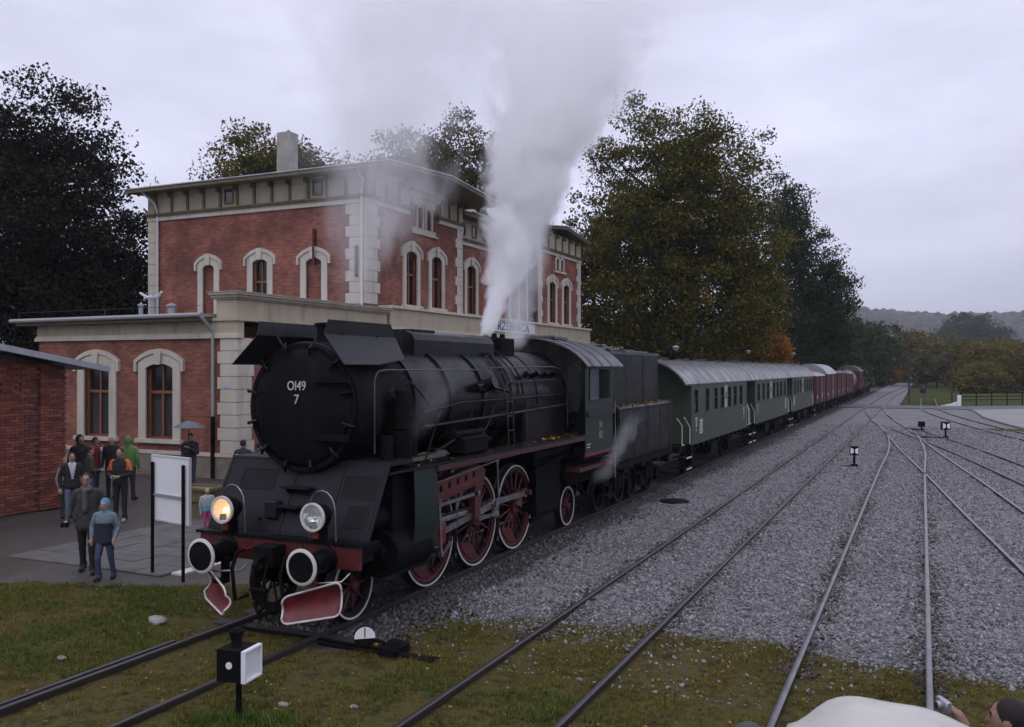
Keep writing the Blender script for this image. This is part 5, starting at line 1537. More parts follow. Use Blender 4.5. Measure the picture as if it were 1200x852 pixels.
for s in (-1, 1):
    mb = MB(); mb.lathe(P(s * .875, 27.15, 1.05), (0, 1, 0), [(0, .18), (.04, .15), (.4, .13), (.41, .2), (.45, .22), (.47, .2), (.475, 0)], 20); mb.build('buffer', M_SOOT, TE, smooth=35)
    mb = MB(); mb.box(*sorted((TX + s * 1.1, TX + s * 1.4)), 26.8, 27.1, .5, .54); mb.box(*sorted((TX + s * 1.3, TX + s * 1.32)), 26.85, 27.05, .5, 1.2); mb.build('step', M_SOOT, TE)

# ------------------------------------------------------------------ green coaches
M_CWIN = mat('coach_glass', (.02, .022, .022), rough=.08, spec=.6)
M_CEND = mat('coach_end_green', (.026, .042, .022), (.018, .03, .016), scale=2, rough=.5)
M_NOTICE = mat('notice', (.45, .45, .42), (.28, .28, .26), scale=18, rough=.6)


def make_coach(label, y0, y1, wins, boards):
    """y0..y1 = panelled body; open platforms at both ends"""
    c = thing('passenger_coach', (TX, (y0 + y1) / 2, 0), label, 'coach', 'green coaches behind the tender')
    hw = 1.4; zf, ze, zt = 1.18, 3.2, 3.98
    fnR = lambda a, b, k: P(hw + k, a, b)
    zw0, zw1 = 2.2, 2.98
    for s in (-1, 1):
        fn = (lambda a, b, k: P(hw + k, a, b)) if s > 0 else (lambda a, b, k: P(-hw - k, a, b))
        hol = [[(y - .26, zw0), (y + .26, zw0), (y + .26, zw1), (y - .26, zw1)] for y in wins]
        mb = MB(); mb.sheet([(y0, zf), (y1, zf), (y1, ze), (y0, ze)], hol, fn, 0)
        for h in hol:
            vs = [fn(a, b, 0) for a, b in h] + [fn(a, b, -.06) for a, b in h]; mb.add(vs, [(0, 1, 5, 4), (1, 2, 6, 5), (2, 3, 7, 6), (3, 0, 4, 7)])
        side = mb.build('side_wall', M_CGREEN, c)
        mb = MB(); mb.prism([(y0, 2.08), (y1, 2.08), (y1, 2.11), (y0, 2.11)], fn, 0, .014); mb.build('waist_strip', M_CEND, side)
        mb = MB(); mb.prism([(y0, 1.14), (y1, 1.14), (y1, 1.19), (y0, 1.19)], fn, -.02, .02); mb.build('sill_strip', M_CEND, side)
        n = 0
        for h in hol:
            y = (h[0][0] + h[1][0]) / 2
            w = MB(); w.ring(h, [(y - .30, zw0 - .04), (y + .30, zw0 - .04), (y + .30, zw1 + .04), (y - .30, zw1 + .04)], fn, -.03, .012, True); w = w.build('window', M_CEND, c, fix=True)
            mb = MB(); mb.prism(h, fn, -.055, -.04); mb.build('pane', M_CWIN, w)
            mb = MB(); mb.prism([(y - .26, 2.62), (y + .26, 2.62), (y + .26, 2.655), (y - .26, 2.655)], fn, -.04, -.015); mb.build('window_bar', M_CEND, w)
        for (y, z, w_, h_, kind) in boards:
            mb = MB(); mb.prism([(y - w_ / 2, z - h_ / 2), (y + w_ / 2, z - h_ / 2), (y + w_ / 2, z + h_ / 2), (y - w_ / 2, z + h_ / 2)], fn, 0, .012)
            bo = mb.build('notice_board' if kind == 'w' else 'destination_board', M_NOTICE, side)
            if kind == 'd':
                mb = MB(); mb.prism([(y - w_ * .3, z - h_ * .12), (y + w_ * .3, z - h_ * .12), (y + w_ * .3, z + h_ * .22), (y - w_ * .3, z + h_ * .22)], fn, .012, .016); mb.build('red_print', M_RED, side)
            else:
                mb = MB()
                for k in range(4): mb.prism([(y - w_ * .32, z - h_ * .35 + k * h_ * .2), (y + w_ * .3, z - h_ * .35 + k * h_ * .2), (y + w_ * .3, z - h_ * .31 + k * h_ * .2), (y - w_ * .32, z - h_ * .31 + k * h_ * .2)], fn, .012, .014)
                tag(mb.build('print', M_CEND, side), kind='stuff')
        for (y, h_) in ((y0 + .75, .0), (y1 - .75, .0)):
            mb = MB()
            for k, (w_, zz, hh) in enumerate(((.3, 1.98, .05), (.22, 1.9, .04), (.12, 1.72, .14), (.1, 1.58, .06))): mb.prism([(y - w_ / 2, zz), (y + w_ / 2, zz), (y + w_ / 2, zz + hh), (y - w_ / 2, zz + hh)], fn, 0, .006)
            tag(mb.build('stencil_marks', M_LET, side), kind='stuff')
    for s, y in ((-1, y0), (1, y1)):
        arc_ = roof_arc(hw, ze, zt - .03, 12)
        mb = MB(); fn = lambda a, b, k: P(a, y + s * k, b)
        mb.prism(([(-hw, zf), (hw, zf)] + arc_[::-1]), fn, -.04, 0); ew = mb.build('end_wall', M_CEND, c, fix=True)
        mb = MB(); mb.prism([(-.4, zf + .02), (.4, zf + .02), (.4, 3.1), (-.4, 3.1)], fn, .0, .03); dr = mb.build('door', M_CEND, c, fix=True)
        mb = MB(); mb.prism([(-.25, 2.3), (.25, 2.3), (.25, 2.95), (-.25, 2.95)], fn, .03, .036); mb.build('pane', M_CWIN, dr, fix=True)
        # end platform with railings
        mb = MB(); mb.box(TX - 1.25, TX + 1.25, *sorted((y, y + s * .95)), 1.08, 1.16); pf = mb.build('end_platform', M_SOOT, c)
        for sx in (-1, 1):
            mb = MB(); mb.tube([P(sx * 1.38, y + s * .08, 1.2), P(sx * 1.38, y + s * .08, 1.75), P(sx * 1.30, y + s * .55, 2.1)], .017, 6); mb.build('handrail', M_WHITE, pf, smooth=50)
            mb = MB(); mb.tube([P(sx * 1.30, y + s * .55, 1.2), P(sx * 1.32, y + s * .92, 1.2), P(sx * 1.32, y + s * .92, 1.85), P(sx * 1.22, y + s * 1.2, 2.1)], .017, 6); mb.build('railing', M_WHITE, pf, smooth=50)
            mb = MB(); mb.box(*sorted((TX + sx * .95, TX + sx * 1.45)), *sorted((y + s * .2, y + s * .85)), .78, .80); mb.box(*sorted((TX + sx * 1.0, TX + sx * 1.45)), *sorted((y + s * .2, y + s * .85)), .42, .44); mb.box(*sorted((TX + sx * 1.2, TX + sx * 1.22)), *sorted((y + s * .2, y + s * .24)), .42, 1.1); stp = mb.build('step', M_SOOT, pf)
            mb = MB(); mb.box(*sorted((TX + sx * 1.45, TX + sx * 1.47)), *sorted((y + s * .2, y + s * .85)), .77, .81); mb.box(*sorted((TX + sx * 1.45, TX + sx * 1.47)), *sorted((y + s * .2, y + s * .85)), .41, .45); mb.build('white_step_edge', M_WHITE, pf)
        for sx in (-1, 1):
            mb = MB(); mb.lathe(P(sx * .875, y + s * .95, 1.05), (0, s, 0), [(0, .14), (.25, .1), (.26, .19), (.3, .19), (.31, 0)], 16); mb.build('buffer', M_SOOT, c, smooth=35)
    ar = roof_arc(hw + .06, ze - .01, zt + .03, 16); ar2 = [(a * .985, b - .05) for a, b in ar]
    mb = MB(); mb.ring(ar2, ar, lambda a, b, k: P(a, k, b), y0 - .95, y1 + .95); roof = mb.build('roof', M_CROOF, c, smooth=40, fix=True)
    for k in range(7):
        y = y0 + (y1 - y0) * (k + .5) / 7
        mb = MB(); mb.cyl(P(-.35 if k % 2 else .3, y, zt - .04), P(-.35 if k % 2 else .3, y, zt + .1), .1, .13, 10); mb.build('roof_ventilator', M_CROOF, roof, smooth=40)
    for k in range(10):
        y = y0 + (y1 - y0) * k / 9
        mb = MB(); mb.tube([P(a, y, b + .003) for a, b in ar], .009, 4); mb.build('roof_seam', M_CROOF, roof)
    mb = MB(); mb.box(TX - 1.2, TX + 1.2, y0 - .9, y1 + .9, .95, 1.12)
    for k in range(12):
        y = y0 + .3 + (y1 - y0 - .6) * k / 11; mb.box(TX + 1.2, TX + 1.36, y - .1, y + .1, .98, 1.12)
    mb.build('underframe', M_SOOT, c)
    mb = MB(); mb.bbox(TX + .5, TX + 1.15, (y0 + y1) / 2 - .9, (y0 + y1) / 2 + .3, .45, .95, .03); mb.cyl(P(.4, (y0 + y1) / 2 + .6, .7), P(.4, (y0 + y1) / 2 + 1.7, .7), .18, n=14); mb.build('battery_box', M_SOOT, c)
    for y in (y0 + 1.9, y1 - 1.9):
        for s in (-1, 1): wheel(c, y, .46, s, 0, None, M_SOOT, ring=M_DSTEEL)
        for s in (-1, 1):
            mb = MB(); mb.box(*sorted((TX + s * .86, TX + s * 1.0)), y - .16, y + .16, .3, .98)
            mb.tube([P(s * .95, y - .75, .9), P(s * .95, y - .35, .74), P(s * .95, y, .68), P(s * .95, y + .35, .74), P(s * .95, y + .75, .9)], .05, 6); mb.build('axle_guard', M_SOOT, c)
    return c


make_coach('green coach with arched grey roof coupled straight to the tender', 29.6, 40.0, [30.3, 32.05, 33.5, 34.7, 36.1, 37.3, 38.6], [(31.05, 1.7, .42, .5, 'w'), (35.4, 2.62, .42, .85, 'd')])
make_coach('green coach with arched grey roof between two other green coaches', 42.1, 52.9, [43.1, 44.55, 45.9, 47.9, 49.2, 50.4, 51.9], [(52.2, 1.75, .42, .55, 'w'), (46.9, 2.62, .42, .85, 'd')])
make_coach('green coach with arched grey roof coupled to the red goods vans', 55.1, 66.0, [56.3, 57.7, 59.1, 61.4, 62.8, 64.0, 65.1], [(55.9, 1.75, .42, .5, 'w'), (60.2, 2.62, .42, .85, 'd')])


# ------------------------------------------------------------------ goods wagons
M_WROOF = mat('van_roof', (.30, .31, .32), (.22, .23, .24), scale=1.5, rough=.35, rough2=.5)
M_WROOFD = mat('van_roof_dull', (.13, .12, .12), (.09, .085, .085), scale=1.5, rough=.5)


def make_wagon(name, label, cat, y0, y1, ze, zt, m, mroof, planks=10, door=True, arcn=10, roof=True):
    w = thing(name, (TX, (y0 + y1) / 2, 0), label, cat, 'goods wagons at the end of the train')
    hw = 1.38; zf = 1.15
    mb = MB(); mb.box(TX - hw + .03, TX + hw - .03, y0 + .03, y1 - .03, zf, ze if roof else 1.25); mb.build('body', m, w)
    n = planks; h = (ze - zf) / n
    for s in (-1, 1):
        for k in range(n):
            mb = MB(); mb.box(*sorted((TX + s * (hw - .04), TX + s * hw)), y0, y1, zf + k * h + .008, zf + (k + 1) * h - .008); mb.build('plank', m, w)
        for k in range(6):
            y = y0 + .08 + (y1 - y0 - .16) * k / 5
            mb = MB(); mb.box(*sorted((TX + s * hw, TX + s * (hw + .05))), y - .05, y + .05, zf - .05, ze); mb.build('stanchion', m, w)
        if door:
            ym = (y0 + y1) / 2
            mb = MB(); mb.box(*sorted((TX + s * (hw + .02), TX + s * (hw + .08))), ym - .8, ym + .8, zf + .03, ze - .12); d = mb.build('sliding_door', m, w)
            mb = MB(); mb.box(*sorted((TX + s * (hw + .08), TX + s * (hw + .1))), ym + .25, ym + .6, 1.55, 1.85); mb.build('stencil_board', M_NOTICE, d)
        mb = MB(); mb.box(*sorted((TX + s * (hw + .055), TX + s * (hw + .062))), y0 + .35, y0 + .75, 1.5, 1.75); mb.build('stencil_marks', M_LET, w)
    for y, s in ((y0, -1), (y1, 1)):
        for k in range(8):
            x = -hw + (2 * hw) * k / 8
            mb = MB(); mb.box(TX + x + .01, TX + x + 2 * hw / 8 - .01, *sorted((y, y + s * .03)), zf, ze if not roof else ze + .0); mb.build('plank', m, w)
        for sx in (-1, 1):
            mb = MB(); mb.lathe(P(sx * .875, y, 1.05), (0, s, 0), [(0, .15), (.36, .1), (.37, .19), (.41, .19), (.42, 0)], 14); mb.build('buffer', M_SOOT, w, smooth=35)
    if roof:
        ar = roof_arc(hw + .05, ze, zt, arcn)
        mb = MB(); mb.prism(ar, lambda a, b, k: P(a, k, b), y0 - .06, y1 + .06); mb.build('roof', mroof, w, smooth=40, fix=True)
    mb = MB(); mb.box(TX - 1.2, TX + 1.2, y0, y1, .95, zf - .002); mb.build('underframe', M_SOOT, w)
    for y in (y0 + 1.5, y1 - 1.5):
        for s in (-1, 1): wheel(w, y, .46, s, 0, None, M_SOOT, ring=M_DSTEEL)
        for s in (-1, 1):
            mb = MB(); mb.box(*sorted((TX + s * .86, TX + s * 1.0)), y - .16, y + .16, .3, .98); mb.box(*sorted((TX + s * .9, TX + s * .98)), y - .6, y + .6, .7, .8); mb.build('axle_guard', M_SOOT, w)
    return w


make_wagon('goods_van', 'red goods van with flat grey roof behind the last green coach', 'wagon', 68.2, 75.0, 3.15, 3.5, M_WRED, M_WROOF)
make_wagon('goods_van', 'tall red goods van with bright arched roof', 'wagon', 76.2, 85.0, 3.25, 4.1, M_WRED, M_WROOF)
make_wagon('goods_van', 'long low red goods wagon with nearly flat dull roof', 'wagon', 86.6, 96.0, 3.3, 3.5, M_WRED, M_WROOFD)
make_wagon('open_wagon', 'red high sided open wagon before the tank wagon', 'wagon', 97.4, 106.5, 3.15, 3.4, M_WRED, M_WROOFD, roof=False, door=False)
tw_ = thing('tank_wagon', (TX, 112.5, 0), 'dark tank wagon with pale round end among the red wagons', 'wagon', 'goods wagons at the end of the train')
mb = MB(); mb.lathe(P(0, 108.2, 2.35), (0, 1, 0), [(0, .02), (.08, .6), (.25, 1.0), (.5, 1.15), (8.1, 1.15), (8.35, 1.0), (8.52, .6), (8.6, .02)], 28); mb.cyl(P(0, 112.5, 3.4), P(0, 112.5, 3.8), .4, n=16); mb.build('tank', mat('tank_grey', (.16, .16, .17), (.09, .08, .08), scale=1, rough=.4), tw_, smooth=40)
mb = MB(); mb.box(TX - 1.2, TX + 1.2, 107.9, 117.1, .95, 1.2); mb.build('underframe', M_SOOT, tw_)
for y in (109.5, 115.5):
    for s in (-1, 1): wheel(tw_, y, .46, s, 0, None, M_SOOT, ring=M_DSTEEL)
make_wagon('goods_van', 'dark red van with arched roof behind the tank wagon', 'wagon', 118.6, 129.5, 3.35, 4.15, M_WRED, M_WROOFD)
make_wagon('goods_van', 'dark red van with arched roof in front of the blue shunter', 'wagon', 131.0, 142.0, 3.35, 4.15, M_WRED, M_WROOFD)
dl = thing('diesel_locomotive', (TX, 149, 0), 'dark blue diesel locomotive at the tail of the train', 'locomotive')
M_BLUE = mat('diesel_blue', (.02, .03, .055), (.015, .022, .04), scale=2, rough=.5)
mb = MB(); mb.bbox(TX - 1.45, TX + 1.45, 143.6, 155.5, 1.2, 3.5, .1); mb.build('body', M_BLUE, dl)
mb = MB(); mb.prism(roof_arc(1.45, 3.49, 4.2, 10), lambda a, b, k: P(a, k, b), 143.6, 155.5); mb.build('roof', M_BLUE, dl, smooth=40, fix=True)
mb = MB(); mb.prism([(144.2, 2.5), (145.4, 2.5), (145.4, 3.3), (144.2, 3.3)], lambda a, b, c: P(1.45 + c, a, b), 0, .02); mb.build('cab_window', M_CWIN, dl)
mb = MB(); mb.box(TX - 1.3, TX + 1.3, 143.4, 155.7, .8, 1.19); mb.build('underframe', M_SOOT, dl)
for y in (145.5, 147.5, 151.5, 153.5):
    for s in (-1, 1): wheel(dl, y, .46, s, 0, None, M_SOOT, ring=M_DSTEEL)
# ------------------------------------------------------------------ trees
L_COPPER = leaf_mat('copper_leaves', [(.15, (.008, .009, .007)), (.45, (.016, .016, .011)), (.7, (.028, .020, .012)), (.9, (.024, .030, .013))], trans=.25)
L_OLIVE = leaf_mat('olive_leaves', [(.15, (.022, .038, .009)), (.40, (.048, .066, .014)), (.56, (.095, .092, .018)), (.75, (.20, .13, .022))], trans=.3)
L_AUTUMN = leaf_mat('autumn_leaves', [(.15, (.022, .030, .012)), (.4, (.045, .055, .016)), (.6, (.10, .075, .02)), (.8, (.16, .085, .02)), (.95, (.10, .04, .015))], trans=.35)
L_DARK = leaf_mat('dark_leaves', [(.15, (.013, .026, .011)), (.5, (.027, .048, .018)), (.85, (.052, .07, .024))], trans=.25)
L_ORANGE = leaf_mat('orange_leaves', [(.15, (.11, .045, .012)), (.45, (.24, .11, .02)), (.7, (.30, .16, .025)), (.9, (.14, .09, .02))], trans=.4)
L_YELLOW = leaf_mat('yellow_leaves', [(.15, (.05, .055, .015)), (.45, (.12, .105, .02)), (.75, (.20, .15, .025)), (.95, (.09, .06, .02))], trans=.4)
L_GREEN = leaf_mat('green_leaves', [(.15, (.02, .032, .014)), (.5, (.04, .06, .022)), (.85, (.075, .085, .03))], trans=.3)
L_RUST = leaf_mat('rusty_leaves', [(.15, (.06, .04, .014)), (.5, (.13, .085, .02)), (.85, (.11, .11, .025))], trans=.35)


def make_tree(name, label, x, y, z0, H, trunk_r, lobes, n_clump, per, leaf, m, seed, group=None, spread=.6, flat=.6, limbs=11, drop=0.0, trunk_top=.72):
    """lobes: ellipsoids (dx,dy,z,rx,ry,rz) forming the crown, z above ground; a trunk with limbs carries clumps of leaf-sized faces"""
    rg = np.random.default_rng(seed)
    t = thing(name, (x, y, z0), label, 'tree', group)
    vol = np.array([l[3] * l[4] * l[5] for l in lobes]); vol = vol / vol.sum()
    which = rg.choice(len(lobes), n_clump, p=vol)
    d = rg.normal(size=(n_clump, 3)); d /= np.linalg.norm(d, axis=1)[:, None]
    rad = rg.uniform(.0, 1, n_clump) ** .42
    bumps = 1 + .14 * np.sin(d[:, 0] * 5 + which) * np.sin(d[:, 2] * 6 + 2 * which) + rg.normal(0, .06, n_clump)
    lobes = [(l[0] * math.cos(YAW) - l[1] * math.sin(YAW), l[0] * math.sin(YAW) + l[1] * math.cos(YAW), *l[2:]) for l in lobes]
    Lb = np.array(lobes)[which]
    C = Lb[:, :3] + d * (rad * bumps)[:, None] * Lb[:, 3:]
    C = C[C[:, 2] > .06 * H]
    # trunk
    mb = MB(); top = H * trunk_top
    tp = [np.array((rg.normal(0, .012) * H * k / 8, rg.normal(0, .012) * H * k / 8, -.4 + (top + .4) * k / 8)) for k in range(9)]
    tp[0][:2] = 0
    mb.tube([Vector(p) + Vector((x, y, z0)) for p in tp], [trunk_r * (1.25 if k == 0 else 1) * (1 - .85 * k / 8) + .02 for k in range(9)], 9)
    nodes = [p for p in tp[2:]]; 
    far = np.argsort(-np.linalg.norm((C - C.mean(0)) / (C.std(0) + .01), axis=1))
    picks = rg.choice(far[:max(limbs * 3, 1)], min(limbs, len(far)), replace=False)
    for i in picks:
        e = C[i]
        zb = np.clip(e[2] - np.linalg.norm(e[:2]) * rg.uniform(.7, 1.1), .16 * H, top * .98)
        b0 = np.array([np.interp(zb, [p[2] for p in tp], [p[a] for p in tp]) for a in (0, 1)] + [zb])
        mid = b0 + (e - b0) * .5 + np.array([0, 0, -.06 * np.linalg.norm(e - b0)]) + rg.normal(0, .25, 3)
        q1 = b0 + (mid - b0) * .5 + rg.normal(0, .15, 3); q2 = mid + (e - mid) * .55 + rg.normal(0, .2, 3)
        r0 = trunk_r * .42 * (1 - .5 * zb / H)
        mb.tube([Vector(p) + Vector((x, y, z0)) for p in (b0, q1, mid, q2, e)], [r0, r0 * .75, r0 * .55, r0 * .35, .02], 6)
        nodes += [q1, mid, q2]
    Nn = np.array(nodes)
    for e in C[rg.permutation(len(C))[:min(len(C), 170)]]:
        k = np.argmin(np.linalg.norm(Nn - e, axis=1) + 1.5 * np.maximum(Nn[:, 2] - e[2], 0)); b0 = Nn[k]
        mid = (b0 + e) / 2 + rg.normal(0, .2, 3)
        mb.tube([Vector(p) + Vector((x, y, z0)) for p in (b0, mid, e)], [.05 + .02 * trunk_r, .032, .012], 4, cap=False)
    mb.build('trunk', M_BARK, t, smooth=60, origin=(x, y, z0))
    # leaves
    n = len(C) * per
    idx = np.repeat(np.arange(len(C)), per)
    sig = np.repeat(rg.uniform(.55, 1.25, len(C)) * spread, per)
    off = rg.normal(size=(n, 3)) * np.array([1, 1, flat])
    ln = np.linalg.norm(off, axis=1)[:, None]
    off = off / np.maximum(ln, .3) * np.minimum(ln, 1.9) * sig[:, None]
    off[:, 2] -= drop * (off[:, 0] ** 2 + off[:, 1] ** 2)
    ctr = C[idx] + off + np.array((x, y, z0))
    a = rg.normal(size=(n, 3)); a /= np.linalg.norm(a, axis=1)[:, None]
    up = np.array([0, 0, 1.0]) * .5 + rg.normal(size=(n, 3)) * .6
    b = np.cross(a, up); b /= np.linalg.norm(b, axis=1)[:, None] + 1e-6
    s = (leaf * rg.uniform(.6, 1.35, n))[:, None]
    V = np.stack([ctr - a * s * .62, ctr + b * s * .42, ctr + a * s * .62, ctr - b * s * .42], 1).reshape(-1, 3)
    F = np.arange(n * 4).reshape(-1, 4)
    np_mesh('crown', V, F, m, t, origin=(x, y, z0))
    return t


def at(u, D):
    """ground point at picture column u (of the 1200 wide photo) and depth D"""
    r = (u - 600) / 1050.; s, c = math.sin(YAW), math.cos(YAW)
    return D * (-s + r * c), D * (c + r * s)


GB = 'tall trees round the station'
# copper beech at the left
x, y = at(38, 46)
make_tree('copper_beech', 'huge dark copper beech towering behind the brick shed', x, y, -.1, 19.0, .6,
          [(0, 0, 9.8, 6.0, 6, 7.8), (.8, 0, 14.8, 3.4, 3.6, 3.6), (3.0, 1, 8.2, 3.6, 4, 5.2), (-4, 0, 12, 4, 4, 5.2)], 760, 130, .165, L_COPPER, 41, GB, spread=.75, flat=.45, drop=.15, limbs=18)
x, y = at(-120, 50)
make_tree('copper_beech', 'dark beech growing beside the copper beech, farther from the station', x, y, -.1, 21.5, .6, [(0, 0, 11, 6, 6, 9.5), (1.5, 0, 17, 4, 4, 4)], 330, 90, .23, L_COPPER, 42, GB, spread=.8, flat=.45, drop=.15)
# dark shrubs closing the gap under the beech
x, y = at(95, 56)
make_tree('dark_tree', 'low dark green tree between the copper beech and the station', x, y, -.1, 12, .3, [(0, 0, 6.2, 4.8, 4.5, 5.0)], 230, 80, .22, L_DARK, 43, GB, spread=.7)
# behind the station
x, y = at(318, 66)
make_tree('broadleaf_tree', 'green and brown tree crown rising behind the station chimney', x, y, -.1, 21, .45,
          [(0, 0, 15.4, 6.0, 5, 5.8), (-4.8, 0, 13.8, 3.4, 3, 4.2), (1.6, 0, 17.4, 3.4, 3, 3.4), (4.4, 0, 15.0, 3, 3, 4.2)], 520, 120, .19, L_OLIVE, 44, GB, spread=.65)
x, y = at(408, 74)
make_tree('broadleaf_tree', 'low reddish tree crown between the two crowns behind the station', x, y, -.1, 20, .4, [(0, 0, 14.5, 4.4, 4, 5.5)], 200, 80, .22, L_RUST, 45, GB, spread=.65)
x, y = at(532, 64)
make_tree('broadleaf_tree', 'loose autumn tree veiled by steam behind the station roof', x, y, -.1, 22.5, .42,
          [(-3.4, 0, 17.4, 3.0, 3, 3.6), (.2, 0, 17.4, 3.4, 3, 4.0), (3.4, 0, 15.0, 3.0, 3, 4.4), (-1, 0, 13.0, 5.2, 4, 4.2)], 400, 105, .18, L_AUTUMN, 46, GB, spread=.62)
# big maple beside the line
x, y = at(806, 68)
make_tree('maple_tree', 'great round crowned maple turning yellow behind the coaches', x, y, -.1, 25, .62,
          [(-2.2, 0, 17.3, 5.0, 5, 7.0), (1.6, 0, 16.6, 4.6, 5, 6.4), (4.0, 0, 12.6, 3.5, 4, 5.0), (-4.4, 0, 12, 3.2, 4, 6.2), (0, 0, 9.2, 6.2, 5, 5), (5.0, 0, 9, 2.6, 4, 4), (-4.8, 0, 6.8, 2.8, 3, 4)], 900, 140, .185, L_OLIVE, 47, GB, spread=.68, flat=.6, limbs=24)
x, y = at(697, 74)
make_tree('broadleaf_tree', 'slender tree with a bare dark trunk at the far end of the station', x, y, -.1, 19, .3, [(0, 0, 12, 2.6, 3, 6.0), (.6, 0, 6.0, 3.2, 3, 3.0)], 200, 85, .22, L_AUTUMN, 48, GB, spread=.62)
# dark tree to its right
x, y = at(941, 104)
make_tree('dark_tree', 'dark green tree leaning over the goods vans', x, y, -.1, 27, .5,
          [(-2.0, 0, 20.2, 3.0, 3.5, 6), (0, 0, 15, 4.0, 4, 6), (2.8, 0, 12, 3.4, 4, 4.5), (3.6, 0, 8.6, 3, 3, 3.4), (-2.2, 0, 9, 4.5, 4, 5.2)], 560, 100, .24, L_DARK, 49, GB, spread=.75, flat=.5, drop=.1, limbs=18)
x, y = at(897, 77)
make_tree('orange_bush', 'small orange and yellow autumn tree behind the second coach', x, y, -.1, 7.6, .16, [(0, 0, 4.8, 2.4, 2, 2.9)], 120, 90, .19, L_ORANGE, 50, GB, spread=.5)
for i, (u, D, H, rx, mm) in enumerate(((838, 92, 9, 4.2, L_AUTUMN), (760, 80, 8, 4.0, L_OLIVE), (862, 110, 10, 4.5, L_DARK), (985, 128, 10.5, 4.6, L_DARK), (1003, 150, 12.5, 5, L_GREEN), (1020, 185, 14, 5.4, L_DARK), (968, 118, 9.5, 4, L_GREEN))):
    x, y = at(u, D)
    make_tree('trackside_tree', ['yellowing tree in the row between the maple and the orange bush', 'olive tree in the shade under the great maple', 'dark tree behind the orange bush', 'dark tree close beside the tall goods van', 'green tree beside the red wagons near the bend', 'dark tree at the tail of the train', 'green tree under the leaning dark tree'][i],
              x, y, -.2, H, .25, [(0, 0, H * .56, rx, rx * .85, H * .44), (rx * .4, 0, H * .4, rx * .7, rx * .7, H * .3)], 170, 60, .28 + D * .0008, mm, 60 + i, 'trees along the line', spread=.75)
# autumn trees beyond the crossing
FAR = [(1048, 235, 10, 5.2, L_YELLOW, 'yellow green bush left of the gauge frame beyond the crossing'), (1036, 200, 6, 3.4, L_ORANGE, 'small orange bush by the bend of the line'),
       (1076, 205, 12.5, 5.6, L_RUST, 'rusty orange tree some way behind the gauge frame'), (1060, 260, 15.5, 6, L_GREEN, 'green tree behind the yellow bush at the bend'),
       (1098, 190, 9.5, 5.5, L_OLIVE, 'olive tree close behind the gauge frame'), (1112, 225, 12.5, 6.5, L_RUST, 'brown tree behind the olive tree at the gauge frame'),
       (1134, 165, 8.8, 4.8, L_OLIVE, 'dark olive tree behind the yard fence'), (1158, 160, 9.2, 5.2, L_YELLOW, 'yellow leaved tree behind the yard fence'),
       (1150, 150, 4.5, 3.4, L_YELLOW, 'low yellow bush at the yard fence'), (1190, 175, 8.5, 5.5, L_GREEN, 'green tree at the end of the yard fence'), (1205, 150, 6.5, 4.5, L_RUST, 'rusty bush at the end of the yard fence'),
       (1178, 210, 11, 6.0, L_RUST, 'brown tree behind the yellow leaved tree'), (1228, 165, 9, 5.5, L_OLIVE, 'olive tree past the end of the yard fence')]
for i, (u, D, H, rx, mm, lab) in enumerate(FAR):
    x, y = at(u, D)
    make_tree('autumn_tree', lab, x, y, -.2, H, .22, [(0, 0, H * .55, rx, rx * .9, H * .45), (-rx * .5, 0, H * .36, rx * .6, rx * .6, H * .3), (rx * .5, 0, H * .4, rx * .6, rx * .6, H * .33)], 150, 55, .30 + D * .001, mm, 80 + i, 'autumn trees beyond the crossing', spread=.8)
# tall blue green stand farther off
for i, (u, D, H, rx) in enumerate(((1108, 470, 25, 9), (1122, 480, 31, 9.5), (1138, 470, 33, 10), (1153, 480, 32, 9.5), (1167, 475, 28, 9), (1180, 500, 20, 9), (1090, 520, 19, 8))):
    x, y = at(u, D)
    make_tree('distant_tree', 'tall blue green tree of the stand below the wooded hill', x, y, -.2, H, .5, [(0, 0, H * .52, rx, rx, H * .48)], 190, 55, .85, L_DARK, 110 + i, 'stand of tall trees below the hill', spread=1.7)
# filler wood at the foot of the hill
rg = np.random.default_rng(77)


def blob_wood(name, label, cx, m, seed):
    ph = (1 + 5 ** .5) / 2
    iv = np.array([(-1, ph, 0), (1, ph, 0), (-1, -ph, 0), (1, -ph, 0), (0, -1, ph), (0, 1, ph), (0, -1, -ph), (0, 1, -ph), (ph, 0, -1), (ph, 0, 1), (-ph, 0, -1), (-ph, 0, 1)]) / 1.9
    jf = np.array([(0, 11, 5), (0, 5, 1), (0, 1, 7), (0, 7, 10), (0, 10, 11), (1, 5, 9), (5, 11, 4), (11, 10, 2), (10, 7, 6), (7, 1, 8), (3, 9, 4), (3, 4, 2), (3, 2, 6), (3, 6, 8), (3, 8, 9), (4, 9, 5), (2, 4, 11), (6, 2, 10), (8, 6, 7), (9, 8, 1)])
    rg = np.random.default_rng(seed)
    tv = np.stack([iv * rg.uniform(.75, 1.25, (12, 1)) for _ in range(16)])
    n = len(cx)
    s = rg.uniform(.7, 1.3, n)
    sc = np.stack([s, s, s * rg.uniform(.8, 1.2, n)], -1) * cx[:, 3:4]
    return scatter_np(name, tv, jf, cx[:, :3], sc, rg.uniform(0, 6.28, n), m, seed=seed, label=label, cat='forest')


# wooded hill: terrain and its canopy
def z_hill(X, Y):
    s, c = math.sin(YAW), math.cos(YAW)
    D = -X * s + Y * c; u = 600 + 1050 * (X * c + Y * s) / np.maximum(D, 1)
    prof = 84 + 10 * np.sin(u / 140. + .5) + 5 * np.sin(u / 47.)
    prof = prof * (1 - .0 * u)
    return -2 + prof * sstep(700, 1650, D) - 30 * sstep(1800, 2600, D)


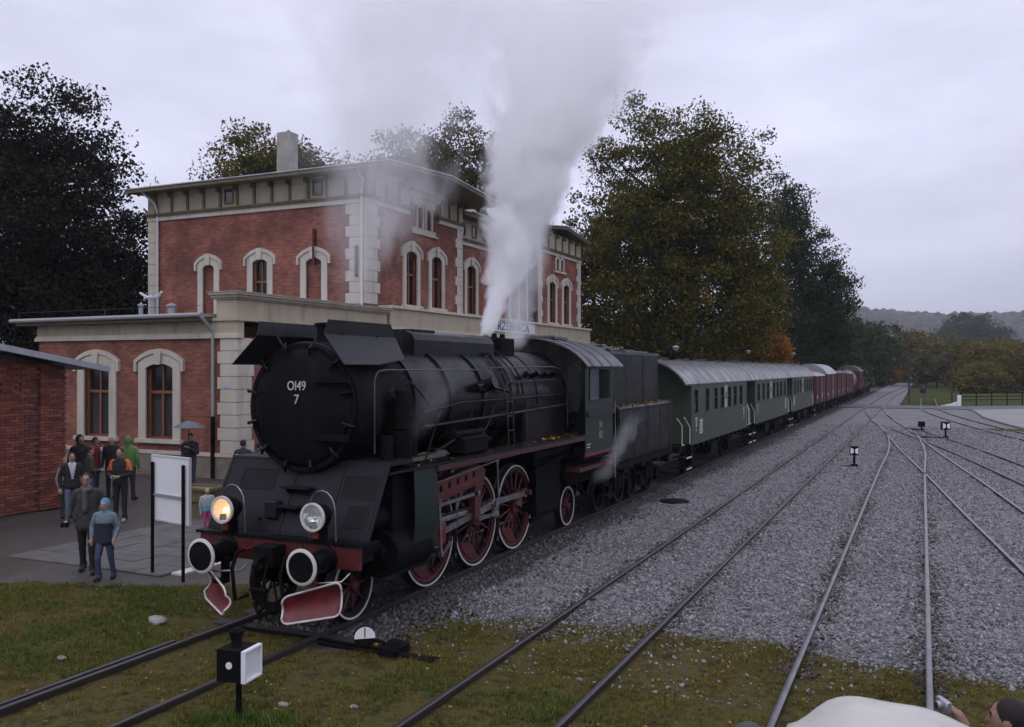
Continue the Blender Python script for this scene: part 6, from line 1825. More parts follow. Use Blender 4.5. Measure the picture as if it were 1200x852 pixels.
M_HILL = ground_mat('hill_soil', [(.3, (.03, .028, .016)), (.7, (.05, .042, .02))], .02, .9)
xs = []
height_sheet('hill', -700, 2200, 80, 560, 2900, 80, z_hill, M_HILL)
N = 10000
u = rg.uniform(930, 1330, N); D = 720 + 1150 * rg.random(N) ** .8
r_ = (u - 600) / 1050.; s_, c_ = math.sin(YAW), math.cos(YAW)
X, Y = D * (-s_ + r_ * c_), D * (c_ + r_ * s_)
Z = z_hill(X, Y) + rg.uniform(3, 8, N)
L_HILL = leaf_mat('hill_canopy', [(.25, (.012, .018, .010)), (.45, (.030, .030, .014)), (.6, (.055, .038, .015)), (.75, (.028, .034, .014)), (.95, (.016, .022, .012))], trans=.0, scale=.012, mixn=.5)
blob_wood('forest', 'autumn forest covering the distant hill', np.stack([X, Y, Z, rg.uniform(5.5, 10.5, N)], -1), L_HILL, 5)
N = 1500
u = rg.uniform(985, 1300, N); D = 300 + 350 * rg.random(N)
r_ = (u - 600) / 1050.
X, Y = D * (-s_ + r_ * c_), D * (c_ + r_ * s_)
blob_wood('hedgerow', 'low brownish scrub in the valley before the hill', np.stack([X, Y, rg.uniform(.5, 5, N), rg.uniform(2.0, 4.2, N)], -1), L_HILL, 6)
# ------------------------------------------------------------------ people
def cap_mesh(mb, a, b, ra, rb, n=12):
    """tapered capsule"""
    a, b = Vector(a), Vector(b)
    d = b - a; L_ = d.length
    d = d.normalized() if L_ > 1e-6 else Vector((0, 0, 1))
    prof = [(-ra, .001)] + [(-ra * math.cos(t), ra * math.sin(t)) for t in (.5, 1.0)] + [(0, ra), (L_, rb)] + [(L_ + rb * math.cos(t), rb * math.sin(t)) for t in (1.0, .5)] + [(L_ + rb, .001)]
    mb.lathe(a, d, prof, n)


def person_mats(**k):
    out = {}
    for key, c in k.items():
        nm = 'cloth_' + '_'.join('%02d' % int(v * 99) for v in c)
        out[key] = mat(nm, c, tuple(v * .72 for v in c), scale=14, rough=.85 if key != 'skin' else .55, bump=.25 if key != 'skin' else .02, bscale=30)
    return out


def make_person(label, x, y, face_u, h, cols, z=0.0, legs=None, arms=None, hood=False, hair=None, coat=0.0, girth=1.0, voxel=.012, skirt=False, head_tilt=(0, 0), extras=(), cap=False, lean=0.0, hand_det=False, paint=()):
    """built facing -Y at 1.75 m, then scaled, turned by face_u (degrees) and set down.
    cols: top, legs, skin, shoe, hair ...; legs: ((hipdy, kneedy, ankledy) left/right); arms: elbow and wrist points"""
    prim = []            # kind, a, b, ra, rb, material key   (ellipsoid: centre, radii)
    C = lambda a, b, ra, rb, k: prim.append(('c', Vector(a), Vector(b), ra, rb, k))
    S = lambda c, r, k: prim.append(('e', Vector(c), Vector(r), 0, 0, k))
    g = girth
    legs = legs or ((0, 0), (0, 0))
    gb = 'coat' if 'coat' in cols else 'top'
    # trunk
    ty = lean
    for i in range(15):
        zz = .96 + .46 * i / 14
        w = np.interp(zz, [.96, 1.08, 1.2, 1.32, 1.42], [.125, .12, .135, .15, .13]); dth = np.interp(zz, [.96, 1.08, 1.2, 1.32, 1.42], [.104, .106, .11, .112, .09])
        yy = -ty * (zz - .95)
        C((-w * .55 * g, yy, zz), (w * .55 * g, yy, zz), dth * g, dth * g, gb)
    C((-.155 * g, -ty * .5, 1.42), (.155 * g, -ty * .5, 1.42), .075, .075, gb)
    C((0, -ty * .52, 1.42), (0, -ty * .55 - .01, 1.52), .068, .058, 'skin')
    C((0, -ty * .5 + .01, 1.44), (0, -ty * .5 + .005, 1.485), .085, .075, gb)            # collar
    S((0, .0, .92), (.155 * g, .10 * g, .10), 'legs')
    if coat > 0:
        for k in range(9):
            zz = 1.06 - (coat + .09) * k / 8
            C((-.080 * g, 0, zz), (.080 * g, 0, zz), .110 * g + .0015 * k, .110 * g + .0015 * k, gb)
    # legs
    for s, (ky, ay) in zip((-1, 1), legs):
        hip = (s * .09, 0, .9); knee = (s * .10, ky, .49); ank = (s * .105, ay, .09)
        C(hip, knee, .095 * g, .066, 'legs'); C(knee, ank, .066, .05, 'legs'); C((ank[0], ank[1], .16), (ank[0], ank[1] + .005, .08), .062, .066, 'legs')
        C((ank[0], ank[1] + .03, .045), (ank[0] + s * .02, ank[1] - .15, .04), .045, .042, 'shoe')
    # arms
    arms = arms or (((-.27, .03, 1.14), (-.26, -.05, .89)), ((.27, .03, 1.14), (.26, -.05, .89)))
    for s, (el, wr) in zip((-1, 1), arms):
        sh = Vector((s * .185 * g, -ty * .5, 1.41)); el = Vector(el); wr = Vector(wr)
        C(sh, el, .066, .052, 'sleeve' if 'sleeve' in cols else gb); C(el, wr, .053, .040, 'sleeve' if 'sleeve' in cols else gb)
        d = (wr - el).normalized()
        C(wr, wr + d * .09, .033, .034, 'skin')
        side = d.cross(Vector((0, 0, 1))); side = side.normalized() if side.length > .1 else Vector((1, 0, 0))
        nrm = side.cross(d).normalized()
        fr = .0105 if voxel > .008 else .009
        for k, ln in enumerate((.062, .072, .068, .052)):
            b0 = wr + d * .105 + side * (.027 - .018 * k)
            m_ = b0 + d * ln * .55 - nrm * .008; e_ = m_ + d * ln * .35 - nrm * .026
            C(b0, m_, fr, fr, 'skin'); C(m_, e_, fr, fr * .9, 'skin')
        t0 = wr + d * .05 + side * .03
        C(t0, t0 + side * .028 + d * .035, .013, .011, 'skin'); C(t0 + side * .028 + d * .035, t0 + side * .026 + d * .062 - nrm * .01, .011, .010, 'skin')
    # head
    hx, hy = head_tilt
    hc = Vector((hx * .06, -ty * .6 - .015 - hy * .06, 1.635))
    S(hc, (.074, .092, .112), 'skin'); S(hc + Vector((0, -.028, -.055)), (.052, .058, .06), 'skin')
    C(hc + Vector((0, -.088, .012)), hc + Vector((0, -.100, -.022)), .011, .014, 'skin')
    for s in (-1, 1): S(hc + Vector((s * .076, .008, -.005)), (.013, .022, .032), 'skin' if hair != 'long' else 'hair')
    S(hc + Vector((0, -.092, -.062)), (.024, .012, .007), 'lips')
    for s in (-1, 1): S(hc + Vector((s * .03, -.082, .032)), (.02, .012, .006), 'hair' if 'hair' in cols else 'skin')
    if hood:
        S(hc + Vector((0, .048, .026)), (.108, .108, .142), 'hood' if 'hood' in cols else gb)
        C(hc + Vector((0, .045, -.08)), hc + Vector((0, .03, -.15)), .085, .09, 'hood' if 'hood' in cols else gb)
    elif cap:
        S(hc + Vector((0, .008, .055)), (.088, .105, .075), 'hat')
    elif hair:
        S(hc + Vector((0, .022, .03)), (.084, .092, .1), 'hair')
        if hair == 'long':
            for s in (-1, 1): C(hc + Vector((s * .062, .03, .0)), hc + Vector((s * .075, .035, -.17)), .045, .035, 'hair')
            C(hc + Vector((0, .06, 0)), hc + Vector((0, .065, -.18)), .07, .055, 'hair')
    for e in extras:
        (C if e[0] == 'c' else S)(*e[1:])
    # mesh of overlapping pieces -> one continuous surface
    mb = MB()
    for k, a, b, ra, rb, _ in prim:
        if k == 'c': cap_mesh(mb, a, b, ra, rb, 12)
        else: mb.sphere(a, 1.0, 16, 10, (b.x, b.y, b.z))
    me = bpy.data.meshes.new('tmp'); me.from_pydata([tuple(v) for v in mb.v], [], mb.f)
    import bmesh
    bm = bmesh.new(); bm.from_mesh(me); bmesh.ops.remove_doubles(bm, verts=bm.verts, dist=1e-5); bmesh.ops.recalc_face_normals(bm, faces=bm.faces); bm.to_mesh(me); bm.free()
    tmp = bpy.data.objects.new('tmp', me); col.objects.link(tmp)
    md = tmp.modifiers.new('r', 'REMESH'); md.mode = 'VOXEL'; md.voxel_size = voxel; md.use_smooth_shade = True
    ms = tmp.modifiers.new('s', 'SMOOTH'); ms.factor = .5; ms.iterations = 3 if not hand_det else 2
    dg = bpy.context.evaluated_depsgraph_get()
    me2 = bpy.data.meshes.new_from_object(tmp.evaluated_get(dg))
    bpy.data.objects.remove(tmp); bpy.data.meshes.remove(me)
    keys = list(dict.fromkeys(p[5] for p in prim))
    cm = person_mats(**{k: cols.get(k, cols.get('skin')) for k in keys if k != 'lips'}, **({'lips': (.22, .09, .07)} if 'lips' in keys else {}))
    for k in keys: me2.materials.append(cm[k])
    nv = len(me2.vertices); V = np.empty(nv * 3); me2.vertices.foreach_get('co', V); V = V.reshape(-1, 3)
    nf = len(me2.polygons); ctr = np.empty(nf * 3); me2.polygons.foreach_get('center', ctr); ctr = ctr.reshape(-1, 3)
    best = np.full(nf, 1e9); mi = np.zeros(nf, dtype=np.int32)
    for k, a, b, ra, rb, key in prim:
        A = np.array(a)
        if k == 'c':
            B = np.array(b); d = B - A; t = np.clip(((ctr - A) @ d) / max(d @ d, 1e-9), 0, 1)
            q = np.linalg.norm(ctr - (A + t[:, None] * d), axis=1) - (ra + (rb - ra) * t)
        else:
            rr_ = np.array(b); q = (np.linalg.norm((ctr - A) / rr_, axis=1) - 1) * rr_.min()
        w = q < best; best[w] = q[w]; mi[w] = keys.index(key)
    for cond, key in paint:
        if key not in keys:
            keys.append(key); me2.materials.append(person_mats(**{key: cols[key]})[key])
        msk = cond(ctr[:, 0], ctr[:, 1], ctr[:, 2]) & np.isin(mi, [keys.index(q_) for q_ in keys if q_ in ('top', 'coat', 'sleeve')])
        mi[msk] = keys.index(key)
    me2.polygons.foreach_set('material_index', mi)
    # cloth folds
    if voxel <= .02:
        nrm = np.empty(nv * 3); me2.vertices.foreach_get('normal', nrm); nrm = nrm.reshape(-1, 3)
        amp = .0022 * np.sin(V[:, 2] * 34 + 40 * V[:, 0] * np.sign(V[:, 0]) + 3 * np.sin(V[:, 1] * 25 + V[:, 2] * 9)) * (V[:, 2] < 1.4) * (V[:, 2] > .12)
        V = V + nrm * amp[:, None]; me2.vertices.foreach_set('co', V.ravel())
    me2.polygons.foreach_set('use_smooth', np.ones(nf, dtype=bool)); me2.update()
    k = h / 1.75
    root = thing('person', (x, y, z), label, 'person')
    bo = bpy.data.objects.new('body', me2); link(bo, (x, y, z), root)
    # eyes
    ey = MB()
    for s in (-1, 1): ey.sphere(hc + Vector((s * .030, -.083, .012)), .008, 8, 6, (1, .6, .7))
    eo = ey.build('eyes', mat('eye', (.02, .016, .014), rough=.2), None, smooth=60, origin=(0, 0, 0)); eo.parent = root; eo.location = (0, 0, 0)
    root.rotation_euler.z = math.radians(face_u); root.scale = (k, k, k)
    root['_hc'] = list(hc)
    del root['_hc']
    return root, hc


def pw(root_x, root_y, face, h, p, z=0.0):
    """a point of a person's own frame in the world"""
    a = math.radians(face); k = h / 1.75; p = Vector(p) * k
    return Vector((root_x + p.x * math.cos(a) - p.y * math.sin(a), root_y + p.x * math.sin(a) + p.y * math.cos(a), z + p.z))


def zg(x, y):
    return float(max(z_plaza(np.array(x), np.array(y)), z_verge(np.array(x), np.array(min(y, 15.9)))))


SK = (.36, .21, .16)
DK = (.012, .012, .014)
# walking man with glasses and scarf, camera in his lowered hand
AM = ((-.27, .0, 1.14), (-.30, -.16, .96)), ((.27, .05, 1.14), (.25, .02, .88))
px, py = -13.75, 11.55; pz = zg(px, py)
r1, hc = make_person('man in dark grey jacket, scarf and glasses walking beside the hooded boy', px, py, 40, 1.80, dict(top=(.035, .034, .034), coat=(.04, .038, .037), legs=(.014, .014, .017), skin=SK, shoe=DK, hair=(.03, .018, .013), scarf=(.085, .08, .075)), pz,
                     legs=((.10, .22), (-.16, -.10)), arms=AM, hair='short', coat=.13, girth=1.0, voxel=.0115, hand_det=True, head_tilt=(-.25, .1),
                     extras=(('c', (-.05, -.1, 1.47), (.05, -.1, 1.47), .04, .04, 'scarf'), ('c', (-.02, -.125, 1.45), (-.015, -.135, 1.12), .04, .045, 'scarf'), ('c', (.06, -.06, 1.5), (-.06, -.06, 1.5), .04, .04, 'scarf')))
gl = MB()
for s in (-1, 1):
    c0 = hc + Vector((s * .032, -.094, .010)); pts = [c0 + Vector((.023 * math.cos(a), 0, .017 * math.sin(a))) for a in [2 * pi * k / 12 for k in range(13)]]
    gl.tube(pts, .0025, 4); gl.tube([c0 + Vector((s * .023, 0, 0)), c0 + Vector((s * .046, .09, .0))], .0025, 4)
gl.tube([hc + Vector((-.01, -.096, .012)), hc + Vector((.01, -.096, .012))], .0025, 4)
o = gl.build('glasses', M_DSTEEL, None, origin=(0, 0, 0)); o.parent = r1; o.location = (0, 0, 0)


def hand_camera(label, p, size=.11, m=None, face=0):
    t = thing('camera', p, label, 'camera')
    mb = MB(); mb.bbox(-size / 2, size / 2, -.02, .02, 0, size * .62, .008); mb.cyl((.0, -.02, size * .3), (0, -.05, size * .3), size * .22, n=14)
    o = mb.build('camera_body', m or M_SOOT, None, smooth=40, origin=(0, 0, 0)); o.parent = t; o.location = (0, 0, 0)
    mb = MB(); mb.cyl((.0, -.05, size * .3), (0, -.052, size * .3), size * .18, n=14); o = mb.build('lens', M_GLASS, None, origin=(0, 0, 0)); o.parent = t; o.location = (0, 0, 0)
    t.rotation_euler.z = math.radians(face)
    return t


q = pw(px, py, 40, 1.8, (-.31, -.27, .86), pz)
hand_camera('black camera held low by the man in the dark grey jacket', q, .13, face=40)
# boy with hood
px, py = -13.02, 11.30; pz = zg(px, py)
make_person('boy in a light blue hood and grey blue anorak with navy front', px, py, 25, 1.40, dict(top=(.15, .21, .24), legs=(.045, .06, .12), skin=SK, shoe=DK, hood=(.09, .24, .36), navy=(.012, .016, .035), hair=(.04, .025, .02)), pz,
            legs=((-.13, -.06), (.07, .20)), arms=(((-.29, .02, 1.16), (-.26, -.07, .94)), ((.29, .04, 1.16), (.25, -.06, .94))), hood=True, coat=.10, girth=1.08, voxel=.0115, hand_det=True, head_tilt=(0, .25),
            paint=((lambda x, y, z: (z < 1.26) & (np.abs(x) < .19) & (y < .06) & (z > .7), 'navy'),))
# group on the platform
G = 'people gathered on the platform'
hold = (((-.27, -.02, 1.13), (-.10, -.24, 1.10)), ((.27, -.02, 1.13), (.10, -.24, 1.10)))


def folk(label, u, v, face, h, cols, **k):
    D = 1050 * 3.69 / (v - 432.); X, Y = at(u, D)
    zz = float(z_plaza(np.array(X), np.array(Y)))
    r, hc = make_person(label, X, Y, face, h, cols, zz, voxel=k.pop('voxel', .014), **k)
    return X, Y, zz


folk('woman with long dark hair in black cardigan over a white shirt', 84, 612, 60, 1.68, dict(top=(.5, .5, .52), coat=(.014, .013, .015), legs=(.10, .13, .19), skin=SK, shoe=DK, hair=(.014, .01, .009), shirt=(.5, .5, .54)), hair='long', coat=.05,
     legs=((-.05, -.1), (.06, .1)), paint=((lambda x, y, z: (np.abs(x) < .015 + (z - 1.1) * .2) & (y < -.04) & (z > 1.1), 'shirt'),))
X, Y, zz = folk('teenager in black tracksuit with orange shoulder stripes looking at a camera', 141, 610, 25, 1.78, dict(top=(.013, .013, .015), legs=(.012, .012, .014), skin=SK, shoe=(.35, .3, .22), hair=(.03, .02, .014), orange=(.55, .13, .035)), hair='short', arms=hold, head_tilt=(0, .4),
     paint=((lambda x, y, z: (np.abs(x) > .13) & (np.abs(x) < .3) & (z > 1.22) & (np.abs(y + .02) < .045), 'orange'),))
hand_camera('small silver camera held by the teenager with orange stripes', pw(X, Y, 25, 1.78, (.0, -.36, 1.07), zz), .11, mat('silver_camera', (.35, .35, .36), rough=.35, metal=.6), 25)
folk('person in a bright green hooded jacket seen from behind', 151, 586, 200, 1.78, dict(top=(.10, .20, .06), legs=(.02, .02, .024), skin=SK, shoe=DK), hood=True, girth=1.12, legs=((-.03, -.05), (.05, .06)))
folk('person in a dark hooded jacket nearest the brick shed', 94, 585, 70, 1.80, dict(top=(.012, .012, .014), legs=(.02, .02, .026), skin=SK, shoe=DK), hood=True, girth=1.08)
folk('person with brown hair in a dark red jacket', 112, 583, 120, 1.74, dict(top=(.16, .016, .022), legs=(.03, .035, .06), skin=SK, shoe=DK, hair=(.05, .025, .015)), hair='short', girth=1.08)
folk('bald man in a black jacket beside the green hooded jacket', 131, 583, 20, 1.76, dict(top=(.012, .012, .014), legs=(.014, .014, .016), skin=SK, shoe=DK), girth=1.08)
folk('person in a brown camouflage jacket and jeans turned away', 105, 600, 150, 1.70, dict(top=(.04, .036, .026), legs=(.06, .075, .12), skin=SK, shoe=DK, hair=(.012, .01, .009)), hair='short', girth=1.08, arms=hold)
folk('fair haired child in a beige jacket at the shed corner', 77, 607, 90, 1.50, dict(top=(.24, .2, .15), legs=(.03, .03, .04), skin=SK, shoe=DK, hair=(.25, .16, .1)), hair='short')
# man under the umbrella
X, Y, zz = folk('man in a dark jacket standing under a grey umbrella', 223, 574, 20, 1.74, dict(top=(.012, .013, .016), legs=(.03, .035, .05), skin=SK, shoe=DK, hair=(.03, .02, .015)), hair='short', girth=1.08,
     arms=(((-.26, .03, 1.14), (-.2, -.1, .92)), ((.25, -.06, 1.15), (.07, -.22, 1.30))))
um = thing('umbrella', (X, Y, zz + 1.3), 'grey umbrella held open by the man at the station wall', 'umbrella')
hp = pw(X, Y, 20, 1.74, (.055, -.30, 1.28), zz); tp = Vector((X + .05, Y - .1, zz + 2.12))
mb = MB(); mb.tube([hp + (hp - tp) * .12, hp, tp + Vector((0, 0, .05))], .011, 6); mb.build('shaft', M_DSTEEL, um)
M_UMB = mat('umbrella_cloth', (.10, .11, .125), (.075, .08, .09), scale=3, rough=.5)
mb = MB(); vs = [tp + Vector((0, 0, .02))]; n = 8
for rr_, zz_ in ((.25, -.06), (.48, -.20)):
    for k in range(n): a = 2 * pi * k / n; vs.append(tp + Vector((rr_ * math.cos(a), rr_ * math.sin(a), zz_)))
fs = [(0, 1 + k, 1 + (k + 1) % n) for k in range(n)] + [(1 + k, 1 + n + k, 1 + n + (k + 1) % n, 1 + (k + 1) % n) for k in range(n)]
mb.add(vs, fs); mb.build('canopy', M_UMB, um)
for k in range(n):
    a = 2 * pi * k / n; mb = MB(); mb.tube([tp + Vector((0, 0, -.0)), tp + Vector((.25 * math.cos(a), .25 * math.sin(a), -.075)), tp + Vector((.48 * math.cos(a), .48 * math.sin(a), -.21))], .005, 4); mb.build('rib', M_DSTEEL, um)
# two backs behind the buffer beam
folk('man in dark jacket with a pale stripe across the back', 285, 590, 190, 1.76, dict(top=(.014, .016, .022), legs=(.02, .02, .028), skin=SK, shoe=DK, hair=(.015, .012, .01), stripe=(.55, .57, .6)), hair='short', girth=1.1,
     paint=((lambda x, y, z: (np.abs(z - 1.33) < .035) & (y > .03) & (np.abs(x) < .2), 'stripe'),))
folk('person in a dark blue jacket beside the man with the pale stripe', 304, 590, 170, 1.70, dict(top=(.02, .026, .04), legs=(.02, .02, .03), skin=SK, shoe=DK, hair=(.02, .014, .01)), hair='short')
folk('small child in pink and turquoise clothes by the planter', 243, 626, 60, 1.02, dict(top=(.14, .36, .40), legs=(.42, .07, .22), skin=SK, shoe=DK, hair=(.4, .38, .36), coat=(.40, .42, .42)), hair='short', girth=1.15, paint=((lambda x, y, z: z < 1.12, 'top'),))
# far figure at the crossing
X, Y = at(1082, 104)
make_person('lone man in dark jacket and grey trousers standing beyond the crossing', X, Y, 10, 1.8, dict(top=(.012, .012, .014), legs=(.12, .13, .15), skin=SK, shoe=DK, hair=(.02, .016, .012)), -.1, hair='short', voxel=.03, girth=1.15, legs=((-.05, -.08), (.05, .1)))
# spectators close below the camera
X, Y = at(1184, 5.3)
zc = -.09
up = (((-.30, -.14, 1.24), (-.29, -.26, 1.43)), ((.27, .02, 1.14), (.24, -.06, .9)))
FA = 100
r, hc = make_person('dark haired man looking aside and holding up a video camera by the white tarpaulin', X, Y, -FA, 1.83, dict(top=(.05, .055, .06), legs=(.03, .03, .04), skin=(.30, .17, .12), shoe=DK, hair=(.012, .009, .008)), zc, hair='short', voxel=.0105, hand_det=True, arms=up)
q = pw(X, Y, -FA, 1.83, (-.29, -.39, 1.53), zc)
hand_camera('small silver video camera held up beside the white tarpaulin', q + Vector((0, 0, -.02)), .13, mat('silver_camera', (.35, .35, .36), rough=.35, metal=.6), -60)
X, Y = at(876, 5.2)
make_person('man in an olive green peaked cap standing near the tarpaulin', X, Y, 165, 1.72, dict(top=(.05, .06, .045), legs=(.03, .03, .04), skin=SK, shoe=DK, hat=(.05, .07, .06), hair=(.05, .04, .03)), zc, cap=True, hair='short', voxel=.0105,
            extras=(('e', (.0, -.15, 1.67), (.07, .085, .014), 'hat'),))
# ------------------------------------------------------------------ smaller things
# white board on two posts, seen from behind
def post_pt(u, v, z=0.0):
    D = 1050 * (3.7 - z) / (v - 432.); return at(u, D)


b0, b1 = Vector((*post_pt(181, 672), 0)), Vector((*post_pt(217, 681), 0))
ib = thing('notice_board', ((b0 + b1) / 2)[:], 'white information board on two dark posts seen from behind', 'sign')
d = (b1 - b0).normalized(); nrm = Vector((d.y, -d.x, 0))
if nrm.y > 0: nrm = -nrm
M_BOARD = mat('board_white', (.74, .74, .76), (.68, .68, .70), scale=2, rough=.5)
for p in (b0, b1):
    mb = MB(); q = p + nrm * .04; mb.cyl((q.x, q.y, -.2), (q.x, q.y, 2.02), .03, n=8); mb.build('post', M_SOOT, ib)
fn = lambda a, b, c: tuple(b0 + d * a + nrm * c + Vector((0, 0, b)))
L_ = (b1 - b0).length
mb = MB(); mb.prism([(-.06, 1.0), (L_ + .1, 1.0), (L_ + .1, 2.12), (-.06, 2.12)], fn, -.03, 0); mb.build('panel', M_BOARD, ib, fix=True)
mb = MB(); mb.ring([(-.06, 1.0), (L_ + .1, 1.0), (L_ + .1, 2.12), (-.06, 2.12)], [(-.09, .97), (L_ + .13, .97), (L_ + .13, 2.15), (-.09, 2.15)], fn, -.04, .01, True); mb.build('frame', M_PIPE, ib, fix=True)
mb = MB(); mb.prism([(.0, 1.42), (L_, 1.42), (L_, 1.46), (.0, 1.46)], fn, 0, .04); mb.build('cross_brace', M_ZINC, ib, fix=True)

# wooden planter beside the board
x, y = post_pt(236, 606)
pl = thing('planter_box', (x, y, 0), 'tan wooden planter trough on a pedestal beside the platform', 'planter')
M_TAN = mat('tan_wood', (.16, .12, .06), (.11, .08, .04), scale=7, rough=.75)
mb = MB(); pr = [(-.42, .42), (.42, .42), (.5, .72), (-.5, .72)]
mb.prism(pr, lambda a, b, c: (x + a, y + c, b), -.3, .3); tr = mb.build('trough', M_TAN, pl, fix=True)
mb = MB(); mb.ring([(-.45, -.27), (.45, -.27), (.45, .27), (-.45, .27)], [(-.53, -.35), (.53, -.35), (.53, .35), (-.53, .35)], lambda a, b, c: (x + a, y + b, c), .70, .77, True); mb.build('rim', M_TAN, pl, fix=True)
mb = MB(); mb.box(x - .32, x + .32, y - .25, y + .25, .0, .42); mb.build('pedestal', M_TAN, pl)
mb = MB(); mb.box(x - .44, x + .44, y - .26, y + .26, .6, .705); mb.build('soil', M_SOOT, pl)

# point lantern with square box near the camera
x, y = -6.74, 7.6; zl = z_verge(np.array(x), np.array(y))
pt_ = thing('point_lantern', (x, y, float(zl)), 'black box shaped point lantern with white side panel and white dot', 'signal')
rz = Matrix.Rotation(math.radians(8), 3, 'Z')
mb = MB(); mb.cyl((x, y, -.3), (x, y, .34), .032, n=10); mb.build('post', M_SOOT, pt_)
bx0, bx1 = x - .21, x + .16
c0 = Vector((x, y, .52))


def LB(a, b, c): return tuple(c0 + rz @ Vector((a, b, c)))


def lbox(mb, a0, a1, b0, b1, c0_, c1):
    vs = [LB(p, q, r_) for r_ in (c0_, c1) for q in (b0, b1) for p in (a0, a1)]
    mb.add(vs, [(0, 2, 3, 1), (4, 5, 7, 6), (0, 1, 5, 4), (2, 6, 7, 3), (0, 4, 6, 2), (1, 3, 7, 5)])


hw = .165
mb = MB(); lbox(mb, -hw, hw - .03, -hw, hw, -.17, .17); mb.build('lantern_box', M_SOOT, pt_)
mb = MB()
for (a, b, c, d_, e, f_) in ((hw - .03, hw + .02, -hw, -hw + .02, -.17, .17), (hw - .03, hw + .02, hw - .02, hw, -.17, .17), (hw - .03, hw + .02, -hw + .02, hw - .02, .15, .17), (hw - .03, hw + .02, -hw + .02, hw - .02, -.17, -.15)): lbox(mb, a, b, c, d_, e, f_)
mb.build('panel_frame', M_BOARD, pt_)
mb = MB(); lbox(mb, hw - .029, hw - .012, -hw + .02, hw - .02, -.15, .15); mb.build('white_panel', mat('milk_glass', (.62, .63, .66), rough=.35), pt_)
mb = MB(); mb.cyl(LB(-.01, -hw - .001, .01), LB(-.01, -hw - .008, .01), .038, n=20); mb.build('white_dot', M_BOARD, pt_)
mb = MB(); mb.lathe((x - .03, y, .69), (0, 0, 1), [(0, .06), (.03, .06), (.05, .055), (.13, .075), (.15, .08), (.17, .08), (.175, .05), (.19, .05), (.19, 0.0)], 18); mb.build('lantern_chimney', M_SOOT, pt_, smooth=40)
# point lever with the half white weight
x, y = -6.65, 9.95
lv = thing('point_lever', (x, y, -.1), 'round half white point lever weight with red line near the front wheel', 'lever')
ax = Vector((.62, -.78, 0))
mb = MB(); c = Vector((x - .05, y, .16))
mb.lathe(c - ax * .04, ax, [(0, .0), (0, .13), (.015, .145), (.065, .145), (.08, .13), (.08, 0)], 28); mb.build('weight', M_SOOT, lv, smooth=35)
side = Vector((ax.y, -ax.x, 0))
for name, m_, r_, cond, dd in (('white_half', M_BOARD, .138, 0, .083),):
    mb = MB(); pts = [c + ax * (dd - .04) + side * (r_ * math.cos(a)) + Vector((0, 0, r_ * math.sin(a))) for a in [-.1 + (pi + .2) * k / 16 for k in range(17)]]
    pts2 = [p - ax * .004 for p in pts]
    n = len(pts); mb.add(pts + pts2, [tuple(range(n)), tuple(range(2 * n - 1, n - 1, -1))] + [(i, n + i, n + (i + 1) % n, (i + 1) % n) for i in range(n)]); mb.build(name, m_, lv, fix=True)
mb = MB(); p0 = c + ax * .044; vs = [p0 + side * a + Vector((0, 0, b)) for a, b in ((-.008, 0), (.008, 0), (.008, .13), (-.008, .13))]; vs += [p + ax * .003 for p in vs]
mb.add(vs, [(0, 1, 2, 3), (7, 6, 5, 4), (0, 4, 5, 1), (1, 5, 6, 2), (2, 6, 7, 3), (3, 7, 4, 0)]); mb.build('red_line', M_RED, lv, fix=True)
mb = MB(); mb.tube([c, c + Vector((.22, .1, -.07)), c + Vector((.36, .2, -.2))], .022, 8); mb.tube([c + Vector((.36, .2, -.1)), c + Vector((.5, .1, -.25))], .03, 8); mb.build('lever_arm', M_SOOT, lv, smooth=50)
mb = MB(); mb.bbox(x + .12, x + .42, y + .02, y + .4, -.16, .06, .03); mb.cyl((x + .25, y + .2, .03), (x + .45, y - .05, .1), .07, n=12); mb.box(x - .9, x + .9, y + .12, y + .3, -.2, -.07); mb.build('lever_frame', M_SOOT, lv)
mb = MB(); mb.tube([(x + .25, y + .2, -.05), (-7.6, y + .25, -.05), (-9.0, y + .25, -.06)], .025, 6); mb.build('throw_rod', M_SOOT, lv)


# white faced point indicators down the yard
def indicator(label, x, y, zb, h, s, face, low=False):
    t = thing('point_indicator', (x, y, zb), label, 'signal', 'point indicators in the yard')
    rz = Matrix.Rotation(math.radians(face), 3, 'Z'); c0 = Vector((x, y, zb))
    B = lambda a, b, c: tuple(c0 + rz @ Vector((a, b, c)))

    def lb(mb, a0, a1, b0, b1, z0, z1):
        vs = [B(p, q, r_) for r_ in (z0, z1) for q in (b0, b1) for p in (a0, a1)]
        mb.add(vs, [(0, 2, 3, 1), (4, 5, 7, 6), (0, 1, 5, 4), (2, 6, 7, 3), (0, 4, 6, 2), (1, 3, 7, 5)])
    mb = MB(); mb.cyl(B(0, 0, -.2), B(0, 0, h - s), .045, n=10); mb.build('post', M_SOOT, t)
    mb = MB(); lb(mb, -.12, .12, -.1, .1, -.1, .12); lb(mb, -.5, .1, .05, .12, -.05, .05); mb.build('foot_gear', M_SOOT, t)
    mb = MB(); lb(mb, -s / 2, s / 2, -s / 2, s / 2, h - s, h); mb.build('lantern_box', M_SOOT, t)
    f = -s / 2 - .006
    if not low:
        for a0, a1 in ((-s * .42, -s * .08), (s * .08, s * .42)):
            mb = MB(); mid = (a0 + a1) / 2; o_ = a0 if a0 < 0 else a1; i_ = a1 if a0 < 0 else a0
            pts = [(o_, h - s * .88), (i_, h - s * .72), (i_, h - s * .3), (o_, h - s * .12)]
            mb.prism(pts, lambda a, b, c: B(a, f + c, b), 0, .008); mb.build('white_arrow_half', M_BOARD, t, fix=True)
        mb = MB(); mb.prism([(s * -.38, h - s * .85), (s * .38, h - s * .85), (s * .38, h - s * .15), (s * -.38, h - s * .15)], lambda a, b, c: B(s / 2 + c, a, b), 0, .008); mb.build('side_panel', M_BOARD, t, fix=True)
    return t


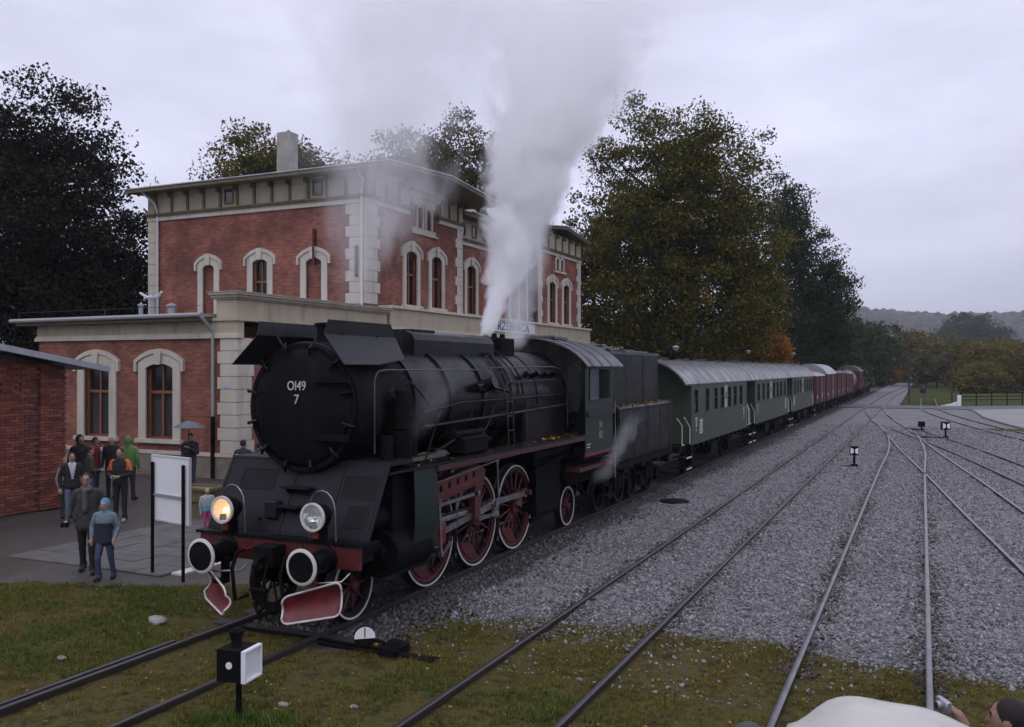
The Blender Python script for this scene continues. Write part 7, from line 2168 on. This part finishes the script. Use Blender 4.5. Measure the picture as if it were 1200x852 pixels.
indicator('white arrowed point indicator on a post beside the straight track', -2.38, 36.73, -.08, .80, .33, 6)
indicator('white faced point indicator standing between the sidings', 1.14, 53.9, -.08, .90, .42, 10)
indicator('low black point indicator without white face near the crossing', -.05, 60.2, -.08, .55, .32, 20, low=True)
for i, (x0, y0, x1, y1, lab) in enumerate(((.75, 53.6, -.1, 55.3, 'black point rod lying beside the white faced indicator'), (-.2, 60.4, -.9, 61.2, 'black point rod lying beside the low indicator'))):
    mb = MB(); mb.box(min(x0, x1), max(x0, x1), y0 - .04, y0 + .04, -.1, .0); mb.cyl((x0, y0, -.02), (x1, y0 + .1, .02), .03, n=8)
    tag(mb.build('point_rod', M_DSTEEL), lab, 'rod')
# manhole lid in the gravel
mb = MB(); x, y = post_pt(790, 585); mb.lathe((x, y, -.12), (0, 0, 1), [(0, .42), (.08, .42), (.1, .36), (.1, 0)], 24); tag(mb.build('manhole_lid', M_SOOT, smooth=35), 'black round manhole lid in the gravel beside the coaches', 'manhole')

# gauge frame over the siding
gf = thing('gauge_frame', (.8, 112, -.1), 'tall thin rusty loading gauge frame over the siding beyond the crossing', 'gantry')
M_RUST = mat('rusty_iron', (.05, .035, .03), (.03, .024, .022), scale=5, rough=.8)
gx0, gx1, gy, gz = -1.4, 3.0, 112.0, 5.2
for gx in (gx0, gx1):
    mb = MB(); mb.box(gx - .09, gx + .09, gy - .09, gy + .09, -.4, gz); mb.build('post', M_RUST, gf)
mb = MB(); mb.box(gx0 - .5, gx1 + .12, gy - .06, gy + .06, gz, gz + .16); mb.build('cross_beam', M_RUST, gf)
for (xa, za, xb, zb) in ((gx1, gz - 1.6, gx1 - 1.5, gz), (gx0, gz - 1.6, gx0 + 1.3, gz)):
    mb = MB(); mb.tube([(xa, gy, za), (xb, gy, zb)], .05, 6); mb.build('brace', M_RUST, gf)
mb = MB(); mb.tube([(gx1 - .55, gy, gz), (gx1 - .55, gy, 2.7), (gx1 - .1, gy, 2.0)], .035, 6); mb.build('gauge_arm', M_RUST, gf)
# white crossing post with ramp
cp = thing('crossing_marker', (3.35, 99.6, -.1), 'white painted concrete post and kerb at the level crossing', 'marker')
mb = MB(); mb.bbox(3.15, 3.5, 99.4, 99.7, -.3, 1.05, .04); mb.build('post', M_BOARD, cp)
mb = MB(); mb.prism([(1.5, -.05), (3.15, -.05), (3.15, .45), (2.6, .22)], lambda a, b, c: (a, 99.4 + c, b), 0, .25); mb.build('kerb_ramp', M_BOARD, cp, fix=True)
# fence behind the yard
fe = thing('yard_fence', (14, 118, 0), 'low dark rail fence along the back of the yard', 'fence')
for k in range(24):
    fx = 3.6 + k * 1.5; fy = 104 + k * 1.15
    mb = MB(); mb.box(fx - .05, fx + .05, fy - .05, fy + .05, -.3, 1.25); mb.build('post', M_SOOT, fe)
for z in (.45, .8, 1.15):
    mb = MB(); mb.tube([(3.6, 104, z), (3.6 + 23 * 1.5, 104 + 23 * 1.15, z)], .04, 5); mb.build('rail', M_SOOT, fe)
# grass bank before the yard
height_sheet('bank', 3.7, 40, 70, 58, 64, 20, lambda X, Y: -.5 + .55 * np.exp(-((Y - (61.5 - (X - 5.5) * .55)) / 1.2) ** 2) + .05 * vnoise(X, Y, .4, 12), M_VERGE)
# red roofed house among the far trees
x, y = at(1190, 230)
ho = thing('house', (x, y, 0), 'small house with reddish roof half hidden among the far trees', 'building')
mb = MB(); mb.box(x - 6, x + 6, y - 4, y + 4, -.3, 4.2); mb.build('wall', M_BAND, ho)
mb = MB(); mb.prism([(-4.8, 4.1), (4.8, 4.1), (0, 8.2)], lambda a, b, c: (x + c, y + a, b), -6.5, 6.5); mb.build('roof', mat('tile_roof', (.16, .06, .045), (.10, .045, .035), scale=2, rough=.8), ho, fix=True)
for k in (-3, 0, 3):
    mb = MB(); mb.box(x + k - .6, x + k + .6, y - 4.02, y - 3.98, 1.4, 2.9); mb.build('window', M_GLASS, ho)
# station lamps behind the coaches
for i, (u, D, h_, lab) in enumerate(((792, 46, 4.85, 'platform lamp with pale shade behind the first coach'), (877, 64, 5.0, 'platform lamp with pale shade behind the second coach'), (930, 86, 5.2, 'platform lamp with pale shade near the goods vans'))):
    x, y = at(u, D)
    la = thing('platform_lamp', (x, y, 0), lab, 'lamp', 'lamps along the platform')
    mb = MB(); mb.tube([(x, y, 0), (x, y, 1.0), (x, y, h_ - .2)], [.07, .05, .035], 8); mb.build('post', M_SOOT, la)
    mb = MB(); mb.lathe((x, y, h_ - .25), (0, 0, 1), [(0, .06), (.18, .17), (.21, .18), (.24, .15), (.28, .04), (.3, .01)], 16); mb.build('lamp_shade', mat('lamp_white', (.26, .27, .29), rough=.4), la, smooth=40)
# twin flood lights on the low roof
fl = thing('flood_light', (-29.9, 28.5, 5.7), 'twin armed flood light on a pole above the low station roof', 'lamp')
mb = MB(); mb.cyl((-29.9, 28.5, 5.7), (-29.9, 28.5, 6.85), .09, n=10); mb.build('post', M_PIPEG, fl)
for s in (-1, 1):
    mb = MB(); mb.tube([(-29.9, 28.5, 6.8), (-29.9 + s * .3, 28.4, 6.75), (-29.9 + s * .62, 28.3, 6.95)], [.05, .07, .05], 8); mb.build('lamp_head', M_PIPE, fl, smooth=50)

# white tarpaulin over a load on the track just below the viewer
x0, x1, y0, y1 = -.52, 1.9, 2.2, 3.95
nx, ny = 90, 60
U = np.linspace(0, 1, nx); W = np.linspace(0, 1, ny)
X, Y = np.meshgrid(U, W)
over = .34                                   # share of the sheet hanging down on each side
ex = np.clip((np.abs(X - .5) - .5 * (1 - over)) / (.5 * over), 0, 1); ey_ = np.clip((np.abs(Y - .5) - .5 * (1 - over)) / (.5 * over), 0, 1)
px_ = np.clip((X - .5) / (1 - over), -.5, .5) * (x1 - x0) + (x0 + x1) / 2
py_ = np.clip((Y - .5) / (1 - over), -.5, .5) * (y1 - y0) + (y0 + y1) / 2
ed = np.maximum(ex, ey_)
fold = np.sin((X * 23 + Y * 9) * 1.7) * .05 + np.sin(Y * 41 + X * 7) * .03
px_ = px_ + np.sign(X - .5) * ex * (.10 + fold * 1.1) ; py_ = py_ + np.sign(Y - .5) * ey_ * (.10 + fold * 1.1)
top = 2.332 + .012 * np.abs(np.sin(px_ * 6.5 + 2.2 * np.sin(py_ * 2.1))) + .01 * np.sin(px_ * 17 + py_ * 5) - .12 * np.exp(-((px_ - x0) / .13) ** 2) - .035 * (px_ + .2).clip(0) + .018 * vnoise(px_, py_, .9, 50) + .012 * np.sin(px_ * 9 + 4 * py_)
Z = top - 2.0 * ed ** 1.3 * .72 - .10 * (1 - np.exp(-4 * ed))
# round the shoulders
V = np.stack([px_, py_, Z], -1).reshape(-1, 3)
I, J = np.meshgrid(np.arange(nx - 1), np.arange(ny - 1)); a = (J * nx + I).ravel()
M_TARP = mat('tarpaulin', (.50, .49, .44), (.42, .41, .37), scale=5, rough=.7, bump=.25, bscale=9)
ta = np_mesh('tarpaulin', V, np.stack([a, a + 1, a + nx + 1, a + nx], -1), M_TARP, smooth=True)
tag(ta, 'crumpled off white tarpaulin draped over a load on the track', 'tarpaulin')
lo = thing('flat_trolley', (.64, 3.0, 0), 'dark rail trolley loaded with crates under the off white tarpaulin', 'trolley')
mb = MB(); mb.box(-.38, 1.75, 2.3, 3.85, .55, 2.0); mb.build('load', M_SOOT, lo)
mb = MB(); mb.box(-1.7, .4, 1.9, 4.1, .35, .5); mb.box(.4, 1.9, 2.2, 3.9, .35, .5); mb.build('deck', M_SLEEPER, lo)
for yy in (2.5, 3.6):
    for xx in (-.68 - .75, -.68 + .75):
        mb = MB(); mb.cyl((xx - .05, yy, .2), (xx + .05, yy, .2), .2, n=20); mb.build('wheel', M_DSTEEL, lo)
# ------------------------------------------------------------------ steam and haze
def steam(name, label, base, dirv, zmax, r0, grow, dens, nscale, thr, soft=.35, seed=0.0, fade_top=3.0, aniso=.3, fade_in=.15):
    """a leaning, widening column: density falls off from its axis and is broken up by noise.
    base: foot of the column, dirv: metres moved in x, y for each metre up, zmax: height"""
    bx, by, bz = base
    mb = MB(); n = 20; k = 14; vs = []
    for j in range(k + 1):
        h = zmax * j / k
        r = (r0 + grow * h) * 1.45
        for i in range(n):
            a = 2 * pi * i / n
            vs.append((bx + dirv[0] * h + r * math.cos(a), by + dirv[1] * h + r * math.sin(a), bz + h))
    fs = [(j * n + i, j * n + (i + 1) % n, (j + 1) * n + (i + 1) % n, (j + 1) * n + i) for j in range(k) for i in range(n)]
    fs += [tuple(range(n - 1, -1, -1)), tuple(range(k * n, (k + 1) * n))]
    mb.add(vs, fs)
    m = bpy.data.materials.new(name + '_volume'); m.use_nodes = True
    nt = m.node_tree; N_, L_ = nt.nodes, nt.links
    for x in list(N_):
        if x.type == 'BSDF_PRINCIPLED': N_.remove(x)
    out = [x for x in N_ if x.type == 'OUTPUT_MATERIAL'][0]
    pv = N_.new('ShaderNodeVolumePrincipled'); pv.inputs['Color'].default_value = (.99, .99, .99, 1); pv.inputs['Anisotropy'].default_value = aniso
    L_.new(pv.outputs[0], out.inputs['Volume'])

    def M_(op, a, b=None, c=None, clamp=False):
        q = N_.new('ShaderNodeMath'); q.operation = op; q.use_clamp = clamp
        for i, v in enumerate((a, b, c)):
            if v is None: continue
            if isinstance(v, (int, float)): q.inputs[i].default_value = v
            else: L_.new(v, q.inputs[i])
        return q.outputs[0]
    tc = N_.new('ShaderNodeTexCoord'); sp = N_.new('ShaderNodeSeparateXYZ'); L_.new(tc.outputs['Object'], sp.inputs[0])
    X, Y, Z = sp.outputs
    ax = M_('SUBTRACT', X, M_('MULTIPLY', Z, dirv[0])); ay = M_('SUBTRACT', Y, M_('MULTIPLY', Z, dirv[1]))
    dist = M_('SQRT', M_('ADD', M_('MULTIPLY', ax, ax), M_('MULTIPLY', ay, ay)))
    rad = M_('MULTIPLY_ADD', Z, grow, r0)
    q = M_('SUBTRACT', 1.0, M_('DIVIDE', dist, rad))
    # noise stretched with the column's width
    mpn = N_.new('ShaderNodeMapping'); mpn.inputs['Location'].default_value = (seed * 3.1, seed * 1.7, seed * 5.3); mpn.inputs['Scale'].default_value = (1, 1, .75); L_.new(tc.outputs['Object'], mpn.inputs['Vector'])
    nz = N_.new('ShaderNodeTexNoise'); nz.inputs['Scale'].default_value = nscale; nz.inputs['Detail'].default_value = 6; nz.inputs['Roughness'].default_value = .62; nz.inputs['Distortion'].default_value = .8
    L_.new(mpn.outputs[0], nz.inputs['Vector'])
    v = M_('ADD', q, M_('MULTIPLY', M_('SUBTRACT', nz.outputs['Fac'], .5), thr))
    mr = N_.new('ShaderNodeMapRange'); mr.interpolation_type = 'SMOOTHSTEP'; mr.inputs['From Min'].default_value = .05; mr.inputs['From Max'].default_value = .05 + soft
    L_.new(v, mr.inputs['Value'])
    thin = M_('DIVIDE', r0 + grow * 1.2, M_('ADD', rad, r0))
    d = M_('MULTIPLY', mr.outputs[0], M_('MULTIPLY', thin, dens))
    fo = N_.new('ShaderNodeMapRange'); fo.interpolation_type = 'SMOOTHSTEP'; fo.inputs['From Min'].default_value = zmax - .05; fo.inputs['From Max'].default_value = zmax - fade_top
    L_.new(Z, fo.inputs['Value'])
    fi = N_.new('ShaderNodeMapRange'); fi.interpolation_type = 'SMOOTHSTEP'; fi.inputs['From Min'].default_value = 0.0; fi.inputs['From Max'].default_value = fade_in
    L_.new(Z, fi.inputs['Value'])
    L_.new(M_('MULTIPLY', M_('MULTIPLY', d, fo.outputs[0]), fi.outputs[0]), pv.inputs['Density'])
    o = mb.build(name, m, None, origin=base)
    tag(o, label, 'steam', kind='stuff')
    return o


steam('steam_plume', 'thick white steam column blowing up from the safety valves', (TX + .0, 17.05, 4.38), (.04, .56), 11.0, .10, .27, 9.0, 1.0, 2.9, soft=.4, seed=4.0, fade_top=8.0, fade_in=.1)
steam('steam_plume', 'thinner steam rising right behind the valve box before the cab', (TX + .1, 18.25, 4.05), (.0, .20), 6.0, .25, .20, 2.6, 1.2, 2.2, soft=.6, seed=2.3, fade_top=3.5, fade_in=.3)
steam('steam_plume', 'faint steam veil drifting up from the chimney across the station roof', (TX + .0, 11.9, 4.4), (-.05, .42), 11.0, .3, .40, 1.3, .9, 3.2, soft=.9, seed=3.9, fade_top=3.0, fade_in=2.0)
steam('steam_plume', 'small steam wisp curling beside the smokebox and pump', (TX + 1.2, 11.9, 2.5), (.05, .95), 1.5, .22, .25, .33, 2.4, 2.2, soft=.6, seed=5.1, fade_top=.9, fade_in=.4)
steam('steam_plume', 'steam leaking low under the cab beside the tender', (TX + 1.35, 20.2, .9), (.1, 1.4), 1.9, .22, .16, 1.5, 2.2, 2.4, soft=.6, seed=6.7, fade_top=1.0, fade_in=.4)

hz = MB(); hz.box(-2600, 2600, -400, 4300, -4.5, 150)
m = bpy.data.materials.new('haze_volume'); m.use_nodes = True
nt = m.node_tree
for x in list(nt.nodes):
    if x.type == 'BSDF_PRINCIPLED': nt.nodes.remove(x)
out = [x for x in nt.nodes if x.type == 'OUTPUT_MATERIAL'][0]
pv = nt.nodes.new('ShaderNodeVolumePrincipled'); pv.inputs['Color'].default_value = (.86, .91, 1.0, 1); pv.inputs['Density'].default_value = .00021; pv.inputs['Anisotropy'].default_value = .2
nt.links.new(pv.outputs[0], out.inputs['Volume'])
tag(hz.build('haze', m), 'pale damp haze filling the air', 'haze', kind='stuff')
